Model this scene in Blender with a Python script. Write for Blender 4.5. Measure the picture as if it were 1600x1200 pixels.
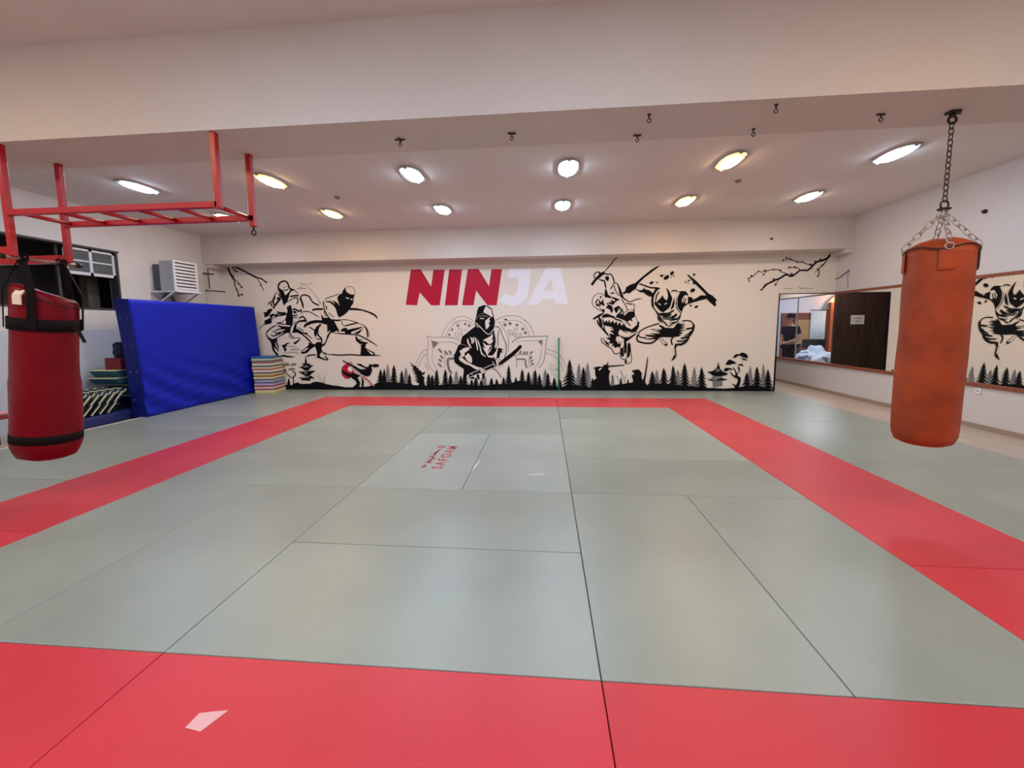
import bpy, bmesh, math, random
from mathutils import Vector, Matrix, Euler
random.seed(7)
for o in list(bpy.data.objects): bpy.data.objects.remove(o)
SC = bpy.context.scene
COL = SC.collection
PI = math.pi

# ---------------------------------------------------------------- camera
cam_d = bpy.data.cameras.new('camera'); cam = bpy.data.objects.new('camera', cam_d); COL.objects.link(cam)
def rot_cam(rx, ry, rz):
    c, s = math.cos, math.sin
    Rz = Matrix(((c(rz), -s(rz), 0), (s(rz), c(rz), 0), (0, 0, 1)))
    Rx = Matrix(((1, 0, 0), (0, c(rx), -s(rx)), (0, s(rx), c(rx))))
    Ry = Matrix(((c(ry), 0, s(ry)), (0, 1, 0), (-s(ry), 0, c(ry))))
    return Rz @ Rx @ Ry
M = rot_cam(-0.101847, 0.010179, 0.089916)
xa, ya, za = M.col[0], M.col[1], M.col[2]
mw = Matrix((( xa[0], za[0], -ya[0], -0.23706), (xa[1], za[1], -ya[1], -1.64571), (xa[2], za[2], -ya[2], 1.48983), (0, 0, 0, 1)))
cam.matrix_world = mw
cam_d.sensor_width = 36; cam_d.lens = 652.83/1600*36
cam_d.shift_x = 7.305/1600; cam_d.shift_y = -23.5/1600
cam_d.clip_start = 0.02; cam_d.clip_end = 200
SC.camera = cam
# ---------------------------------------------------------------- world, exposure
w = bpy.data.worlds.new('world'); SC.world = w; w.use_nodes = True
w.node_tree.nodes['Background'].inputs[0].default_value = (0.02, 0.025, 0.04, 1)
w.node_tree.nodes['Background'].inputs[1].default_value = 0.25
vs = SC.view_settings
vs.view_transform = 'Standard'; vs.look = 'None'; vs.gamma = 1; vs.use_curve_mapping = False
vs.exposure = 2.12
LAMP = 26.0
COOL = (0.72, 0.88, 1.10); WARM = (1.0, 0.70, 0.40); SOFT = (1.0, 0.86, 0.78)

# ---------------------------------------------------------------- materials
MATS = {}
def mat(name, col, rough=0.6, metal=0.0, noise=0.0, nscale=6.0, bump=0.0, bscale=60.0, spec=0.5, emit=None, estr=0.0, rvar=0.0, coat=0.0, objrand=0.0, trans=0.0):
    if name in MATS: return MATS[name]
    m = bpy.data.materials.new(name); m.use_nodes = True
    nt = m.node_tree; N = nt.nodes; L = nt.links
    b = N['Principled BSDF']
    b.inputs['Base Color'].default_value = (*col, 1); b.inputs['Roughness'].default_value = rough
    b.inputs['Metallic'].default_value = metal; b.inputs['Specular IOR Level'].default_value = spec
    b.inputs['Coat Weight'].default_value = coat; b.inputs['Transmission Weight'].default_value = trans
    tc = N.new('ShaderNodeTexCoord')
    if noise > 0 or objrand > 0 or rvar > 0:
        n1 = N.new('ShaderNodeTexNoise'); n1.inputs['Scale'].default_value = nscale; n1.inputs['Detail'].default_value = 6
        L.new(tc.outputs['Object'], n1.inputs['Vector'])
        mr = N.new('ShaderNodeMapRange'); mr.inputs['From Min'].default_value = 0.2; mr.inputs['From Max'].default_value = 0.8
        mr.inputs['To Min'].default_value = 1-noise; mr.inputs['To Max'].default_value = 1+noise
        L.new(n1.outputs['Fac'], mr.inputs['Value'])
        val = mr.outputs[0]
        if objrand > 0:
            oi = N.new('ShaderNodeObjectInfo'); m2 = N.new('ShaderNodeMapRange')
            m2.inputs['To Min'].default_value = 1-objrand; m2.inputs['To Max'].default_value = 1+objrand
            L.new(oi.outputs['Random'], m2.inputs['Value'])
            mm = N.new('ShaderNodeMath'); mm.operation = 'MULTIPLY'; L.new(val, mm.inputs[0]); L.new(m2.outputs[0], mm.inputs[1]); val = mm.outputs[0]
        mx = N.new('ShaderNodeVectorMath'); mx.operation = 'SCALE'; mx.inputs[0].default_value = col
        L.new(val, mx.inputs['Scale']); L.new(mx.outputs[0], b.inputs['Base Color'])
        if rvar > 0:
            n3 = N.new('ShaderNodeTexNoise'); n3.inputs['Scale'].default_value = nscale*0.7; n3.inputs['Detail'].default_value = 8
            L.new(tc.outputs['Object'], n3.inputs['Vector'])
            m3 = N.new('ShaderNodeMapRange'); m3.inputs['From Min'].default_value = 0.1; m3.inputs['From Max'].default_value = 0.9; m3.clamp = False
            m3.inputs['To Min'].default_value = rough-rvar; m3.inputs['To Max'].default_value = rough+rvar
            L.new(n3.outputs['Fac'], m3.inputs['Value']); L.new(m3.outputs[0], b.inputs['Roughness'])
    if bump > 0:
        n2 = N.new('ShaderNodeTexNoise'); n2.inputs['Scale'].default_value = bscale; n2.inputs['Detail'].default_value = 4
        L.new(tc.outputs['Object'], n2.inputs['Vector'])
        bp = N.new('ShaderNodeBump'); bp.inputs['Strength'].default_value = bump; bp.inputs['Distance'].default_value = 0.01
        L.new(n2.outputs['Fac'], bp.inputs['Height']); L.new(bp.outputs[0], b.inputs['Normal'])
    if emit:
        b.inputs['Emission Color'].default_value = (*emit, 1); b.inputs['Emission Strength'].default_value = estr
    MATS[name] = m
    return m
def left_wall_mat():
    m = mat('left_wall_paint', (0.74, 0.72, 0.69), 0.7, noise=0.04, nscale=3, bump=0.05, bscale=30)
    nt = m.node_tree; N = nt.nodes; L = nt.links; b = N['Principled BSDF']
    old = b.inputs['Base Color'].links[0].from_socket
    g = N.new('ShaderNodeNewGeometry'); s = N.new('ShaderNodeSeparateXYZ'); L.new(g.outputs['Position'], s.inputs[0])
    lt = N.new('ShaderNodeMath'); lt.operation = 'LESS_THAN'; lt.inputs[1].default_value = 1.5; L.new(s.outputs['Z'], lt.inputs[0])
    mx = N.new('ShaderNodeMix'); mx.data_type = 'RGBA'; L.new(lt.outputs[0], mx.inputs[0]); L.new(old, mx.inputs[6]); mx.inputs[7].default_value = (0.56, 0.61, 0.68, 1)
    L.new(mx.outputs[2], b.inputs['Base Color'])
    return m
def mat_cover(name, col, rough):
    # woven vinyl cover of the judo mats: fine tatami grain, worn patches
    m = mat(name, col, rough, noise=0.12, nscale=1.3, rvar=0.045, objrand=0.06, spec=0.62)
    nt = m.node_tree; N = nt.nodes; L = nt.links; b = N['Principled BSDF']
    tc = N.new('ShaderNodeTexCoord'); n = N.new('ShaderNodeTexNoise'); n.inputs['Scale'].default_value = 150; n.inputs['Detail'].default_value = 3
    L.new(tc.outputs['Object'], n.inputs['Vector'])
    n2 = N.new('ShaderNodeTexNoise'); n2.inputs['Scale'].default_value = 38; n2.inputs['Detail'].default_value = 5
    L.new(tc.outputs['Object'], n2.inputs['Vector'])
    ad = N.new('ShaderNodeMath'); ad.operation = 'ADD'; L.new(n.outputs[0], ad.inputs[0]); L.new(n2.outputs[0], ad.inputs[1])
    bp = N.new('ShaderNodeBump'); bp.inputs['Strength'].default_value = 0.15; bp.inputs['Distance'].default_value = 0.004
    L.new(ad.outputs[0], bp.inputs['Height']); L.new(bp.outputs[0], b.inputs['Normal'])
    return m
def wood_mat(name, c1, c2, rough=0.5):
    m = mat(name, c1, rough); nt = m.node_tree; N = nt.nodes; L = nt.links; b = N['Principled BSDF']
    tc = N.new('ShaderNodeTexCoord'); mp = N.new('ShaderNodeMapping'); mp.inputs['Scale'].default_value = (22, 22, 1.2); L.new(tc.outputs['Object'], mp.inputs[0])
    n = N.new('ShaderNodeTexNoise'); n.inputs['Scale'].default_value = 1.6; n.inputs['Detail'].default_value = 6; L.new(mp.outputs[0], n.inputs['Vector'])
    r = N.new('ShaderNodeValToRGB'); r.color_ramp.elements[0].position = 0.35; r.color_ramp.elements[0].color = (*c1, 1); r.color_ramp.elements[1].position = 0.7; r.color_ramp.elements[1].color = (*c2, 1)
    L.new(n.outputs['Fac'], r.inputs[0]); L.new(r.outputs[0], b.inputs['Base Color'])
    return m
def checker_mat(name, cols, scale):
    m = mat(name, cols[0], 0.7); nt = m.node_tree; N = nt.nodes; L = nt.links; b = N['Principled BSDF']
    tc = N.new('ShaderNodeTexCoord'); c = N.new('ShaderNodeTexChecker'); c.inputs['Scale'].default_value = scale
    L.new(tc.outputs['Object'], c.inputs['Vector']); c.inputs['Color1'].default_value = (*cols[0], 1); c.inputs['Color2'].default_value = (*cols[1], 1)
    L.new(c.outputs['Color'], b.inputs['Base Color']); return m
def tile_mat(name):
    m = mat(name, (0.5, 0.4, 0.33), 0.35); nt = m.node_tree; N = nt.nodes; L = nt.links; b = N['Principled BSDF']
    tc = N.new('ShaderNodeTexCoord'); c = N.new('ShaderNodeTexBrick'); c.offset = 0; c.inputs['Scale'].default_value = 1
    c.inputs['Brick Width'].default_value = 0.33; c.inputs['Row Height'].default_value = 0.33; c.inputs['Mortar Size'].default_value = 0.004
    c.inputs['Color1'].default_value = (0.50, 0.41, 0.34, 1); c.inputs['Color2'].default_value = (0.46, 0.37, 0.31, 1); c.inputs['Mortar'].default_value = (0.3, 0.26, 0.23, 1)
    L.new(tc.outputs['Object'], c.inputs['Vector']); L.new(c.outputs['Color'], b.inputs['Base Color']); return m

WALL = mat('wall_paint', (0.63, 0.61, 0.61), 0.7, noise=0.03, nscale=2.5, bump=0.05, bscale=30)
BEAMP = mat('beam_paint', (0.66, 0.595, 0.545), 0.65, noise=0.03, nscale=2, bump=0.05, bscale=25)
CEILP = mat('ceiling_paint', (0.76, 0.70, 0.67), 0.8, noise=0.04, nscale=1.5, bump=0.06, bscale=25)
MURALP = mat('mural_cream_paint', (0.82, 0.765, 0.68), 0.7, spec=0.25)
LEFTP = left_wall_mat()
INK = mat('mural_black_ink', (0.004, 0.004, 0.006), 0.7, spec=0.12)
GREYINK = mat('mural_grey_ink', (0.20, 0.19, 0.20), 0.6)
DGREY = mat('mural_dark_grey_ink', (0.30, 0.29, 0.29), 0.6)
REDINK = mat('mural_red_ink', (0.50, 0.012, 0.045), 0.5, spec=0.2)
WHITEINK = mat('mural_white_ink', (0.90, 0.90, 0.97), 0.5, spec=0.2)
MAROON = mat('mural_maroon_ink', (0.13, 0.012, 0.012), 0.6)
GREENMAT = mat_cover('green_mat_cover', (0.275, 0.315, 0.275), 0.345)
PALEMAT = mat_cover('pale_green_mat_cover', (0.315, 0.365, 0.335), 0.345)
REDMAT = mat_cover('red_mat_cover', (0.56, 0.026, 0.042), 0.43)
MATEDGE = mat('mat_edge_strip', (0.75, 0.72, 0.64), 0.6)
TILE = tile_mat('floor_tile')
REDSTEEL = mat('red_steel_paint', (0.46, 0.010, 0.014), 0.33, noise=0.15, nscale=8, spec=0.4)
DARKSTEEL = mat('dark_steel', (0.05, 0.035, 0.03), 0.45, metal=0.7, noise=0.3, nscale=20)
CHROME = mat('steel_chain', (0.55, 0.53, 0.5), 0.32, metal=1.0)
VINYL = mat('red_vinyl', (0.185, 0.0012, 0.008), 0.40, noise=0.12, nscale=5, bump=0.18, bscale=9, spec=0.2)
WEB = mat('black_webbing', (0.009, 0.006, 0.007), 0.85, bump=0.3, bscale=200, spec=0.15)
LEATHER = mat('orange_leather', (0.36, 0.056, 0.014), 0.50, spec=0.3, noise=0.45, nscale=3.6, bump=0.25, bscale=28, rvar=0.08)
DLEATHER = mat('dark_orange_leather', (0.22, 0.04, 0.015), 0.55, noise=0.2, nscale=6)
CREAM = mat('cream_tape', (0.85, 0.78, 0.6), 0.6)
BLUE = mat('blue_vinyl', (0.003, 0.014, 0.43), 0.48, spec=0.25, noise=0.06, nscale=4, bump=0.06, bscale=12)
DBLUE = mat('navy_vinyl', (0.004, 0.012, 0.20), 0.48, spec=0.25, noise=0.06, nscale=4)
EYELET = mat('eyelet', (0.10, 0.12, 0.35), 0.4, metal=0.5)
WHITEMETAL = mat('white_enamel', (0.75, 0.77, 0.80), 0.4)
GREYMETAL = mat('grey_enamel', (0.42, 0.46, 0.50), 0.45)
BLACK = mat('dark_void', (0.01, 0.01, 0.011), 0.8)
NIGHTWALL = mat('night_wall', (0.055, 0.05, 0.042), 0.85, noise=0.1)
NIGHTPOST = mat('night_post', (0.16, 0.14, 0.10), 0.8)
GLASSD = mat('dusty_glass', (0.10, 0.12, 0.13), 0.25, noise=0.3, nscale=10)
BROWNWOOD = wood_mat('brown_wood_frame', (0.20, 0.055, 0.028), (0.30, 0.10, 0.05))
DARKDOOR = wood_mat('dark_brown_door', (0.035, 0.018, 0.014), (0.085, 0.045, 0.035))
PANELWOOD = wood_mat('reddish_wood_panel', (0.17, 0.045, 0.025), (0.26, 0.08, 0.045))
MIRROR = mat('mirror_silver', (0.86, 0.88, 0.86), 0.015, metal=1.0)
GREENPOLE = mat('green_plastic', (0.02, 0.22, 0.09), 0.4)
PAPER = mat('paper', (0.8, 0.8, 0.78), 0.7)
TRIMRING = mat('lamp_trim', (0.42, 0.40, 0.38), 0.35, metal=0.4)
REFLECT = mat('lamp_tray', (0.8, 0.8, 0.8), 0.3)
def lampmat(n, c, s=1.0): return mat(n, (0.9, 0.9, 0.9), 0.5, emit=c, estr=LAMP*s)

# ---------------------------------------------------------------- helpers
def setp(o, label=None, cat=None, group=None, kind=None):
    if label: o['label'] = label
    if cat: o['category'] = cat
    if group: o['group'] = group
    if kind: o['kind'] = kind
    return o
def mk(name, bm, mats, parent=None, smooth=False, loc=None, rot=None):
    me = bpy.data.meshes.new(name); bmesh.ops.recalc_face_normals(bm, faces=bm.faces); bm.to_mesh(me); bm.free()
    for m in (mats if isinstance(mats, (list, tuple)) else [mats]): me.materials.append(m)
    if smooth:
        for p in me.polygons: p.use_smooth = True
    o = bpy.data.objects.new(name, me); COL.objects.link(o)
    if parent: o.parent = parent
    if loc: o.location = loc
    if rot: o.rotation_euler = rot
    return o
def empty(name, loc=(0, 0, 0), rot=(0, 0, 0)):
    o = bpy.data.objects.new(name, None); COL.objects.link(o); o.location = loc; o.rotation_euler = rot; o.empty_display_size = 0.05
    return o
def copy_tree(o, parent=None):
    c = o.copy(); COL.objects.link(c); c.parent = parent
    for ch in list(o.children): copy_tree(ch, c)
    return c
def box(bm, x0, x1, y0, y1, z0, z1, mi=0, bev=0.0):
    vs_ = [bm.verts.new(p) for p in ((x0,y0,z0),(x1,y0,z0),(x1,y1,z0),(x0,y1,z0),(x0,y0,z1),(x1,y0,z1),(x1,y1,z1),(x0,y1,z1))]
    fs = []
    for f in ((0,3,2,1),(4,5,6,7),(0,1,5,4),(1,2,6,5),(2,3,7,6),(3,0,4,7)):
        fc = bm.faces.new([vs_[i] for i in f]); fc.material_index = mi; fs.append(fc)
    if bev > 0:
        es = list({e for f in fs for e in f.edges})
        r = bmesh.ops.bevel(bm, geom=es, offset=bev, segments=2, affect='EDGES', profile=0.5)
        for f in r['faces']: f.material_index = mi
    return vs_
def boxo(name, dims, m, parent=None, bev=0.0, **k):
    bm = bmesh.new(); box(bm, *dims, bev=bev); return mk(name, bm, m, parent, **k)
def tube(bm, pts, r, seg=10, closed=False, mi=0, caps=True):
    pts = [Vector(p) for p in pts]; n = len(pts); rings = []
    rr = r if isinstance(r, (list, tuple)) else [r]*n
    up = None
    for i, p in enumerate(pts):
        a = pts[(i-1) % n] if (closed or i > 0) else p; b = pts[(i+1) % n] if (closed or i < n-1) else p
        d = (b-a).normalized()
        if up is None: up = Vector((0, 0, 1)) if abs(d.z) < 0.9 else Vector((1, 0, 0))
        s = d.cross(up).normalized(); up = s.cross(d).normalized()
        rings.append([bm.verts.new(p + (s*math.cos(2*PI*k/seg) + up*math.sin(2*PI*k/seg))*rr[i]) for k in range(seg)])
    m = n if closed else n-1
    for i in range(m):
        A, B = rings[i], rings[(i+1) % n]
        for k in range(seg):
            f = bm.faces.new((A[k], A[(k+1) % seg], B[(k+1) % seg], B[k])); f.material_index = mi; f.smooth = True
    if caps and not closed:
        for R_ in (rings[0], rings[-1]):
            f = bm.faces.new(R_); f.material_index = mi
def bar(bm, a, b, wd, ht, mi=0, bev=0.004):
    # rectangular tube from a to b
    a, b = Vector(a), Vector(b); d = (b-a).normalized(); up = Vector((0, 0, 1)) if abs(d.z) < 0.9 else Vector((0, 1, 0))
    s = d.cross(up).normalized(); u = s.cross(d).normalized()
    v = []
    for p in (a, b):
        for sx, sy in ((-1,-1),(1,-1),(1,1),(-1,1)): v.append(bm.verts.new(p + s*wd/2*sx + u*ht/2*sy))
    fs = []
    for f in ((0,1,2,3),(7,6,5,4),(0,4,5,1),(1,5,6,2),(2,6,7,3),(3,7,4,0)):
        fc = bm.faces.new([v[i] for i in f]); fc.material_index = mi; fs.append(fc)
    if bev > 0: bmesh.ops.bevel(bm, geom=list({e for f in fs for e in f.edges}), offset=bev, segments=1, affect='EDGES')
def lathe(bm, prof, seg=48, mi=0, cap=True, fn=None):
    rings = []
    for i, (r, z) in enumerate(prof):
        ring = []
        for k in range(seg):
            a = 2*PI*k/seg; rr, zz = (fn(r, z, a) if fn else (r, z))
            ring.append(bm.verts.new((rr*math.cos(a), rr*math.sin(a), zz)))
        rings.append(ring)
    for A, B in zip(rings, rings[1:]):
        for k in range(seg):
            f = bm.faces.new((A[k], A[(k+1) % seg], B[(k+1) % seg], B[k])); f.smooth = True; f.material_index = mi
    if cap:
        for R_ in (rings[0], rings[-1]): f = bm.faces.new(R_); f.material_index = mi; f.smooth = True
def rot_pts(bm, verts, M4): bmesh.ops.transform(bm, matrix=M4, verts=verts)
def structure(name, dims, m, **k): return setp(boxo(name, dims, m, **k), kind='structure')

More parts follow.
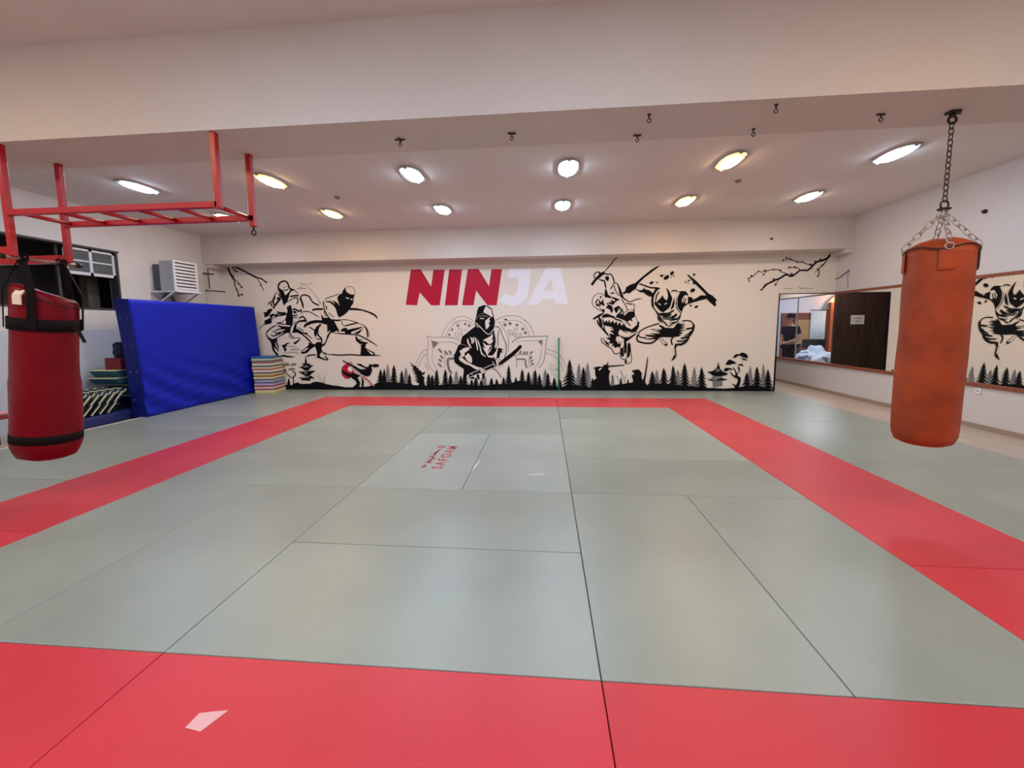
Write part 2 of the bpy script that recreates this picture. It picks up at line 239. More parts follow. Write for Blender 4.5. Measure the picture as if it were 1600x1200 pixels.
MURAL = {
'lettering': '''PR -3331,2816 -3094,2819 -2863,2421 -2798,2804 -2530,2798 -2672,1991 -2876,1994 -3135,2293 -3212,1999 -3482,2012
PR -2425,2802 -2126,2795 -2249,1985 -2551,1990
PR -1992,2798 -1746,2804 -1510,2410 -1445,2789 -1205,2784 -1338,1972 -1552,1975 -1808,2314 -1874,1980 -2144,1984
PV -1050,2789 -547,2786 -601,2293 -646,2121 -749,2007 -926,1940 -1102,1969 -1278,2073 -1143,2245 -1041,2185 -938,2183 -864,2269 -833,2584 -1090,2589
PV -210,2793 114,2791 295,1977 21,1981 -22,2091 -283,2086 -384,1973 -653,1977
PW -103,2541 -37,2289 -274,2287''',
'fighters_left': '''SK -6576,2404 -6578,2420 -6580,2443 -6581,2466 -6581,2486 -6578,2502 -6573,2517 -6567,2531 -6559,2543 -6550,2554 -6539,2565 -6526,2575 -6513,2583 -6498,2589 -6482,2595 -6466,2598 -6451,2599 -6436,2598 -6420,2595 -6406,2589 -6395,2582 -6386,2572 -6378,2557 -6371,2539 -6365,2524 -6362,2511 -6361,2498 -6359,2481 -6352,2464 -6340,2447 -6326,2432 -6310,2419 -6292,2408 -6270,2400 -6248,2395 -6229,2393 -6216,2391 -6208,2428 -6221,2430 -6239,2432 -6257,2436 -6272,2441 -6284,2449 -6297,2460 -6308,2471 -6316,2482 -6319,2491 -6321,2502 -6322,2518 -6326,2536 -6333,2554 -6341,2573 -6352,2593 -6367,2610 -6386,2622 -6407,2631 -6428,2635 -6449,2637 -6471,2636 -6492,2631 -6513,2624 -6532,2615 -6549,2605 -6565,2592 -6580,2578 -6593,2563 -6603,2546 -6611,2528 -6617,2509 -6621,2488 -6622,2464 -6621,2438 -6618,2415 -6617,2399
PK -6606,2563 -6572,2534 -6583,2458 -6525,2420 -6485,2400 -6443,2285 -6390,2313 -6325,2378 -6291,2434 -6201,2419 -6203,2400 -6285,2377 -6330,2312 -6355,2227 -6384,2171 -6382,2133 -6457,2077 -6474,2039 -6499,2058 -6522,2154 -6551,2249 -6589,2364 -6609,2440
SK -6485,2408 -6471,2399 -6450,2394 -6425,2393 -6402,2394 -6381,2401 -6362,2410 -6348,2422 -6341,2434 -6342,2436 -6357,2437 -6374,2431 -6390,2423 -6406,2418 -6424,2417 -6447,2418 -6468,2417 -6485,2411
SG -6522,2447 -6506,2449 -6483,2455 -6459,2463 -6438,2469 -6420,2475 -6402,2480 -6388,2485 -6378,2492 -6378,2493 -6390,2494 -6405,2491 -6423,2486 -6442,2480 -6463,2473 -6487,2466 -6509,2457 -6523,2448
SK -6213,2404 -6205,2394 -6191,2384 -6175,2374 -6161,2361 -6147,2342 -6133,2317 -6119,2294 -6106,2279 -6104,2280 -6108,2299 -6119,2324 -6134,2350 -6148,2371 -6165,2385 -6182,2397 -6199,2403 -6212,2405
SK -6334,2244 -6316,2240 -6291,2238 -6265,2242 -6240,2246 -6214,2249 -6187,2252 -6162,2253 -6143,2253 -6131,2251 -6122,2248 -6109,2248 -6098,2250 -6095,2253 -6097,2264 -6103,2276 -6118,2284 -6138,2289 -6162,2289 -6189,2287 -6217,2284 -6244,2281 -6270,2277 -6297,2270 -6319,2259 -6334,2248
SK -6234,2203 -6216,2204 -6190,2206 -6166,2206 -6152,2203 -6146,2196 -6142,2183 -6141,2166 -6142,2149 -6147,2132 -6157,2111 -6168,2092 -6176,2078 -6151,2067 -6144,2080 -6132,2101 -6121,2124 -6115,2146 -6113,2167 -6115,2188 -6121,2209 -6137,2226 -6162,2232 -6191,2232 -6217,2230 -6235,2229
SK -6381,2132 -6363,2135 -6340,2145 -6316,2158 -6293,2170 -6271,2181 -6247,2191 -6227,2203 -6214,2214 -6215,2216 -6233,2216 -6255,2209 -6279,2198 -6302,2187 -6326,2175 -6350,2162 -6371,2147 -6383,2134
SK -6629,2394 -6644,2378 -6666,2354 -6688,2328 -6706,2305 -6717,2286 -6726,2270 -6733,2254 -6742,2238 -6752,2219 -6762,2199 -6773,2181 -6785,2166 -6802,2155 -6824,2145 -6848,2135 -6870,2120 -6886,2098 -6897,2074 -6905,2052 -6909,2036 -6906,2035 -6896,2048 -6883,2067 -6868,2087 -6853,2103 -6836,2114 -6814,2124 -6790,2134 -6768,2149 -6751,2168 -6739,2189 -6729,2210 -6719,2228 -6710,2245 -6702,2260 -6695,2276 -6684,2293 -6670,2318 -6653,2346 -6637,2373 -6626,2392
PK -6671,2213 -6607,2250 -6539,2202 -6693,2042 -6739,1966 -6779,1976 -6711,2080 -6633,2175
SK -6779,2157 -6785,2142 -6783,2125 -6776,2108 -6767,2091 -6757,2075 -6747,2058 -6732,2045 -6715,2041 -6711,2043 -6708,2060 -6713,2077 -6724,2094 -6733,2109 -6740,2124 -6748,2140 -6759,2153 -6774,2159
SK -6843,2110 -6845,2095 -6839,2080 -6828,2067 -6819,2054 -6812,2040 -6805,2024 -6794,2010 -6779,2004 -6775,2006 -6769,2021 -6771,2038 -6779,2055 -6788,2071 -6798,2086 -6809,2101 -6823,2110 -6839,2112
SK -6613,2345 -6617,2329 -6615,2310 -6607,2290 -6599,2272 -6589,2254 -6578,2237 -6565,2225 -6550,2220 -6547,2222 -6545,2237 -6552,2253 -6562,2269 -6571,2285 -6578,2302 -6586,2321 -6596,2337 -6609,2346
SK -6699,2271 -6712,2259 -6721,2241 -6729,2219 -6736,2199 -6745,2179 -6755,2157 -6762,2137 -6760,2120 -6757,2119 -6743,2129 -6730,2147 -6719,2170 -6710,2191 -6702,2212 -6694,2234 -6692,2255 -6696,2270
PK -7037,1884 -6939,1892 -6915,1940 -6820,1977 -6781,1948 -6837,1881 -6883,1815 -6937,1777 -7009,1768 -7003,1855
PK -6884,1805 -6798,1852 -6708,1832 -6648,1812 -6461,1867 -6433,1819 -6568,1791 -6660,1783 -6755,1746 -6840,1699 -6885,1641 -7010,1623 -7016,1681 -6910,1728 -6846,1756
PW -6804,1775 -6730,1808 -6748,1765 -6817,1732
SK -6694,1892 -6678,1877 -6652,1865 -6620,1857 -6586,1852 -6548,1849 -6505,1849 -6467,1854 -6440,1864 -6440,1868 -6466,1879 -6504,1883 -6545,1883 -6580,1885 -6611,1890 -6641,1897 -6670,1901 -6692,1896
SK -6718,1825 -6696,1822 -6666,1826 -6634,1832 -6604,1836 -6573,1836 -6538,1834 -6506,1835 -6483,1842 -6482,1845 -6503,1855 -6535,1861 -6571,1863 -6605,1863 -6638,1858 -6672,1852 -6700,1841 -6719,1828
PK -6421,2009 -6316,2056 -6300,1998 -6286,1903 -6282,1807 -6278,1711 -6295,1606 -6448,1608 -6451,1713 -6443,1828 -6407,1904
SW -6380,2028 -6368,1970 -6367,1971 -6378,2028
SK -6293,1948 -6276,1938 -6250,1929 -6222,1924 -6200,1920 -6182,1912 -6163,1899 -6142,1886 -6113,1880 -6085,1890 -6064,1908 -6053,1929 -6049,1945 -6052,1949 -6070,1944 -6090,1935 -6106,1924 -6114,1921 -6122,1923 -6138,1933 -6159,1947 -6185,1959 -6214,1965 -6245,1966 -6273,1960 -6292,1953
PK -6286,1903 -6214,1911 -6156,1872 -6239,1840
SK -6303,1806 -6290,1794 -6269,1786 -6244,1782 -6220,1783 -6197,1790 -6178,1800 -6164,1814 -6158,1828 -6160,1831 -6176,1831 -6193,1825 -6209,1816 -6224,1811 -6241,1811 -6262,1814 -6284,1815 -6302,1809
SK -6285,1758 -6277,1749 -6262,1743 -6244,1740 -6226,1738 -6205,1739 -6184,1742 -6165,1748 -6153,1756 -6154,1759 -6167,1764 -6187,1764 -6207,1761 -6224,1760 -6240,1761 -6256,1764 -6272,1765 -6285,1761
SK -6052,1938 -6059,1928 -6062,1913 -6063,1896 -6064,1880 -6063,1864 -6061,1847 -6056,1832 -6049,1823 -6047,1823 -6043,1835 -6042,1850 -6044,1866 -6045,1881 -6045,1896 -6044,1912 -6045,1927 -6050,1938
SK -6145,1708 -6120,1716 -6086,1731 -6056,1749 -6036,1758 -6033,1759 -6034,1758 -6028,1749 -6017,1735 -6001,1717 -5981,1695 -5957,1678 -5938,1668 -5935,1671 -5941,1690 -5953,1717 -5971,1740 -5987,1758 -5997,1770 -6004,1782 -6022,1793 -6046,1792 -6074,1779 -6106,1758 -6132,1732 -6148,1712
SK -6054,2251 -6065,2241 -6076,2225 -6080,2204 -6078,2180 -6071,2156 -6061,2133 -6051,2109 -6043,2083 -6037,2051 -6029,2013 -6015,1979 -6002,1955 -5997,1956 -5991,1983 -5988,2020 -5992,2060 -5999,2095 -6008,2124 -6019,2149 -6028,2171 -6033,2189 -6034,2206 -6035,2222 -6041,2238 -6049,2250
SK -6044,2182 -6041,2195 -6037,2213 -6032,2231 -6027,2244 -6021,2251 -6015,2256 -6007,2260 -5996,2263 -5980,2267 -5961,2269 -5942,2269 -5923,2267 -5903,2260 -5880,2251 -5859,2239 -5844,2227 -5834,2213 -5827,2195 -5820,2174 -5810,2154 -5797,2135 -5783,2118 -5771,2104 -5762,2094 -5736,2114 -5745,2124 -5757,2138 -5770,2154 -5781,2169 -5789,2186 -5795,2206 -5804,2228 -5819,2248 -5840,2265 -5864,2278 -5890,2289 -5914,2297 -5939,2300 -5962,2300 -5984,2297 -6003,2293 -6019,2288 -6033,2281 -6045,2271 -6056,2257 -6064,2239 -6070,2219 -6074,2200 -6077,2187
SK -5798,2160 -5796,2145 -5790,2126 -5777,2108 -5761,2092 -5745,2079 -5728,2069 -5710,2060 -5690,2050 -5664,2039 -5635,2029 -5606,2025 -5585,2024 -5583,2028 -5598,2041 -5622,2057 -5649,2070 -5673,2080 -5692,2089 -5709,2098 -5724,2107 -5737,2116 -5750,2129 -5763,2144 -5780,2156 -5794,2163
SG -5994,2538 -5977,2533 -5954,2526 -5926,2516 -5898,2499 -5867,2472 -5833,2438 -5799,2401 -5767,2366 -5737,2333 -5709,2302 -5682,2269 -5655,2232 -5625,2184 -5593,2127 -5567,2078 -5557,2054 -5561,2065 -5589,2098 -5621,2136 -5642,2162 -5649,2156 -5628,2131 -5596,2092 -5568,2060 -5548,2054 -5559,2082 -5585,2131 -5617,2188 -5648,2237 -5674,2274 -5702,2307 -5730,2339 -5760,2371 -5792,2407 -5827,2444 -5861,2479 -5892,2506 -5922,2524 -5950,2534 -5975,2541 -5991,2546
SG -6073,2587 -6061,2577 -6044,2562 -6019,2547 -5984,2537 -5930,2535 -5862,2537 -5797,2540 -5752,2542 -5753,2551 -5797,2549 -5862,2545 -5930,2543 -5982,2546 -6015,2555 -6038,2569 -6054,2583 -6067,2593
SG -6150,2432 -6126,2429 -6092,2430 -6054,2433 -6019,2434 -5986,2433 -5952,2430 -5922,2430 -5899,2434 -5899,2436 -5919,2444 -5950,2449 -5984,2452 -6019,2453 -6054,2452 -6093,2448 -6127,2443 -6150,2435
SG -5986,2535 -6071,2462 -6065,2455 -5980,2529
SK -6054,1884 -6036,1883 -6010,1883 -5981,1883 -5953,1884 -5928,1883 -5901,1881 -5875,1876 -5847,1869 -5817,1856 -5785,1838 -5753,1819 -5722,1801 -5691,1784 -5659,1770 -5631,1758 -5610,1750 -5609,1752 -5626,1765 -5651,1782 -5681,1801 -5711,1818 -5742,1836 -5774,1855 -5807,1873 -5839,1887 -5869,1895 -5898,1900 -5925,1902 -5952,1903 -5981,1903 -6011,1898 -6037,1892 -6054,1886
SK -5776,1902 -5754,1907 -5724,1914 -5691,1921 -5658,1925 -5621,1926 -5578,1923 -5539,1920 -5511,1919 -5506,1961 -5534,1963 -5574,1966 -5618,1968 -5659,1968 -5697,1963 -5733,1956 -5764,1948 -5785,1943
SK -6202,1623 -6186,1624 -6165,1630 -6145,1639 -6124,1647 -6102,1653 -6077,1658 -6052,1662 -6027,1664 -6001,1663 -5973,1661 -5946,1663 -5927,1667 -5926,1671 -5943,1680 -5967,1690 -5997,1694 -6026,1695 -6054,1693 -6082,1689 -6109,1683 -6134,1676 -6158,1667 -6179,1654 -6194,1639 -6203,1626
PK -6447,1771 -6284,1769 -6281,1673 -6317,1577 -6354,1482 -6371,1385 -6462,1386 -6600,1320 -6718,1253 -6844,1203 -6946,1225 -6999,1342 -6991,1391 -6941,1293 -6842,1234 -6726,1272 -6641,1320 -6512,1406 -6658,1369 -6761,1360 -6770,1389 -6593,1416 -6477,1473 -6651,1465 -6820,1399 -6840,1409 -6671,1485 -6587,1503 -6667,1543 -6715,1582 -6584,1551 -6371,1530 -6359,1563 -6581,1590 -6693,1610 -6722,1630 -6578,1648 -6493,1695
PW -6492,1704 -6455,1646 -6479,1598 -6600,1619 -6516,1656
SK -6866,1350 -6864,1338 -6858,1321 -6842,1306 -6818,1298 -6790,1301 -6759,1308 -6727,1318 -6697,1327 -6667,1337 -6637,1349 -6612,1364 -6595,1376 -6597,1379 -6617,1377 -6646,1372 -6676,1362 -6705,1353 -6735,1343 -6765,1334 -6794,1327 -6814,1325 -6826,1329 -6838,1338 -6851,1347 -6863,1352
SK -6706,1578 -6729,1575 -6761,1568 -6796,1554 -6829,1537 -6861,1517 -6894,1494 -6925,1471 -6951,1449 -6972,1428 -6986,1407 -6992,1387 -6994,1372 -6990,1371 -6977,1379 -6962,1393 -6948,1410 -6930,1429 -6906,1449 -6876,1471 -6844,1493 -6814,1512 -6783,1528 -6751,1544 -6723,1561 -6704,1575
PK -7005,1681 -6849,1718 -6811,1669 -6856,1612 -7013,1585
SG -7164,1479 -7142,1491 -7115,1513 -7090,1538 -7068,1557 -7050,1570 -7032,1580 -7018,1591 -7010,1603 -7012,1605 -7026,1606 -7044,1600 -7063,1589 -7084,1575 -7107,1554 -7133,1528 -7155,1502 -7166,1481
PK -6916,1215 -6718,1253 -6714,1156 -6686,1039 -6705,922 -6766,1000 -6813,1059 -6790,951 -6713,873 -6719,785 -6772,775 -6776,863 -6851,961 -6866,1040 -6871,1118
SW -6783,1136 -6780,1119 -6771,1096 -6759,1070 -6749,1046 -6739,1020 -6729,992 -6719,967 -6708,951 -6707,951 -6709,971 -6715,997 -6725,1025 -6735,1051 -6746,1076 -6758,1102 -6770,1123 -6781,1137
SW -6753,1195 -6754,1176 -6752,1150 -6748,1122 -6744,1096 -6737,1073 -6730,1050 -6722,1031 -6714,1019 -6713,1019 -6714,1034 -6720,1054 -6728,1076 -6734,1099 -6738,1124 -6742,1152 -6746,1177 -6752,1195
SK -6811,792 -6786,788 -6749,783 -6709,781 -6674,785 -6646,793 -6624,803 -6608,810 -6592,814 -6575,812 -6556,807 -6530,800 -6495,794 -6445,789 -6384,790 -6327,792 -6287,796 -6286,800 -6325,809 -6380,819 -6439,828 -6487,833 -6518,838 -6542,845 -6566,851 -6592,853 -6619,847 -6640,838 -6659,829 -6679,823 -6711,820 -6749,812 -6786,804 -6811,797
SK -6612,1074 -6601,1060 -6587,1039 -6572,1017 -6561,997 -6556,977 -6553,956 -6552,937 -6551,920 -6551,908 -6552,899 -6553,892 -6554,887 -6541,886 -6541,891 -6540,899 -6539,909 -6539,921 -6540,938 -6541,958 -6543,980 -6549,1001 -6561,1023 -6576,1046 -6591,1067 -6601,1081
SK -6205,1668 -6225,1653 -6255,1632 -6286,1607 -6313,1582 -6332,1558 -6348,1533 -6361,1508 -6372,1484 -6380,1461 -6385,1438 -6389,1417 -6393,1397 -6400,1377 -6407,1357 -6413,1337 -6414,1317 -6407,1297 -6395,1279 -6380,1264 -6362,1253 -6343,1248 -6321,1248 -6299,1250 -6277,1252 -6251,1254 -6223,1257 -6197,1260 -6175,1260 -6159,1258 -6147,1254 -6136,1249 -6128,1246 -6121,1260 -6129,1263 -6140,1268 -6155,1273 -6174,1275 -6197,1275 -6224,1272 -6252,1269 -6277,1267 -6300,1265 -6321,1263 -6340,1263 -6355,1267 -6369,1276 -6382,1289 -6392,1304 -6398,1320 -6398,1335 -6392,1353 -6385,1373 -6378,1394 -6373,1415 -6369,1436 -6364,1458 -6357,1479 -6347,1502 -6334,1526 -6319,1550 -6301,1573 -6276,1596 -6245,1620 -6216,1642 -6195,1657
PK -6135,1248 -6199,1200 -6294,1153 -6316,1129 -6257,1104 -6202,1152 -6127,1219
SK -6362,1385 -6371,1375 -6375,1360 -6374,1340 -6365,1320 -6347,1301 -6324,1282 -6298,1268 -6278,1263 -6276,1265 -6286,1283 -6307,1302 -6329,1319 -6343,1334 -6348,1347 -6349,1361 -6351,1375 -6359,1385
PK -6616,1087 -6554,1096 -6469,1144 -6376,1148 -6471,1105 -6495,1057 -6528,1018 -6488,1008 -6503,940 -6543,950 -6569,1018
SG -6485,1056 -6460,1053 -6425,1053 -6386,1054 -6352,1054 -6320,1052 -6289,1048 -6260,1046 -6240,1047 -6240,1049 -6258,1055 -6286,1061 -6318,1065 -6351,1068 -6386,1068 -6425,1067 -6460,1063 -6485,1058
SG -6441,939 -6419,949 -6388,963 -6355,980 -6323,991 -6291,996 -6257,997 -6223,994 -6194,990 -6170,983 -6148,972 -6128,963 -6113,957 -6112,958 -6124,969 -6141,983 -6163,995 -6190,1004 -6221,1008 -6255,1010 -6292,1009 -6326,1004 -6360,992 -6394,974 -6423,955 -6442,941
SG -6526,891 -6490,892 -6438,898 -6382,906 -6331,907 -6284,900 -6235,887 -6192,875 -6160,870 -6159,871 -6187,885 -6230,902 -6279,915 -6329,923 -6382,921 -6440,914 -6491,903 -6527,892
SG -6347,978 -6335,972 -6318,969 -6298,966 -6277,963 -6254,958 -6228,952 -6203,948 -6185,948 -6185,949 -6200,956 -6224,963 -6250,969 -6274,974 -6295,977 -6315,980 -6333,981 -6346,979
PK -5926,1669 -6047,1680 -6149,1664 -6234,1605 -6282,1500 -6320,1385 -6187,1389 -6099,1345 -5992,1262 -5916,1184 -5858,1131 -5837,1150 -5941,1266 -6028,1334 -6088,1359 -5936,1343 -5934,1382 -6045,1392 -6143,1451 -6211,1490 -6194,1595 -6130,1643 -5938,1645
SK -6132,1633 -6149,1518 -6148,1518 -6130,1633
SK -6086,1642 -6108,1537 -6106,1537 -6084,1642
SK -6180,1517 -6161,1498 -6129,1476 -6095,1456 -6068,1440 -6051,1432 -6040,1426 -6031,1425 -6023,1429 -6022,1432 -6023,1440 -6029,1446 -6039,1451 -6055,1460 -6082,1475 -6116,1495 -6151,1512 -6178,1520
PK -6029,1488 -6003,1574 -5950,1622 -5826,1668 -5704,1686 -5524,1676 -5526,1631 -5678,1619 -5800,1601 -5934,1554
SK -5886,1524 -5877,1508 -5859,1493 -5837,1479 -5816,1466 -5795,1451 -5773,1434 -5751,1421 -5731,1417 -5729,1419 -5737,1437 -5755,1455 -5777,1472 -5798,1487 -5820,1502 -5843,1516 -5865,1525 -5884,1526
SK -5947,1515 -5874,1466 -5872,1468 -5945,1517
SK -5988,1343 -5974,1331 -5951,1321 -5926,1310 -5904,1297 -5883,1280 -5862,1257 -5841,1237 -5823,1226 -5821,1227 -5830,1246 -5848,1269 -5870,1292 -5893,1311 -5917,1326 -5944,1337 -5968,1343 -5987,1345
PK -5584,1598 -5693,1533 -5758,1447 -5774,1361 -5739,1269 -5694,1351 -5678,1437 -5606,1551
SK -5575,1576 -5590,1564 -5612,1547 -5635,1524 -5653,1497 -5664,1464 -5672,1425 -5675,1385 -5672,1348 -5657,1316 -5635,1288 -5612,1263 -5596,1240 -5587,1219 -5581,1201 -5579,1184 -5581,1169 -5590,1155 -5605,1139 -5621,1126 -5633,1116 -5621,1104 -5610,1114 -5593,1128 -5576,1145 -5565,1165 -5562,1185 -5565,1205 -5571,1226 -5581,1248 -5599,1273 -5622,1298 -5643,1325 -5655,1353 -5658,1386 -5655,1423 -5647,1460 -5637,1491 -5622,1515 -5601,1535 -5580,1552 -5565,1564
SK -5696,1340 -5688,1319 -5671,1297 -5649,1276 -5632,1255 -5619,1231 -5606,1204 -5592,1180 -5575,1166 -5571,1168 -5569,1190 -5576,1217 -5589,1246 -5604,1273 -5624,1297 -5647,1320 -5671,1336 -5693,1342
SK -5730,1254 -5724,1241 -5711,1230 -5693,1220 -5674,1214 -5656,1211 -5637,1211 -5621,1216 -5610,1224 -5610,1227 -5621,1234 -5637,1236 -5653,1236 -5667,1237 -5681,1243 -5697,1251 -5714,1257 -5729,1256
PK -5868,1140 -5759,1101 -5726,1149 -5593,1167 -5573,1090 -5603,994 -5619,897 -5663,839 -5635,796 -5566,771 -5567,744 -5717,779 -5728,936 -5762,1053 -5867,995 -5974,899 -6078,872 -6137,900 -6093,958 -5986,1035 -5921,1092 -5929,1141
PW -6094,927 -5977,1015 -5927,1010 -6054,926
SK -5999,810 -5975,807 -5942,813 -5908,822 -5874,829 -5838,832 -5797,833 -5760,837 -5733,847 -5733,851 -5759,861 -5796,865 -5838,864 -5877,861 -5914,853 -5951,843 -5981,829 -6000,813
SK -5808,785 -5686,788 -5686,790 -5808,787
PK -4906,2451 -4934,2391 -4893,2325 -4807,2277 -4719,2269 -4698,2331 -4693,2303 -4715,2248 -4742,2201 -4753,2070 -4811,1996 -4864,1931 -4906,1866 -4989,1801 -5111,1740 -5149,1779 -5174,1860 -5190,1945 -5245,2021 -5321,2088 -5439,2114 -5448,2133 -5329,2126 -5266,2101 -5336,2173 -5312,2161 -5200,2035 -5258,2158 -5138,2076 -5087,2009 -5134,2151 -5141,2208 -5093,2272 -5012,2309 -4999,2364 -4947,2429
SW -4934,2203 -4928,2194 -4918,2188 -4906,2185 -4895,2181 -4884,2176 -4872,2170 -4859,2167 -4847,2169 -4846,2171 -4849,2182 -4859,2191 -4872,2198 -4885,2204 -4898,2208 -4911,2211 -4923,2211 -4933,2206
PW -4762,2159 -4768,2150 -4781,2144 -4797,2144 -4809,2150 -4814,2160 -4808,2170 -4795,2176 -4779,2176 -4767,2169
SG -5015,2262 -5004,2196 -5002,2196 -5013,2262
SK -4905,2451 -4885,2453 -4856,2457 -4825,2459 -4799,2456 -4778,2447 -4758,2434 -4740,2419 -4726,2403 -4717,2385 -4711,2364 -4707,2344 -4704,2330 -4694,2332 -4697,2346 -4701,2367 -4707,2389 -4717,2409 -4732,2426 -4751,2442 -4773,2456 -4796,2465 -4825,2469 -4857,2467 -4886,2463 -4906,2461
SK -5467,2137 -5454,2148 -5436,2165 -5416,2182 -5399,2195 -5383,2203 -5366,2207 -5345,2211 -5321,2216 -5294,2223 -5264,2230 -5232,2238 -5200,2248 -5165,2260 -5129,2276 -5098,2292 -5076,2304 -5077,2306 -5101,2299 -5134,2288 -5172,2276 -5205,2264 -5236,2254 -5268,2247 -5298,2240 -5325,2233 -5348,2228 -5369,2224 -5389,2219 -5409,2209 -5429,2194 -5446,2173 -5460,2152 -5468,2138
SK -5507,2123 -5507,2109 -5507,2089 -5506,2066 -5505,2042 -5503,2018 -5501,1991 -5498,1964 -5492,1936 -5484,1909 -5473,1882 -5461,1855 -5447,1828 -5431,1799 -5412,1768 -5395,1741 -5383,1722 -5359,1736 -5371,1755 -5388,1782 -5407,1813 -5422,1841 -5435,1867 -5447,1892 -5457,1918 -5465,1943 -5471,1968 -5474,1995 -5475,2021 -5477,2045 -5478,2068 -5479,2091 -5479,2111 -5479,2124
PK -5451,2048 -5413,2005 -5398,1919 -5429,1939
SK -5384,1862 -5374,1845 -5356,1826 -5334,1806 -5314,1789 -5295,1772 -5276,1755 -5257,1743 -5242,1737 -5240,1738 -5248,1752 -5263,1768 -5282,1785 -5301,1801 -5321,1819 -5343,1839 -5365,1855 -5383,1863
SK -5304,1688 -5285,1673 -5255,1662 -5220,1656 -5186,1652 -5153,1653 -5121,1656 -5093,1665 -5074,1678 -5075,1682 -5096,1691 -5124,1692 -5154,1689 -5183,1688 -5213,1691 -5246,1697 -5278,1699 -5303,1693
PK -4872,1961 -4695,1957 -4481,1907 -4288,1839 -4203,1781 -4167,1706 -4191,1701 -4252,1771 -4386,1835 -4531,1886 -4697,1908 -4884,1910
SK -5680,1922 -5520,1920 -5518,1960 -5678,1962
PK -5570,1836 -5549,1674 -5548,1598 -5249,1595 -5283,1690 -5380,1739 -5401,1720 -5413,1692 -5462,1702 -5529,1769
SK -5480,1939 -5487,1920 -5490,1892 -5489,1861 -5485,1832 -5475,1806 -5461,1781 -5445,1760 -5431,1748 -5429,1750 -5432,1768 -5443,1790 -5456,1814 -5465,1838 -5469,1863 -5469,1893 -5471,1920 -5478,1939
SK -5084,1687 -5059,1685 -5023,1684 -4984,1683 -4946,1681 -4913,1676 -4880,1669 -4846,1661 -4810,1651 -4767,1639 -4719,1624 -4674,1612 -4643,1605 -4642,1606 -4672,1618 -4715,1634 -4763,1649 -4806,1662 -4843,1672 -4877,1680 -4910,1687 -4944,1692 -4983,1695 -5023,1694 -5059,1692 -5084,1689
PK -5360,1739 -5245,1652 -5138,1432 -5144,1401 -5189,1394 -5177,1432 -5300,1376 -5350,1377 -5417,1262 -5474,1147 -5518,1080 -5590,1044 -5619,1071 -5515,1138 -5469,1224 -5432,1349 -5430,1568 -5558,1603 -5688,1623 -5684,1681 -5554,1674 -5541,1731
SW -5363,1435 -5379,1430 -5394,1417 -5409,1400 -5421,1384 -5432,1367 -5442,1350 -5447,1334 -5445,1321 -5442,1319 -5430,1326 -5419,1339 -5410,1356 -5400,1370 -5388,1385 -5374,1401 -5364,1418 -5361,1433
SK -5085,1681 -5060,1680 -5024,1679 -4984,1677 -4947,1674 -4913,1670 -4880,1665 -4846,1658 -4811,1649 -4773,1637 -4734,1622 -4694,1606 -4656,1591 -4617,1577 -4578,1563 -4544,1551 -4520,1542 -4514,1556 -4538,1565 -4572,1577 -4612,1591 -4650,1605 -4688,1620 -4727,1636 -4767,1651 -4806,1664 -4842,1673 -4876,1680 -4910,1685 -4944,1689 -4983,1692 -5023,1694 -5059,1695 -5084,1695
SK -4528,1558 -4521,1537 -4508,1510 -4491,1483 -4477,1457 -4469,1432 -4464,1405 -4461,1376 -4459,1348 -4457,1320 -4456,1290 -4451,1264 -4444,1245 -4441,1245 -4433,1264 -4427,1291 -4425,1321 -4427,1351 -4429,1380 -4432,1410 -4438,1440 -4447,1470 -4463,1499 -4483,1527 -4507,1547 -4525,1560
SK -4461,1501 -4455,1475 -4441,1440 -4426,1401 -4415,1367 -4410,1333 -4410,1298 -4408,1267 -4404,1245 -4402,1245 -4397,1267 -4394,1299 -4395,1335 -4400,1370 -4411,1407 -4427,1446 -4444,1480 -4459,1502
SK -5076,1678 -5074,1656 -5067,1626 -5057,1595 -5048,1570 -5037,1554 -5025,1542 -5013,1536 -5003,1535 -5002,1536 -5006,1545 -5014,1554 -5024,1563 -5033,1577 -5043,1600 -5053,1631 -5063,1660 -5074,1679
SK -5012,1529 -4980,1527 -4936,1534 -4887,1546 -4839,1557 -4789,1567 -4734,1577 -4685,1590 -4652,1606 -4653,1609 -4689,1612 -4739,1607 -4794,1597 -4845,1587 -4893,1576 -4943,1564 -4985,1549 -5013,1532
PK -5108,1422 -5055,1479 -4955,1497 -4928,1449 -4778,1476 -4533,1521 -4650,1456 -4821,1400 -4874,1334 -4983,1335 -5000,1402 -5079,1408
PK -4529,1500 -4629,1370 -4675,1342 -4773,1360 -4642,1418
SK -5301,1372 -5268,1366 -5221,1358 -5165,1350 -5103,1342 -5032,1336 -4951,1330 -4872,1325 -4806,1319 -4761,1315 -4729,1312 -4702,1308 -4672,1300 -4636,1288 -4599,1272 -4561,1254 -4519,1233 -4473,1207 -4422,1177 -4372,1146 -4327,1119 -4286,1095 -4248,1071 -4215,1051 -4192,1037 -4189,1040 -4209,1058 -4238,1084 -4273,1112 -4312,1141 -4355,1171 -4406,1202 -4457,1232 -4504,1258 -4546,1280 -4586,1299 -4624,1314 -4662,1327 -4695,1336 -4724,1341 -4757,1344 -4803,1348 -4868,1353 -4947,1359 -5029,1364 -5100,1369 -5162,1371 -5219,1374 -5266,1375 -5300,1376
PK -4748,1267 -4717,1295 -4671,1218 -4533,1212 -4653,1190 -4506,1150 -4428,1140 -4499,1084 -4503,1007 -4290,901 -4268,839 -4640,828 -4610,1046 -4656,1123 -4723,1171
PW -4475,969 -4311,872 -4332,845 -4390,873
PW -4581,1108 -4584,1100 -4595,1090 -4612,1081 -4626,1077 -4634,1080 -4632,1087 -4620,1097 -4604,1106 -4589,1110
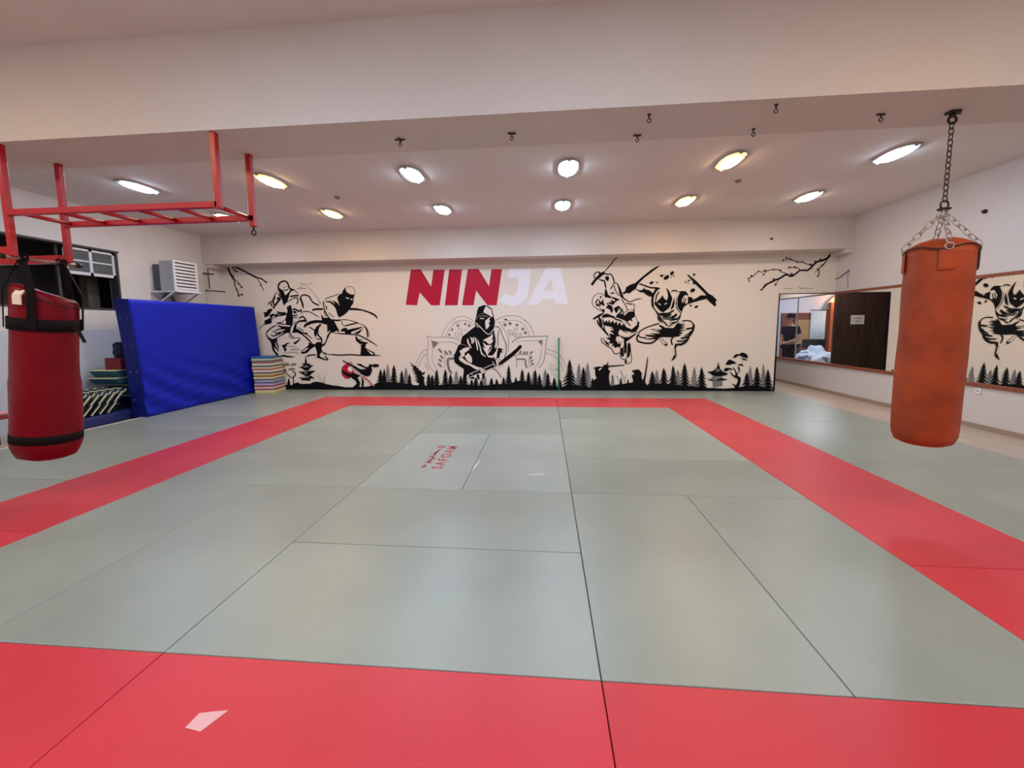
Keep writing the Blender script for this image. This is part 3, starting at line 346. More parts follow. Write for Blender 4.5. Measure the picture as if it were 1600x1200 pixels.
SK -5571,857 -5527,853 -5463,848 -5393,844 -5331,839 -5279,835 -5232,831 -5183,827 -5130,825 -5070,827 -5006,831 -4942,835 -4879,836 -4819,833 -4759,828 -4697,823 -4631,819 -4558,817 -4480,817 -4403,818 -4333,819 -4268,820 -4206,821 -4153,823 -4116,825 -4116,828 -4153,832 -4205,837 -4267,842 -4332,845 -4402,847 -4479,846 -4556,846 -4629,848 -4694,852 -4755,857 -4816,862 -4877,865 -4942,864 -5007,860 -5070,856 -5128,855 -5180,856 -5228,860 -5276,864 -5328,866 -5391,865 -5462,864 -5526,862 -5571,860
SK -5628,969 -5620,953 -5610,930 -5596,906 -5577,886 -5552,876 -5525,873 -5501,872 -5485,872 -5482,898 -5499,899 -5521,900 -5544,902 -5560,908 -5572,922 -5584,943 -5594,965 -5602,981
SK -5752,787 -5726,779 -5689,768 -5649,756 -5612,745 -5579,735 -5545,725 -5515,717 -5489,712 -5469,714 -5452,723 -5443,741 -5448,759 -5462,776 -5485,796 -5508,814 -5523,826 -5543,803 -5528,791 -5506,773 -5485,755 -5474,743 -5474,741 -5473,743 -5475,743 -5485,742 -5506,745 -5535,753 -5568,763 -5602,774 -5638,784 -5679,796 -5716,807 -5741,815
SK -5580,1590 -5598,1571 -5623,1544 -5648,1512 -5666,1478 -5677,1446 -5684,1412 -5687,1379 -5683,1347 -5668,1320 -5645,1298 -5623,1278 -5607,1259 -5599,1235 -5591,1209 -5585,1184 -5580,1167 -5577,1167 -5576,1185 -5576,1211 -5579,1241 -5589,1268 -5607,1292 -5631,1312 -5651,1332 -5664,1354 -5667,1380 -5664,1410 -5657,1442 -5647,1472 -5630,1502 -5610,1536 -5591,1566 -5578,1588
SG -5500,1578 -5493,1445 -5491,1445 -5499,1579
SG -5551,1569 -5546,1474 -5545,1474 -5549,1570''',
'mandala': '''SG -2626,1247 -2622,1271 -2616,1304 -2607,1342 -2592,1380 -2571,1419 -2545,1461 -2515,1503 -2483,1542 -2444,1580 -2399,1617 -2357,1650 -2328,1673 -2335,1681 -2364,1658 -2405,1625 -2451,1587 -2490,1549 -2523,1509 -2554,1467 -2580,1424 -2602,1384 -2617,1345 -2626,1306 -2632,1272 -2636,1249
SG -2534,1246 -2527,1270 -2518,1304 -2504,1342 -2486,1379 -2461,1416 -2431,1455 -2398,1492 -2362,1525 -2320,1553 -2271,1579 -2226,1600 -2195,1614 -2199,1624 -2230,1609 -2276,1588 -2325,1562 -2369,1533 -2405,1499 -2439,1461 -2470,1422 -2495,1384 -2514,1346 -2528,1307 -2538,1273 -2545,1249
PG -2431,1306 -2438,1285 -2453,1272 -2472,1273 -2487,1286 -2492,1307 -2486,1328 -2470,1341 -2452,1341 -2437,1327
PG -2360,1425 -2366,1406 -2382,1394 -2401,1394 -2416,1406 -2421,1425 -2415,1445 -2399,1456 -2380,1456 -2366,1444
PG -2219,1520 -2226,1499 -2242,1486 -2263,1487 -2279,1500 -2285,1521 -2278,1542 -2261,1554 -2241,1554 -2225,1541
SG -2337,1331 -2328,1336 -2315,1344 -2301,1349 -2289,1346 -2272,1328 -2252,1299 -2235,1270 -2228,1253 -2233,1249 -2248,1247 -2268,1250 -2285,1257 -2299,1271 -2314,1293 -2326,1315 -2335,1331 -2344,1325 -2335,1310 -2323,1288 -2308,1265 -2291,1249 -2271,1240 -2249,1237 -2229,1239 -2218,1252 -2225,1275 -2243,1305 -2264,1334 -2283,1354 -2302,1359 -2319,1353 -2333,1345 -2342,1340
SG -3008,1276 -2991,1269 -2966,1258 -2933,1248 -2892,1241 -2838,1240 -2773,1242 -2706,1245 -2646,1245 -2596,1244 -2550,1241 -2506,1238 -2464,1233 -2423,1229 -2384,1225 -2348,1219 -2314,1210 -2281,1195 -2250,1175 -2222,1156 -2203,1143 -2196,1153 -2215,1166 -2243,1185 -2275,1206 -2310,1221 -2345,1231 -2382,1237 -2422,1241 -2463,1245 -2505,1250 -2549,1253 -2595,1256 -2646,1257 -2706,1256 -2773,1254 -2838,1252 -2891,1253 -2930,1260 -2962,1270 -2986,1280 -3003,1287
SG -3007,1279 -3000,1254 -2989,1218 -2979,1176 -2975,1130 -2979,1080 -2990,1023 -3001,964 -3008,905 -3010,846 -3010,786 -3006,728 -2999,676 -2988,631 -2973,592 -2954,556 -2933,521 -2906,484 -2873,446 -2842,414 -2820,391 -2811,399 -2832,422 -2863,454 -2896,492 -2923,528 -2944,562 -2961,597 -2976,635 -2987,678 -2994,729 -2997,786 -2998,846 -2996,904 -2989,962 -2978,1021 -2967,1079 -2963,1131 -2967,1178 -2977,1222 -2988,1258 -2995,1283
SG -2903,1171 -2880,1162 -2847,1147 -2806,1133 -2757,1125 -2697,1125 -2627,1130 -2556,1136 -2497,1138 -2450,1133 -2410,1125 -2376,1116 -2346,1107 -2320,1099 -2300,1090 -2283,1083 -2271,1077 -2268,1085 -2279,1090 -2296,1098 -2317,1107 -2343,1116 -2374,1124 -2408,1134 -2448,1142 -2496,1147 -2557,1145 -2627,1139 -2697,1134 -2756,1133 -2803,1142 -2844,1155 -2876,1170 -2899,1179
SG -2886,1159 -2882,1127 -2877,1080 -2872,1028 -2870,979 -2874,934 -2882,887 -2890,842 -2894,798 -2891,757 -2885,718 -2877,680 -2867,645 -2853,609 -2836,574 -2820,544 -2808,522 -2800,527 -2812,548 -2828,578 -2845,613 -2858,648 -2868,683 -2877,719 -2882,758 -2885,798 -2881,841 -2874,886 -2865,933 -2861,979 -2863,1029 -2868,1082 -2873,1128 -2877,1161
PG -2901,1183 -2726,1129 -2766,1062 -2853,994
SG -3285,607 -3272,636 -3254,679 -3232,725 -3210,766 -3188,803 -3165,840 -3140,873 -3114,901 -3083,924 -3048,943 -3015,957 -2993,968 -2997,977 -3020,967 -3053,952 -3089,933 -3121,909 -3148,880 -3174,846 -3197,809 -3220,771 -3242,729 -3263,683 -3282,640 -3295,611
SG -3210,532 -3203,561 -3193,604 -3180,650 -3166,691 -3148,725 -3128,757 -3107,786 -3086,810 -3064,829 -3041,843 -3020,854 -3005,862 -3010,871 -3025,863 -3046,852 -3070,837 -3093,818 -3115,792 -3137,763 -3158,730 -3176,695 -3191,653 -3203,606 -3213,563 -3220,534
SG -3070,613 -3063,618 -3054,625 -3047,628 -3037,621 -3021,591 -3001,544 -2985,501 -2980,481 -2987,490 -3014,516 -3042,549 -3062,573 -3070,586 -3071,595 -3069,602 -3068,608 -3077,609 -3078,604 -3079,595 -3078,583 -3070,568 -3049,543 -3020,510 -2993,483 -2972,477 -2976,504 -2992,548 -3013,595 -3030,626 -3044,637 -3059,633 -3069,625 -3075,620
SG -2736,976 -2739,957 -2733,941 -2720,928 -2709,916 -2698,903 -2686,888 -2670,878 -2650,878 -2644,882 -2639,902 -2644,920 -2656,936 -2668,950 -2681,964 -2694,978 -2711,984 -2731,981
SG -2593,928 -2598,911 -2594,898 -2584,888 -2574,878 -2563,866 -2550,853 -2533,845 -2514,847 -2509,851 -2506,870 -2514,887 -2527,900 -2538,912 -2548,922 -2558,932 -2571,936 -2588,932
SG -2481,943 -2490,927 -2489,913 -2482,901 -2475,890 -2469,878 -2462,865 -2451,857 -2433,855 -2428,858 -2418,873 -2418,888 -2425,901 -2432,914 -2439,926 -2446,938 -2458,946 -2476,946
SG -2691,822 -2697,806 -2694,794 -2686,785 -2679,776 -2673,765 -2666,751 -2653,741 -2635,738 -2630,741 -2620,757 -2621,774 -2629,789 -2638,803 -2647,816 -2656,826 -2669,831 -2686,826
SG -2742,731 -2743,714 -2736,702 -2725,695 -2716,688 -2706,678 -2694,667 -2678,660 -2660,662 -2655,666 -2651,684 -2658,700 -2670,713 -2683,725 -2696,735 -2708,743 -2723,745 -2738,736
SG -2760,628 -2759,610 -2750,598 -2738,591 -2727,582 -2715,570 -2702,554 -2684,542 -2663,541 -2658,544 -2655,565 -2663,585 -2678,603 -2693,619 -2709,631 -2724,640 -2740,642 -2757,633
SG -2612,844 -2586,842 -2550,840 -2510,837 -2474,836 -2439,835 -2404,835 -2373,835 -2351,835 -2351,847 -2373,847 -2403,847 -2439,847 -2473,848 -2509,849 -2549,852 -2585,854 -2610,856
SG -2602,842 -2600,812 -2598,768 -2596,720 -2596,676 -2598,634 -2602,590 -2607,552 -2610,525 -2598,524 -2595,551 -2590,589 -2586,633 -2583,676 -2584,721 -2586,769 -2588,812 -2590,843
SG -2367,773 -2393,774 -2432,776 -2477,773 -2519,755 -2541,716 -2546,674 -2545,634 -2543,596 -2537,559 -2527,522 -2518,491 -2511,469 -2454,488 -2460,509 -2470,540 -2478,573 -2483,604 -2485,637 -2486,673 -2483,701 -2479,712 -2466,716 -2434,717 -2397,715 -2370,714
SG -2507,554 -2521,532 -2522,505 -2513,477 -2502,449 -2485,424 -2467,400 -2444,386 -2418,385 -2413,390 -2410,415 -2420,439 -2436,459 -2448,478 -2457,498 -2464,522 -2477,544 -2500,555
SG -2357,1648 -2339,1662 -2313,1681 -2283,1701 -2253,1715 -2223,1722 -2189,1725 -2155,1725 -2123,1723 -2094,1719 -2066,1712 -2039,1704 -2013,1694 -1988,1682 -1965,1668 -1942,1653 -1921,1638 -1900,1622 -1879,1605 -1860,1589 -1847,1578 -1840,1586 -1853,1597 -1871,1613 -1893,1630 -1915,1647 -1936,1662 -1959,1677 -1983,1691 -2008,1704 -2035,1714 -2063,1722 -2092,1729 -2122,1733 -2155,1735 -2190,1735 -2224,1732 -2257,1725 -2288,1710 -2319,1690 -2345,1670 -2364,1656
SG -2388,1551 -2372,1561 -2349,1577 -2322,1592 -2294,1605 -2262,1614 -2226,1621 -2189,1626 -2153,1629 -2117,1628 -2080,1624 -2045,1618 -2014,1611 -1989,1601 -1967,1590 -1949,1577 -1932,1565 -1917,1552 -1904,1539 -1894,1527 -1887,1519 -1878,1526 -1886,1534 -1896,1546 -1910,1560 -1925,1573 -1942,1586 -1962,1599 -1984,1611 -2011,1621 -2042,1629 -2078,1635 -2116,1638 -2153,1639 -2190,1637 -2228,1632 -2264,1624 -2297,1615 -2327,1602 -2355,1585 -2378,1570 -2394,1560
PG -2218,1516 -2225,1498 -2241,1487 -2261,1487 -2277,1498 -2282,1517 -2276,1535 -2259,1547 -2240,1547 -2224,1535
PG -2051,1552 -2057,1533 -2071,1522 -2089,1522 -2103,1534 -2108,1552 -2102,1571 -2088,1582 -2070,1582 -2056,1570
PG -1948,1514 -1956,1493 -1975,1480 -1998,1481 -2017,1494 -2024,1514 -2016,1535 -1997,1547 -1974,1547 -1955,1534
SG -2249,1438 -2240,1444 -2228,1452 -2216,1457 -2207,1456 -2197,1446 -2187,1428 -2179,1407 -2173,1385 -2169,1359 -2168,1327 -2169,1302 -2171,1293 -2179,1300 -2197,1321 -2216,1348 -2230,1370 -2239,1387 -2244,1402 -2247,1416 -2249,1425 -2259,1423 -2256,1413 -2253,1400 -2248,1383 -2239,1366 -2224,1343 -2205,1316 -2186,1293 -2169,1284 -2159,1300 -2158,1328 -2159,1360 -2163,1387 -2169,1410 -2178,1433 -2189,1452 -2202,1465 -2217,1467 -2233,1460 -2246,1452 -2254,1447
SG -2109,1400 -2099,1405 -2086,1412 -2072,1417 -2066,1418 -2063,1412 -2061,1400 -2060,1385 -2060,1375 -2050,1376 -2051,1386 -2051,1401 -2054,1415 -2061,1426 -2075,1426 -2090,1420 -2104,1413 -2113,1408
SG -2494,1239 -2473,1239 -2444,1239 -2411,1237 -2381,1233 -2354,1227 -2328,1218 -2303,1207 -2279,1196 -2255,1182 -2231,1166 -2210,1150 -2195,1140 -2189,1148 -2203,1159 -2224,1174 -2249,1191 -2274,1205 -2298,1217 -2324,1228 -2351,1237 -2379,1244 -2410,1248 -2443,1249 -2473,1249 -2494,1250
SG -2497,1132 -2476,1132 -2446,1131 -2414,1128 -2384,1123 -2356,1111 -2326,1094 -2300,1077 -2282,1066 -2277,1073 -2295,1085 -2321,1101 -2351,1118 -2381,1131 -2412,1137 -2446,1140 -2476,1140 -2496,1141
SG -1373,1613 -1354,1624 -1326,1641 -1294,1659 -1262,1675 -1229,1688 -1194,1700 -1159,1711 -1124,1719 -1089,1723 -1054,1726 -1019,1726 -986,1726 -957,1725 -930,1724 -904,1721 -877,1716 -850,1709 -822,1702 -795,1692 -769,1679 -742,1658 -713,1631 -688,1605 -670,1587 -661,1596 -679,1614 -704,1640 -734,1667 -762,1689 -790,1704 -818,1714 -847,1722 -875,1728 -902,1733 -929,1736 -957,1738 -986,1739 -1019,1739 -1054,1738 -1090,1736 -1126,1731 -1162,1723 -1198,1712 -1234,1700 -1267,1687 -1300,1671 -1332,1652 -1360,1635 -1380,1623
SG -1236,1570 -1216,1578 -1189,1589 -1157,1601 -1125,1610 -1092,1615 -1056,1619 -1020,1621 -987,1622 -955,1621 -924,1618 -897,1614 -877,1612 -876,1622 -895,1625 -923,1628 -955,1631 -987,1633 -1021,1632 -1057,1630 -1093,1626 -1127,1620 -1160,1611 -1192,1599 -1220,1588 -1240,1580
PK -1200,1657 -1098,1661 -1107,1620
SG -697,1624 -680,1608 -656,1585 -630,1559 -607,1532 -586,1504 -567,1473 -549,1442 -534,1414 -522,1389 -512,1366 -505,1344 -499,1324 -494,1304 -492,1284 -491,1268 -490,1256 -477,1257 -478,1269 -479,1286 -482,1306 -486,1327 -493,1348 -501,1370 -511,1394 -523,1420 -538,1448 -556,1480 -576,1511 -597,1540 -621,1568 -647,1594 -672,1617 -688,1633
SG -870,1612 -851,1604 -825,1593 -796,1578 -770,1561 -746,1540 -723,1514 -700,1487 -680,1461 -661,1436 -644,1411 -629,1385 -616,1361 -606,1333 -597,1304 -590,1278 -585,1260 -575,1263 -580,1281 -587,1307 -596,1337 -607,1365 -620,1391 -635,1416 -652,1442 -671,1467 -692,1494 -715,1521 -739,1547 -763,1570 -791,1588 -821,1602 -847,1614 -865,1622
PG -1109,1523 -1117,1500 -1138,1485 -1163,1485 -1183,1500 -1191,1524 -1183,1548 -1162,1562 -1137,1562 -1117,1547
PG -994,1550 -1002,1526 -1022,1512 -1047,1512 -1067,1527 -1075,1550 -1067,1574 -1046,1588 -1021,1588 -1001,1573
PG -838,1516 -845,1496 -862,1483 -884,1483 -901,1496 -908,1517 -901,1537 -883,1549 -862,1549 -844,1536
PG -705,1423 -712,1403 -729,1390 -751,1390 -768,1403 -775,1424 -768,1444 -751,1457 -729,1456 -712,1444
PG -644,1336 -651,1314 -670,1301 -692,1301 -711,1315 -718,1336 -710,1358 -692,1371 -669,1371 -651,1357
SG -1076,1364 -1072,1376 -1065,1392 -1057,1406 -1052,1411 -1047,1409 -1036,1401 -1027,1389 -1022,1375 -1022,1352 -1027,1321 -1034,1294 -1037,1285 -1042,1294 -1055,1320 -1068,1349 -1076,1369 -1088,1364 -1079,1344 -1067,1314 -1053,1287 -1036,1273 -1022,1289 -1015,1318 -1010,1350 -1009,1376 -1015,1395 -1027,1410 -1041,1420 -1055,1423 -1068,1414 -1076,1397 -1083,1381 -1088,1369
SG -980,1277 -974,1299 -966,1331 -956,1364 -947,1391 -937,1410 -927,1426 -917,1438 -908,1444 -898,1446 -888,1445 -881,1440 -877,1433 -879,1417 -885,1394 -894,1370 -903,1350 -913,1336 -924,1325 -936,1315 -948,1307 -959,1299 -971,1293 -981,1288 -989,1284 -983,1273 -976,1276 -965,1282 -952,1288 -940,1296 -928,1305 -915,1315 -903,1328 -892,1344 -882,1365 -873,1390 -866,1415 -864,1435 -871,1449 -884,1457 -899,1459 -913,1456 -925,1447 -937,1434 -948,1416 -958,1396 -968,1368 -978,1334 -986,1302 -992,1280
SG -930,1240 -921,1251 -908,1267 -892,1283 -876,1295 -857,1303 -834,1309 -812,1312 -797,1312 -788,1309 -782,1304 -780,1299 -781,1294 -790,1287 -805,1277 -825,1268 -844,1261 -867,1256 -894,1253 -918,1252 -936,1251 -935,1238 -917,1239 -893,1241 -865,1244 -841,1248 -820,1256 -799,1266 -782,1277 -771,1287 -767,1300 -771,1312 -781,1321 -795,1325 -814,1324 -837,1321 -861,1315 -882,1306 -901,1293 -917,1276 -931,1259 -940,1248
SG -1298,1604 -1280,1576 -1253,1535 -1224,1489 -1198,1447 -1175,1411 -1153,1377 -1133,1343 -1116,1309 -1103,1278 -1093,1250 -1086,1217 -1081,1173 -1080,1107 -1083,1026 -1086,949 -1089,896 -1076,895 -1074,949 -1070,1026 -1067,1107 -1068,1174 -1073,1219 -1081,1253 -1091,1283 -1105,1315 -1122,1349 -1142,1384 -1164,1418 -1187,1454 -1213,1496 -1243,1541 -1269,1583 -1288,1611
SG -985,1109 -969,1123 -948,1143 -922,1164 -894,1181 -858,1196 -815,1210 -775,1222 -747,1230 -753,1250 -781,1242 -822,1230 -866,1216 -903,1200 -934,1181 -961,1159 -984,1139 -999,1125
SG -750,1232 -719,1233 -675,1235 -623,1237 -566,1239 -500,1241 -425,1243 -352,1245 -291,1246 -245,1248 -207,1249 -179,1251 -158,1252 -159,1268 -180,1268 -208,1266 -245,1265 -291,1263 -352,1262 -426,1260 -501,1258 -566,1256 -623,1254 -676,1252 -720,1250 -751,1248
SG -170,1256 -177,1239 -187,1214 -198,1184 -207,1150 -213,1114 -217,1075 -221,1032 -226,984 -231,929 -238,866 -245,806 -253,755 -262,717 -272,688 -284,663 -298,637 -318,607 -342,577 -365,550 -381,531 -370,521 -354,540 -331,567 -306,598 -286,629 -271,656 -259,682 -248,713 -239,752 -230,804 -223,865 -217,927 -211,983 -206,1030 -202,1073 -198,1112 -193,1147 -184,1179 -173,1209 -163,1233 -156,1251
SG -888,1108 -869,1116 -842,1127 -804,1139 -751,1147 -666,1149 -558,1149 -454,1147 -383,1146 -383,1154 -454,1155 -558,1157 -666,1158 -751,1155 -806,1147 -845,1135 -872,1124 -892,1116
SG -309,1040 -313,995 -317,930 -323,861 -333,801 -345,753 -361,709 -379,670 -397,635 -418,604 -442,577 -464,555 -480,539 -474,533 -458,549 -436,571 -412,599 -390,631 -371,666 -353,706 -337,750 -324,799 -315,860 -309,930 -304,994 -301,1039
PG -397,1152 -280,1172 -305,1032
SG -778,928 -794,927 -804,918 -811,907 -817,896 -823,886 -830,875 -832,863 -825,849 -820,847 -805,846 -794,852 -787,863 -781,874 -774,885 -767,898 -766,911 -773,925
SG -695,914 -710,914 -721,907 -727,897 -733,887 -739,878 -746,869 -748,858 -741,844 -737,841 -722,839 -712,844 -705,854 -698,863 -691,874 -685,884 -683,897 -690,911
SG -625,909 -641,910 -652,904 -661,893 -668,883 -676,872 -682,861 -684,848 -677,835 -672,832 -657,832 -646,838 -640,849 -634,858 -627,868 -619,878 -616,891 -621,906
SG -514,913 -530,916 -544,910 -555,900 -565,889 -574,879 -584,868 -588,855 -584,839 -580,836 -564,834 -552,840 -543,850 -534,860 -525,870 -514,880 -508,893 -511,910
SG -538,802 -554,801 -565,792 -572,780 -578,769 -583,758 -589,747 -589,735 -580,723 -576,721 -560,721 -551,728 -546,739 -540,749 -535,760 -528,771 -526,785 -534,799
SG -520,718 -535,721 -545,715 -552,706 -559,696 -565,686 -571,676 -571,664 -564,652 -559,649 -544,648 -534,655 -529,664 -523,673 -517,681 -511,690 -509,702 -516,715
SG -497,644 -512,647 -524,643 -532,633 -540,623 -547,613 -553,603 -553,592 -545,579 -541,576 -526,575 -517,581 -511,590 -506,597 -499,605 -492,614 -488,626 -493,641
SG -942,805 -918,811 -883,819 -842,827 -799,830 -747,829 -686,825 -630,817 -595,805 -587,791 -594,771 -606,743 -612,708 -606,662 -595,607 -583,556 -576,520 -563,523 -571,559 -582,610 -593,664 -599,708 -594,739 -582,767 -574,792 -588,815 -628,829 -685,838 -746,842 -799,843 -844,840 -886,832 -921,823 -945,818
SG -940,805 -933,803 -925,803 -916,796 -908,773 -901,720 -895,645 -891,572 -887,522 -874,523 -878,573 -883,646 -889,721 -896,775 -905,802 -919,814 -931,816 -937,817
SG -902,707 -859,709 -798,711 -738,711 -700,705 -695,700 -696,687 -702,662 -703,632 -695,600 -686,567 -676,537 -670,517 -636,527 -642,548 -651,578 -660,610 -667,636 -666,657 -660,682 -661,714 -687,739 -735,747 -799,748 -861,745 -903,744
SG -205,953 -180,947 -144,939 -104,929 -66,915 -29,900 9,881 45,860 78,835 108,805 134,770 158,733 180,696 199,656 215,614 229,575 238,549 248,552 238,579 225,617 208,660 189,701 167,738 143,776 115,811 85,842 51,868 13,890 -25,909 -63,925 -102,938 -142,949 -178,957 -202,963
SG -220,872 -192,863 -152,850 -108,833 -67,813 -28,788 11,758 47,727 78,695 102,663 122,630 137,596 151,564 162,531 170,497 176,467 180,446 190,448 186,469 180,499 172,533 160,567 147,600 131,634 111,669 86,702 54,734 17,766 -23,796 -62,822 -104,842 -149,859 -189,872 -217,882
SG -133,498 -129,521 -122,555 -113,587 -105,608 -96,613 -84,611 -74,604 -68,595 -70,577 -77,552 -87,526 -97,509 -106,503 -117,501 -129,503 -137,503 -138,495 -130,494 -117,493 -103,495 -90,504 -80,523 -69,549 -62,576 -60,596 -67,610 -81,619 -97,621 -112,613 -121,590 -130,557 -137,523 -142,500
SG -97,430 -86,445 -70,467 -52,489 -33,502 -11,506 16,503 40,497 54,491 55,488 51,482 39,474 22,466 -5,458 -41,449 -77,442 -102,436 -100,428 -75,433 -39,441 -3,449 25,458 44,466 57,476 63,487 59,498 43,505 18,511 -11,514 -36,510 -58,495 -77,473 -93,450 -104,435
SG -94,368 -77,368 -52,368 -27,366 -7,361 8,351 20,336 31,321 38,311 45,316 38,326 27,341 13,357 -4,369 -26,375 -52,376 -77,377 -93,377''',
'swordsman_centre': '''PK -1585,1976 -1493,1931 -1447,1893 -1434,1811 -1412,1738 -1390,1636 -1384,1581 -1407,1444 -1372,1250 -1365,1064 -1330,878 -1355,738 -1371,635 -1334,551 -1466,514 -1628,448 -1659,259 -1849,259 -2058,287 -2153,315 -2130,505 -2224,562 -2346,656 -2363,751 -2361,817 -2301,939 -2251,1060 -2193,1088 -2172,1209 -2152,1265 -2036,1348 -1922,1439 -1846,1485 -1843,1623 -1813,1733 -1792,1852 -1753,1943 -1632,1980
PW -1590,1957 -1503,1903 -1461,1875 -1453,1802 -1432,1738 -1433,1697 -1542,1762 -1645,1814 -1633,1869
SD -1645,1794 -1661,1790 -1684,1784 -1709,1777 -1730,1768 -1745,1757 -1758,1745 -1769,1731 -1779,1716 -1790,1698 -1802,1676 -1811,1657 -1818,1643 -1811,1640 -1805,1653 -1795,1673 -1784,1694 -1773,1712 -1762,1727 -1752,1740 -1741,1751 -1727,1761 -1707,1770 -1682,1777 -1659,1783 -1643,1787
PW -1605,1621 -1543,1675 -1473,1715 -1516,1647 -1493,1601 -1535,1565 -1503,1527 -1546,1454 -1594,1422 -1609,1529
SW -1739,1681 -1731,1672 -1717,1667 -1700,1664 -1684,1662 -1666,1662 -1648,1664 -1632,1669 -1622,1677 -1622,1679 -1634,1684 -1650,1684 -1667,1683 -1683,1682 -1697,1684 -1713,1686 -1727,1687 -1739,1683
SD -1738,1718 -1719,1718 -1693,1722 -1663,1728 -1636,1729 -1607,1726 -1575,1718 -1545,1712 -1524,1711 -1524,1712 -1543,1721 -1572,1731 -1604,1738 -1635,1742 -1665,1740 -1695,1735 -1721,1727 -1739,1719
SW -1832,1570 -1813,1552 -1787,1527 -1756,1496 -1721,1463 -1681,1420 -1635,1368 -1588,1322 -1540,1299 -1494,1316 -1453,1358 -1418,1403 -1395,1433 -1409,1445 -1433,1414 -1467,1370 -1504,1331 -1539,1317 -1576,1337 -1622,1380 -1667,1432 -1708,1476 -1743,1509 -1774,1540 -1800,1565 -1819,1583
SW -1827,1530 -1823,1519 -1815,1505 -1804,1491 -1793,1480 -1782,1472 -1771,1467 -1760,1464 -1752,1465 -1752,1466 -1757,1472 -1766,1477 -1776,1482 -1786,1488 -1795,1499 -1805,1512 -1816,1524 -1825,1531
PW -1498,1260 -1441,1329 -1435,1250 -1471,1158 -1415,1199 -1458,1102 -1533,1079 -1598,1145 -1668,1168 -1644,1187 -1587,1214
PW -1673,1127 -1590,1056 -1496,1058 -1459,1060 -1516,1000 -1545,935 -1564,888 -1610,954
PW -1675,1020 -1619,973 -1555,888 -1478,1000 -1449,1046 -1498,925 -1570,837 -1648,945
SW -2032,1217 -2042,1198 -2044,1172 -2040,1141 -2031,1108 -2015,1073 -1994,1034 -1970,1001 -1946,983 -1942,985 -1946,1015 -1961,1052 -1981,1089 -1995,1121 -2003,1149 -2007,1177 -2014,1201 -2027,1218
SW -1965,1249 -1966,1231 -1959,1212 -1949,1194 -1942,1176 -1939,1154 -1939,1128 -1935,1104 -1926,1086 -1922,1086 -1911,1103 -1907,1129 -1907,1157 -1911,1183 -1919,1207 -1931,1228 -1945,1244 -1961,1250
SW -1899,1249 -1905,1238 -1907,1226 -1904,1213 -1903,1197 -1902,1175 -1903,1148 -1900,1123 -1892,1105 -1889,1105 -1879,1122 -1875,1148 -1874,1175 -1874,1199 -1876,1217 -1879,1232 -1885,1243 -1895,1249
SW -1852,1248 -1855,1217 -1849,1174 -1839,1127 -1831,1083 -1824,1040 -1818,994 -1810,954 -1796,927 -1792,927 -1786,957 -1787,998 -1793,1044 -1799,1088 -1808,1133 -1818,1181 -1832,1222 -1848,1249
SW -1800,1206 -1795,1170 -1784,1119 -1768,1065 -1754,1016 -1743,973 -1733,930 -1723,890 -1708,854 -1685,826 -1656,806 -1629,795 -1609,789 -1607,792 -1621,807 -1643,826 -1666,845 -1685,868 -1698,898 -1708,936 -1717,979 -1728,1024 -1743,1073 -1761,1127 -1781,1174 -1797,1207
PW -1407,1379 -1384,1397 -1353,1249 -1346,1101 -1376,971 -1394,1018 -1368,1157 -1381,1250
SK -1383,1483 -1365,1481 -1338,1479 -1311,1473 -1290,1461 -1274,1437 -1260,1404 -1248,1369 -1237,1339 -1229,1316 -1224,1299 -1219,1280 -1210,1255 -1196,1222 -1178,1184 -1160,1145 -1147,1107 -1139,1071 -1134,1035 -1131,1001 -1130,970 -1130,945 -1132,924 -1135,903 -1140,879 -1149,846 -1160,808 -1171,773 -1179,749 -1166,745 -1159,769 -1148,804 -1136,842 -1127,876 -1122,901 -1119,922 -1117,944 -1117,970 -1118,1002 -1121,1037 -1126,1074 -1134,1111 -1148,1149 -1166,1189 -1184,1227 -1198,1260 -1207,1284 -1212,1302 -1217,1320 -1225,1343 -1236,1373 -1248,1409 -1262,1443 -1281,1470 -1307,1485 -1336,1492 -1364,1494 -1382,1496
SK -1301,1416 -1305,1390 -1311,1352 -1317,1309 -1322,1268 -1323,1229 -1323,1188 -1323,1149 -1324,1111 -1327,1072 -1332,1032 -1336,996 -1339,972 -1327,970 -1324,995 -1320,1030 -1315,1070 -1312,1110 -1311,1149 -1311,1188 -1311,1228 -1310,1267 -1305,1308 -1299,1350 -1293,1388 -1289,1414
PW -2226,920 -2119,994 -2005,1017 -1983,965 -2122,863 -2099,835 -2143,783 -2248,760 -2189,844
PW -2253,755 -2181,780 -2125,731 -2060,675 -1937,608 -1806,550 -1674,523 -1613,481 -1652,405 -1704,396 -1750,471 -1863,500 -1976,575 -2108,623 -2221,699
PW -2105,797 -2018,876 -1939,778 -1931,674 -1956,641 -2050,693
SK -2239,740 -2227,747 -2211,757 -2194,767 -2179,773 -2167,775 -2154,775 -2141,771 -2127,764 -2113,752 -2098,736 -2082,717 -2063,698 -2039,680 -2011,662 -1984,647 -1966,636 -1965,637 -1981,651 -2006,669 -2032,689 -2055,707 -2073,725 -2090,743 -2105,760 -2121,774 -2137,782 -2152,786 -2167,786 -2183,784 -2200,776 -2216,764 -2230,751 -2239,742
SK -1778,523 -1772,511 -1761,498 -1747,484 -1736,472 -1728,460 -1720,446 -1712,435 -1704,429 -1703,429 -1704,440 -1709,453 -1717,467 -1726,480 -1738,494 -1752,507 -1765,518 -1777,524
SK -1721,542 -1715,529 -1703,513 -1690,498 -1680,483 -1676,467 -1674,448 -1671,431 -1667,419 -1665,420 -1662,432 -1661,450 -1663,469 -1668,488 -1679,506 -1693,522 -1708,535 -1720,543
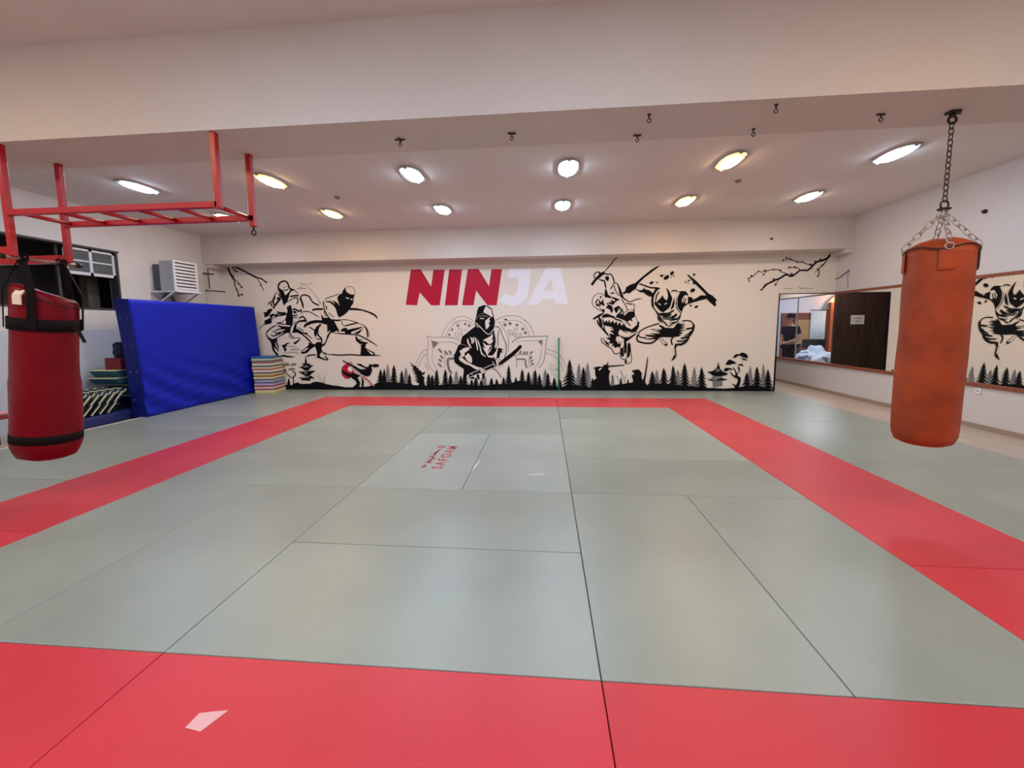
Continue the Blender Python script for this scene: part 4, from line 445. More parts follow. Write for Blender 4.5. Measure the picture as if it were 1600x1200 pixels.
SK -1674,523 -1670,511 -1661,498 -1650,484 -1643,473 -1640,464 -1639,454 -1637,445 -1633,438 -1632,438 -1628,445 -1626,455 -1627,466 -1631,479 -1639,492 -1650,506 -1662,518 -1673,524
SD -2203,1075 -2188,1074 -2166,1072 -2141,1069 -2119,1065 -2098,1059 -2076,1050 -2057,1042 -2044,1037 -2041,1044 -2054,1049 -2073,1057 -2095,1066 -2117,1072 -2140,1077 -2165,1079 -2187,1081 -2203,1082
PK -1319,999 -1273,985 -1133,947 -1198,961 -1245,933 -1204,891 -1260,887 -1284,794 -1303,747 -1359,766 -1330,878
PW -1742,955 -1705,889 -1608,795 -1622,784 -1715,852
PW -1612,875 -1518,809 -1443,818 -1367,915 -1328,1045 -1315,980 -1378,804 -1444,762 -1547,776
SK -1357,981 -1366,967 -1375,946 -1385,922 -1400,901 -1425,881 -1458,860 -1489,840 -1509,823 -1508,822 -1484,832 -1451,849 -1417,871 -1391,892 -1374,916 -1363,941 -1357,964 -1356,980
PW -1415,799 -1377,888 -1334,953 -1355,766 -1393,720
SW -1450,691 -1448,672 -1440,647 -1428,619 -1415,594 -1401,572 -1384,550 -1368,532 -1354,522 -1352,523 -1359,539 -1372,559 -1388,580 -1402,602 -1414,625 -1426,652 -1437,677 -1449,692
PW -1379,710 -1332,752 -1229,752 -1220,719 -1276,682 -1361,654
SK -1341,700 -1329,701 -1313,707 -1297,714 -1284,717 -1275,716 -1266,712 -1256,709 -1248,709 -1247,711 -1252,717 -1260,724 -1272,729 -1286,730 -1301,726 -1318,719 -1333,710 -1342,701
PK -1216,594 -1236,575 -1272,572 -1310,586 -1335,611 -1338,639 -1318,658 -1282,661 -1244,647 -1219,621
PW -1296,630 -1301,619 -1312,613 -1326,613 -1337,620 -1341,631 -1337,642 -1326,648 -1312,648 -1301,641
PW -1236,598 -1240,585 -1252,578 -1266,578 -1277,586 -1281,598 -1276,610 -1265,617 -1251,617 -1240,610
PW -1307,565 -1315,559 -1330,560 -1346,566 -1358,575 -1360,584 -1352,589 -1337,589 -1321,583 -1310,574
PW -1381,560 -1278,570 -1249,598 -1221,598 -1278,551 -1372,513
SW -1652,512 -1632,522 -1602,535 -1569,550 -1538,564 -1508,577 -1477,591 -1449,602 -1429,611 -1434,623 -1454,614 -1482,603 -1513,589 -1543,576 -1574,562 -1607,547 -1637,534 -1658,524
SW -1606,449 -1587,457 -1560,469 -1530,481 -1502,493 -1473,505 -1443,517 -1416,528 -1398,536 -1402,548 -1421,540 -1448,529 -1478,517 -1507,506 -1535,494 -1565,481 -1592,469 -1611,461
SW -2043,337 -2021,351 -1989,371 -1953,393 -1919,411 -1883,426 -1845,440 -1810,451 -1786,460 -1791,474 -1815,466 -1850,454 -1889,440 -1925,425 -1960,406 -1997,384 -2029,364 -2051,350
SW -2017,285 -1997,293 -1968,305 -1934,318 -1901,332 -1866,348 -1827,366 -1792,382 -1767,394 -1773,407 -1798,396 -1833,380 -1872,362 -1907,346 -1940,332 -1973,319 -2002,307 -2022,299
PW -2016,325 -2022,300 -2035,285 -2052,285 -2065,300 -2069,325 -2064,349 -2050,365 -2034,365 -2021,349
PK -1990,342 -1993,332 -2002,326 -2013,326 -2021,332 -2024,342 -2021,352 -2012,358 -2002,358 -1993,352
PW -1926,377 -1928,369 -1934,364 -1941,364 -1946,369 -1948,377 -1946,385 -1940,390 -1933,390 -1928,385
PW -1628,401 -1562,415 -1479,259 -1536,221
PW -1505,438 -1459,372 -1404,221 -1479,250
PW -1439,466 -1290,306 -1216,175 -1338,212 -1421,354
PW -1780,391 -1704,410 -1696,306 -1745,221
PW -1905,325 -1837,372 -1811,259 -1850,202
SK -1451,507 -1432,497 -1406,483 -1377,465 -1350,442 -1324,409 -1296,367 -1272,326 -1254,298 -1241,306 -1259,334 -1284,375 -1312,418 -1339,453 -1368,477 -1398,496 -1425,510 -1444,520
PK -1286,663 -1144,779 -1013,877 -882,987 -830,1047 -798,1059 -768,1042 -770,1000 -845,918 -976,797 -1126,686 -1230,612 -1287,598''',
'fighters_right': '''SK 1064,2649 1093,2674 1133,2710 1174,2753 1210,2793 1238,2827 1263,2860 1287,2891 1312,2921 1343,2951 1375,2982 1403,3011 1421,3033 1419,3035 1395,3020 1361,2997 1327,2967 1296,2936 1269,2906 1245,2874 1220,2841 1193,2808 1158,2768 1118,2724 1084,2682 1062,2651
SK 832,2375 850,2400 875,2435 902,2471 926,2499 946,2518 967,2534 986,2546 1000,2555 970,2599 956,2590 936,2577 912,2559 887,2536 860,2504 832,2467 807,2431 789,2407
SK 892,2497 922,2497 952,2513 979,2537 1007,2561 1036,2586 1069,2613 1093,2644 1100,2677 1095,2683 1061,2682 1026,2664 993,2637 963,2611 935,2587 907,2562 889,2533 886,2503
SK 898,2532 893,2540 885,2551 878,2563 874,2574 872,2584 872,2594 873,2605 876,2615 882,2626 890,2639 899,2649 910,2657 924,2661 941,2664 958,2664 971,2662 981,2656 991,2644 999,2632 1006,2623 1024,2636 1018,2645 1008,2658 995,2672 979,2683 959,2686 938,2686 918,2683 899,2677 884,2666 872,2653 862,2638 855,2624 851,2610 849,2596 850,2582 853,2568 858,2554 866,2540 874,2528 879,2521
PK 966,2674 1010,2638 1063,2663 1072,2628 1011,2568 941,2534 967,2604
SK 1053,2624 1075,2621 1106,2617 1139,2612 1168,2609 1191,2608 1209,2609 1221,2609 1231,2604 1241,2591 1252,2572 1262,2548 1271,2524 1280,2495 1288,2462 1294,2432 1299,2410 1325,2415 1320,2436 1314,2467 1306,2501 1297,2531 1287,2557 1276,2583 1263,2606 1247,2624 1227,2634 1208,2636 1189,2634 1169,2635 1142,2639 1109,2643 1077,2647 1056,2650
SK 959,2515 970,2505 987,2493 1006,2481 1026,2474 1045,2470 1060,2469 1070,2468 1076,2464 1081,2453 1086,2434 1090,2411 1095,2387 1102,2361 1112,2334 1123,2309 1132,2292 1136,2293 1136,2312 1135,2338 1132,2368 1126,2393 1121,2416 1116,2440 1110,2463 1099,2484 1081,2497 1063,2500 1047,2501 1034,2503 1017,2510 995,2514 975,2517 960,2518
PK 1099,2566 1169,2582 1198,2547 1175,2464 1122,2495
PK 1112,2311 1147,2266 1175,2177 1255,2114 1211,2092 1149,2115 1114,2098 1096,2178
SK 1298,2422 1284,2411 1272,2391 1261,2368 1251,2349 1241,2333 1230,2317 1222,2301 1221,2287 1223,2286 1236,2291 1248,2303 1259,2320 1270,2337 1281,2358 1292,2381 1299,2403 1300,2421
PK 1201,2190 1280,2228 1333,2190
SG 1241,2441 1207,2389 1208,2388 1242,2440
SK 1327,2407 1336,2408 1347,2410 1357,2410 1367,2404 1378,2389 1392,2365 1405,2337 1418,2310 1430,2283 1441,2254 1452,2225 1464,2195 1476,2163 1489,2128 1503,2095 1520,2067 1543,2049 1568,2038 1590,2032 1605,2028 1610,2047 1595,2052 1574,2057 1553,2066 1535,2080 1521,2104 1508,2135 1495,2169 1483,2202 1471,2232 1460,2261 1449,2290 1437,2318 1423,2346 1409,2374 1395,2399 1380,2419 1362,2429 1345,2430 1332,2428 1323,2427
SK 1300,2367 1305,2347 1311,2317 1320,2283 1333,2250 1355,2217 1381,2183 1407,2153 1424,2132 1437,2143 1419,2164 1394,2194 1368,2227 1348,2257 1336,2288 1327,2320 1321,2350 1317,2370
PK 1374,2394 1437,2296 1487,2172 1537,2056 1457,2110 1421,2208 1401,2305
SK 1100,2147 1084,2160 1061,2180 1035,2199 1008,2210 982,2212 955,2207 930,2198 907,2186 887,2173 870,2156 856,2136 843,2114 833,2089 826,2060 821,2031 820,2005 823,1982 829,1961 840,1941 855,1920 877,1899 905,1877 935,1856 964,1837 996,1819 1029,1802 1060,1788 1081,1777 1086,1788 1065,1798 1034,1813 1001,1830 970,1847 941,1866 912,1887 885,1908 864,1928 850,1947 840,1965 834,1984 832,2005 833,2030 837,2057 845,2085 854,2109 866,2129 879,2148 895,2164 913,2176 934,2187 958,2196 983,2200 1006,2199 1029,2189 1054,2171 1077,2152 1093,2138
PK 986,2149 1039,2135 1009,2078
PK 884,1982 946,2096 958,2056 912,1981
PK 899,1955 948,1985 988,1931 949,1910
PK 973,2083 1023,2002 1070,2081 1080,2010 1103,1930 1072,1926 1019,1962 989,1887 1038,1850 1109,1849 1105,1782 1056,1805 993,1873 984,1931
PK 1189,2128 1299,2115 1441,2058 1371,2032 1284,1940 1178,1982 1204,2013 1257,1990 1225,2061 1318,2022 1340,2050 1247,2101
SK 1150,2000 1148,1987 1151,1971 1159,1953 1172,1938 1192,1929 1214,1924 1234,1923 1249,1926 1249,1929 1236,1938 1217,1944 1198,1948 1184,1954 1176,1964 1170,1978 1162,1992 1152,2000
PK 1126,1885 1178,1937 1271,1917 1290,1820 1252,1749 1220,1839 1153,1871
PK 1307,1869 1408,1925 1430,1881 1371,1752 1330,1806
SK 1408,1901 1419,1880 1434,1851 1447,1821 1453,1799 1450,1789 1443,1780 1432,1770 1419,1758 1405,1746 1389,1734 1374,1723 1363,1715 1380,1691 1391,1699 1406,1710 1423,1723 1438,1736 1451,1747 1465,1759 1477,1777 1481,1801 1474,1830 1459,1863 1444,1893 1434,1913
SK 1473,1870 1475,1849 1484,1821 1495,1794 1499,1773 1495,1759 1485,1743 1475,1727 1472,1712 1474,1710 1488,1715 1504,1728 1517,1748 1524,1772 1518,1800 1507,1830 1491,1856 1476,1872
SK 1468,2061 1478,2047 1492,2027 1507,2004 1522,1981 1536,1957 1550,1932 1564,1907 1576,1883 1586,1861 1595,1840 1602,1821 1608,1808 1624,1815 1619,1828 1612,1846 1602,1868 1592,1891 1580,1915 1566,1940 1551,1966 1537,1990 1522,2014 1506,2037 1493,2057 1483,2071
SK 1518,2100 1537,2077 1567,2044 1603,2014 1642,1997 1679,1999 1715,2013 1750,2031 1784,2044 1823,2052 1866,2059 1903,2068 1929,2075 1929,2077 1902,2077 1863,2075 1820,2069 1779,2061 1742,2047 1707,2030 1674,2017 1644,2015 1613,2030 1577,2057 1544,2084 1519,2101
SK 1564,1988 1578,1976 1600,1964 1626,1954 1651,1947 1676,1944 1702,1944 1725,1948 1740,1955 1740,1957 1724,1963 1701,1965 1677,1965 1654,1967 1631,1973 1607,1983 1583,1990 1565,1991
SK 1714,1951 1724,1952 1737,1953 1749,1952 1755,1945 1755,1927 1751,1898 1747,1865 1746,1832 1750,1798 1755,1763 1764,1726 1776,1688 1795,1644 1819,1597 1842,1555 1858,1526 1867,1531 1851,1560 1828,1602 1804,1649 1785,1691 1774,1728 1765,1764 1760,1799 1757,1832 1757,1864 1762,1897 1766,1926 1765,1948 1753,1961 1737,1964 1723,1962 1713,1961
PK 1337,1677 1437,1747 1517,1728 1568,1799 1655,1833 1764,1832 1768,1672 1703,1637 1726,1570 1660,1602 1616,1558 1536,1599 1466,1626
SW 1541,1700 1552,1707 1565,1719 1576,1734 1588,1748 1603,1760 1621,1774 1640,1785 1659,1792 1682,1793 1710,1793 1737,1795 1756,1799 1757,1802 1738,1811 1712,1820 1681,1824 1652,1821 1627,1812 1604,1799 1584,1784 1567,1770 1552,1753 1542,1734 1538,1716 1537,1702
PK 840,1647 977,1735 1096,1783 1084,1747 987,1677 859,1615
PK 1036,1689 1075,1725 1154,1755 1323,1686 1346,1628 1218,1674 1067,1658
PK 1253,1687 1359,1641 1466,1604 1538,1541 1449,1577 1342,1614
SK 980,1677 993,1654 1013,1620 1034,1583 1053,1551 1069,1523 1084,1497 1098,1476 1107,1460 1121,1468 1111,1484 1098,1506 1083,1532 1066,1559 1048,1591 1027,1628 1007,1661 994,1685
SK 1039,1662 1043,1642 1053,1614 1066,1585 1079,1560 1092,1539 1105,1521 1119,1507 1131,1499 1132,1501 1128,1514 1118,1530 1105,1548 1093,1567 1081,1591 1068,1620 1054,1646 1041,1663
SK 1572,1557 1582,1543 1600,1529 1621,1516 1638,1505 1651,1493 1663,1480 1676,1470 1688,1467 1689,1468 1686,1481 1678,1494 1665,1508 1650,1521 1631,1534 1610,1547 1590,1556 1573,1559
PK 969,1663 996,1681 1023,1609 1065,1492 1052,1438 989,1520
PK 1058,1644 1113,1554 1148,1608 1184,1544 1209,1625 1237,1535 1289,1597 1326,1525 1369,1587 1397,1488 1440,1560 1486,1470 1529,1532 1592,1442 1707,1394 1828,1502 1818,1546 1875,1564 1865,1439 1797,1332 1665,1338 1532,1366 1443,1389 1413,1327 1427,1268 1543,1218 1649,1217 1788,1305 1857,1385 1781,1261 1659,1161 1544,1173 1446,1245 1375,1235 1358,1156 1404,1088 1448,1083 1492,1128 1459,983 1396,1002 1348,970 1316,1030 1263,1003 1306,1075 1190,1085 1243,1130 1207,1166 1135,1198 1242,1220 1210,1306 1330,1281 1222,1372 1328,1371 1225,1436 1319,1404 1256,1454 1132,1482 1087,1501
SK 941,1628 937,1608 935,1579 942,1546 956,1512 979,1480 1006,1449 1036,1417 1067,1382 1104,1338 1147,1288 1190,1246 1223,1219 1226,1221 1204,1258 1170,1308 1129,1359 1092,1404 1060,1439 1030,1471 1005,1501 985,1528 974,1556 965,1584 955,1610 945,1628
PW 1417,1336 1461,1389 1576,1343 1744,1333 1623,1226 1543,1227 1427,1273
SK 1469,1393 1482,1376 1505,1358 1531,1340 1555,1326 1577,1317 1598,1310 1616,1308 1630,1310 1630,1312 1619,1321 1602,1328 1582,1334 1563,1343 1540,1356 1515,1373 1490,1388 1470,1394
SK 1666,1305 1682,1305 1704,1309 1727,1317 1747,1324 1764,1332 1779,1339 1791,1348 1797,1358 1796,1360 1784,1360 1771,1356 1756,1348 1740,1341 1721,1334 1698,1327 1678,1318 1665,1308
SK 1086,1473 1081,1453 1083,1426 1091,1396 1102,1368 1120,1340 1142,1313 1166,1292 1186,1282 1189,1285 1182,1307 1164,1332 1143,1358 1128,1381 1118,1405 1111,1433 1102,1458 1089,1474
SK 1026,1202 1030,1184 1034,1158 1042,1127 1058,1098 1085,1072 1120,1046 1156,1023 1187,1002 1211,988 1231,977 1249,966 1266,951 1282,926 1299,893 1317,860 1342,838 1375,834 1410,842 1442,854 1464,861 1458,879 1436,871 1405,860 1373,852 1349,855 1332,871 1315,901 1298,935 1279,963 1259,981 1240,993 1219,1004 1196,1018 1166,1038 1130,1062 1097,1086 1072,1109 1059,1134 1051,1161 1048,1187 1044,1205
SK 1085,1212 1086,1200 1086,1182 1091,1160 1103,1136 1127,1107 1160,1074 1192,1043 1214,1021 1222,1030 1200,1051 1168,1082 1136,1115 1112,1143 1102,1164 1098,1184 1097,1200 1097,1212
PK 1118,1158 1199,1085 1227,1021 1146,1067
SK 1393,1155 1394,1141 1402,1126 1412,1112 1420,1097 1424,1081 1426,1061 1431,1042 1439,1029 1442,1029 1447,1043 1449,1063 1446,1085 1441,1105 1432,1123 1420,1140 1407,1151 1395,1156
SW 1382,1218 1378,1202 1379,1180 1385,1156 1390,1134 1395,1114 1401,1093 1409,1075 1420,1065 1423,1065 1428,1080 1426,1099 1421,1120 1416,1140 1411,1162 1405,1185 1397,1206 1385,1219
SW 1445,1209 1440,1192 1440,1167 1443,1140 1446,1118 1449,1100 1452,1084 1457,1072 1465,1065 1468,1065 1472,1075 1472,1088 1470,1103 1467,1120 1464,1142 1461,1169 1456,1193 1447,1209
SK 1460,973 1464,953 1469,923 1474,892 1476,866 1471,847 1463,829 1455,811 1453,792 1458,774 1469,758 1481,744 1494,732 1507,723 1522,715 1537,710 1551,708 1564,706 1577,706 1591,712 1603,724 1613,746 1623,774 1631,806 1637,836 1641,868 1643,903 1643,934 1644,955 1629,956 1628,934 1628,904 1626,870 1623,839 1616,810 1608,779 1599,752 1590,733 1582,724 1574,721 1565,722 1553,723 1541,725 1528,730 1515,736 1503,744 1492,755 1481,767 1472,780 1468,793 1470,807 1477,822 1486,842 1490,865 1489,893 1484,926 1479,955 1475,976
SK 1495,984 1476,969 1465,944 1462,913 1463,881 1469,848 1478,815 1494,788 1517,774 1523,775 1534,800 1533,830 1525,860 1520,886 1520,910 1522,937 1518,962 1502,983
SK 1568,1154 1555,1124 1552,1081 1556,1035 1557,992 1557,950 1555,907 1559,867 1574,838 1580,838 1597,864 1606,903 1608,948 1608,992 1606,1037 1602,1084 1592,1126 1574,1155
SK 1648,1100 1628,1069 1621,1025 1622,976 1622,930 1619,884 1615,835 1619,790 1636,756 1644,755 1668,784 1680,827 1685,878 1688,926 1688,974 1687,1025 1677,1069 1655,1100
SK 1672,1072 1676,1037 1681,986 1687,931 1693,882 1699,841 1706,803 1712,768 1713,738 1712,710 1708,687 1700,667 1691,652 1675,640 1655,632 1634,627 1616,625 1602,625 1590,627 1582,632 1578,639 1578,655 1584,678 1590,701 1594,718 1581,722 1577,706 1570,682 1565,657 1565,636 1573,622 1585,614 1601,611 1617,611 1636,613 1659,618 1682,628 1701,642 1713,660 1721,683 1726,708 1727,737 1725,770 1720,805 1713,843 1707,883 1701,932 1695,987 1689,1038 1685,1073
SK 1573,700 1568,686 1571,674 1577,665 1579,661 1579,661 1577,657 1579,649 1587,639 1591,637 1604,636 1612,641 1616,653 1616,669 1610,684 1602,696 1591,703 1577,703
SK 1622,729 1628,638 1630,638 1624,729
PK 1535,1177 1655,1163 1624,1136 1559,1100
SK 1542,1173 1545,974 1559,974 1555,1172
SK 1528,1019 1523,994 1525,958 1528,919 1529,884 1527,851 1522,818 1520,788 1523,766 1526,765 1536,785 1544,814 1549,848 1552,883 1550,920 1547,960 1540,995 1530,1019
PK 2293,2791 2207,2760 2113,2706 1936,2567 1757,2413 1653,2380 1571,2329 1547,2241 1495,2214 1518,2167 1574,2206 1640,2189 1743,2269 1781,2290 1831,2403 1954,2523 2132,2658 2241,2742
PK 1759,2295 1882,2249 1942,2278 1963,2317 1987,2269 2064,2259 2125,2214 2170,2178 2141,2113 2076,2118 1997,2163 1944,2212 1883,2207
SK 1835,2401 1847,2392 1865,2382 1888,2370 1918,2360 1957,2346 2004,2327 2052,2309 2094,2295 2127,2290 2154,2289 2177,2290 2200,2289 2230,2285 2262,2284 2292,2284 2313,2285 2314,2289 2294,2297 2265,2307 2232,2316 2202,2319 2175,2321 2152,2320 2129,2320 2100,2325 2061,2338 2014,2356 1967,2374 1927,2389 1897,2400 1871,2404 1851,2405 1836,2404
PK 2309,2291 2229,2229 2175,2143 2167,2011 2181,1870 2142,1871 2123,2012 2123,2117 2193,2265 2218,2299
PK 2161,2435 2160,2416 2142,2395 2115,2383 2088,2382 2071,2394 2072,2414 2090,2434 2118,2447 2145,2447
PK 2260,2437 2260,2428 2251,2415 2237,2402 2222,2396 2214,2397 2214,2406 2223,2419 2237,2431 2251,2438
PK 2366,2562 2360,2546 2343,2536 2322,2537 2304,2547 2297,2563 2304,2580 2320,2589 2342,2589 2359,2579
PK 2492,2563 2495,2536 2475,2504 2441,2480 2404,2472 2379,2484 2376,2511 2396,2543 2431,2567 2467,2575
PK 2588,2650 2596,2629 2587,2602 2566,2580 2539,2571 2518,2578 2510,2600 2518,2627 2540,2649 2567,2658
PK 2606,2553 2603,2545 2594,2541 2584,2541 2575,2546 2572,2554 2575,2561 2583,2566 2594,2565 2602,2561
PK 2548,2528 2545,2521 2538,2518 2530,2518 2523,2522 2520,2529 2523,2535 2529,2539 2538,2539 2545,2535
PK 2399,2587 2397,2582 2391,2579 2383,2579 2377,2583 2375,2588 2377,2593 2383,2596 2390,2596 2396,2593
PK 2201,2291 2296,2307 2225,2221 2181,2125 2158,2011 2169,1905 2231,1808 2302,1736 2289,1723 2304,1647 2327,1594 2386,1523 2351,1532 2306,1568 2270,1612 2259,1719 2214,1790 2133,1915 2119,2038 2136,2126
PK 2356,2144 2397,2069 2450,2023 2484,2094 2471,2190 2438,2287 2451,2295 2513,2207 2570,2075 2559,1944 2510,1857 2443,1805 2388,1760 2318,1798 2246,1878 2188,1949 2200,2011 2228,1982 2294,2053 2344,2109
SK 2215,1984 2226,2011 2233,2051 2239,2093 2248,2128 2261,2155 2278,2179 2293,2202 2299,2223 2297,2225 2278,2215 2258,2196 2238,2169 2223,2138 2214,2099 2207,2055 2207,2014 2212,1984
SW 2265,1957 2269,1949 2276,1945 2284,1942 2292,1938 2300,1933 2310,1926 2321,1921 2331,1921 2332,1923 2330,1934 2322,1943 2311,1950 2301,1957 2291,1961 2282,1965 2273,1964 2266,1960
SW 2405,1932 2415,1930 2424,1934 2432,1940 2440,1945 2448,1950 2456,1954 2462,1960 2465,1969 2463,1971 2455,1974 2446,1973 2437,1968 2429,1963 2420,1958 2411,1951 2405,1943 2404,1934
SW 2565,2014 2558,1994 2551,1965 2545,1933 2537,1903 2524,1873 2507,1842 2493,1813 2486,1791 2487,1790 2502,1808 2519,1835 2536,1867 2550,1897 2559,1929 2565,1962 2568,1992 2567,2014
PK 2615,2092 2625,1960 2609,1873 2538,1799 2565,1900 2592,2005
SK 2540,2209 2553,2210 2571,2214 2587,2221 2601,2226 2614,2226 2627,2225 2640,2222 2648,2219 2651,2216 2656,2210 2663,2204 2670,2199 2673,2200 2676,2208 2677,2219 2671,2232 2660,2242 2646,2248 2630,2251 2613,2253 2595,2252 2577,2246 2559,2236 2546,2223 2538,2212
PK 2689,2211 2769,2224 2855,2218 2899,2166 2911,2117 2849,2140 2895,2026 2855,1939 2919,1965 2919,2096 2979,2077 3032,2024 3124,2066 3126,1996 3016,1972 2890,1928 2823,1870 2784,1765 2776,1726 2724,1766 2665,1854 2647,1960 2659,2074 2719,2195
PW 2771,2028 2836,2136 2897,2113 2923,2026 2864,1935 2849,1992 2791,1958
SK 2832,2089 2822,2081 2812,2066 2805,2048 2799,2031 2795,2014 2792,1995 2793,1979 2798,1967 2800,1966 2809,1976 2814,1991 2817,2008 2820,2024 2826,2040 2832,2057 2836,2074 2835,2088
SK 2876,2071 2865,2065 2856,2053 2848,2038 2842,2022 2838,2005 2835,1987 2836,1970 2841,1957 2843,1957 2852,1967 2857,1982 2860,1999 2863,2014 2868,2028 2875,2043 2879,2057 2878,2069
SW 2727,2199 2716,2182 2702,2156 2686,2125 2675,2092 2670,2056 2668,2017 2669,1977 2671,1942 2675,1911 2682,1883 2690,1858 2701,1834 2715,1810 2733,1788 2749,1770 2761,1757 2769,1765 2758,1778 2742,1796 2725,1817 2711,1839 2702,1862 2693,1886 2687,1913 2683,1942 2681,1977 2680,2016 2682,2055 2687,2089 2697,2120 2712,2150 2727,2175 2737,2193
SK 2276,1734 2307,1725 2353,1717 2402,1715 2442,1715 2469,1717 2491,1720 2511,1725 2534,1734 2563,1749 2594,1769 2618,1794 2633,1813 2631,1817 2607,1811 2575,1799 2544,1781 2518,1768 2499,1761 2483,1757 2465,1755 2439,1753 2400,1752 2352,1751 2307,1746 2276,1739
SK 2328,1711 2349,1692 2383,1678 2422,1671 2460,1668 2496,1673 2530,1682 2556,1697 2571,1717 2569,1722 2545,1728 2516,1724 2486,1716 2457,1712 2427,1714 2390,1721 2355,1724 2329,1716
SK 2348,1650 2368,1643 2397,1641 2429,1642 2460,1643 2492,1642 2527,1639 2559,1640 2581,1647 2581,1650 2559,1660 2528,1666 2492,1668 2459,1670 2428,1669 2395,1668 2366,1663 2347,1653
SK 2554,1659 2562,1640 2578,1630 2602,1629 2628,1637 2652,1655 2674,1677 2688,1703 2688,1729 2684,1733 2658,1731 2635,1716 2616,1697 2602,1686 2594,1684 2582,1685 2568,1680 2555,1665
SK 2348,1619 2381,1612 2429,1606 2482,1603 2530,1603 2575,1602 2619,1602 2662,1604 2699,1613 2729,1635 2751,1664 2763,1694 2769,1716 2767,1718 2751,1702 2731,1679 2711,1654 2688,1637 2657,1630 2618,1628 2574,1629 2530,1630 2481,1630 2429,1630 2381,1627 2348,1622
SK 2514,1577 2534,1573 2561,1573 2591,1577 2619,1581 2646,1586 2673,1592 2696,1600 2711,1611 2711,1613 2693,1615 2668,1612 2641,1606 2615,1601 2588,1597 2558,1594 2532,1588 2514,1580
SK 2515,1527 2545,1524 2586,1525 2629,1530 2664,1536 2688,1544 2706,1554 2716,1564 2722,1575 2720,1577 2708,1577 2695,1571 2680,1563 2659,1556 2626,1550 2583,1545 2543,1539 2515,1529
SK 2766,1731 2753,1713 2742,1684 2733,1654 2725,1631 2717,1616 2708,1605 2702,1594 2702,1582 2705,1580 2717,1580 2728,1587 2739,1601 2749,1619 2758,1645 2767,1676 2771,1707 2769,1730
SK 2300,1726 2302,1706 2304,1677 2309,1644 2319,1614 2337,1590 2359,1571 2381,1555 2401,1538 2421,1516 2442,1492 2462,1469 2476,1454 2498,1474 2484,1490 2465,1512 2443,1537 2421,1560 2399,1579 2377,1596 2359,1611 2346,1628 2338,1650 2334,1679 2332,1708 2330,1728
SK 2502,1436 2522,1442 2545,1457 2569,1475 2592,1491 2618,1504 2647,1516 2672,1529 2688,1544 2687,1547 2665,1548 2636,1541 2606,1528 2578,1514 2553,1497 2528,1478 2509,1457 2499,1438
SK 2290,1482 2300,1468 2317,1457 2337,1448 2356,1439 2375,1429 2395,1419 2415,1413 2431,1414 2432,1417 2424,1432 2407,1445 2387,1455 2367,1465 2348,1474 2327,1483 2308,1488 2292,1485
PK 2291,1484 2352,1461 2414,1425 2518,1415 2622,1414 2672,1493 2730,1554 2723,1501 2778,1540 2749,1492 2864,1531 2776,1474 2891,1495 2768,1430 2876,1433 2744,1368 2895,1377 2754,1324 2837,1298 2730,1271 2795,1254 2723,1224 2585,1208 2385,1214 2299,1197 2229,1167 1976,1166 2063,1185 2228,1210 2062,1230 1989,1275 2122,1265 2244,1264 2082,1305 2244,1297 2348,1299 2278,1335 2172,1363 2277,1355 2355,1352 2242,1382 2098,1381 2171,1398 2355,1381 2362,1412
SK 2304,1535 2268,1524 2218,1509 2162,1491 2113,1475 2072,1460 2033,1444 1997,1429 1965,1413 1937,1398 1913,1382 1892,1366 1875,1349 1861,1330 1851,1309 1845,1288 1846,1267 1854,1247 1868,1229 1887,1214 1910,1203 1941,1196 1978,1194 2013,1193 2036,1192 2036,1217 2013,1218 1978,1219 1943,1221 1917,1227 1899,1235 1885,1247 1875,1259 1870,1271 1869,1284 1873,1299 1882,1316 1894,1332 1908,1347 1927,1362 1950,1376 1976,1391 2007,1406 2042,1421 2081,1436 2122,1451 2171,1468 2226,1485 2276,1501 2311,1512
SK 1825,1274 1821,1257 1815,1232 1810,1204 1809,1179 1813,1158 1820,1140 1830,1124 1843,1111 1858,1102 1873,1097 1888,1093 1902,1090 1917,1085 1932,1079 1952,1073 1975,1069 2006,1065 2042,1062 2078,1060 2111,1061 2138,1065 2161,1071 2183,1081 2206,1094 2234,1116 2264,1142 2292,1168 2310,1185 2287,1212 2268,1194 2241,1169 2212,1144 2186,1125 2166,1113 2148,1105 2130,1100 2107,1097 2078,1096 2043,1097 2009,1101 1980,1105 1959,1108 1942,1113 1927,1119 1911,1124 1895,1128 1882,1131 1872,1135 1865,1139 1857,1147 1851,1156 1846,1167 1844,1180 1845,1199 1849,1223 1855,1248 1859,1265
SK 2800,1554 2823,1557 2855,1561 2890,1564 2918,1565 2940,1561 2958,1556 2975,1549 2990,1540 3005,1527 3019,1510 3032,1493 3041,1482 3059,1496 3050,1508 3037,1525 3021,1544 3003,1559 2985,1570 2965,1579 2943,1585 2919,1589 2888,1589 2852,1586 2819,1582 2797,1579
SK 3026,1490 3026,1473 3026,1448 3025,1422 3022,1398 3015,1376 3006,1352 2995,1328 2985,1308 2974,1293 2962,1280 2948,1265 2935,1246 2926,1225 2921,1205 2917,1189 2911,1175 2901,1159 2888,1141 2874,1125 2859,1111 2841,1098 2821,1087 2801,1077 2783,1071 2766,1070 2746,1071 2727,1075 2713,1077 2708,1028 2722,1026 2743,1023 2768,1021 2794,1024 2819,1032 2844,1043 2868,1057 2889,1072 2908,1090 2925,1109 2940,1129 2953,1150 2962,1171 2967,1191 2971,1208 2976,1221 2985,1232 2997,1245 3011,1261 3025,1282 3037,1305 3049,1331 3060,1358 3068,1386 3072,1415 3073,1445 3073,1470 3073,1488
SK 2882,1389 2898,1379 2921,1375 2947,1378 2971,1381 2995,1387 3019,1394 3038,1405 3049,1421 3047,1425 3029,1432 3007,1430 2984,1423 2963,1418 2941,1415 2917,1413 2896,1407 2881,1394
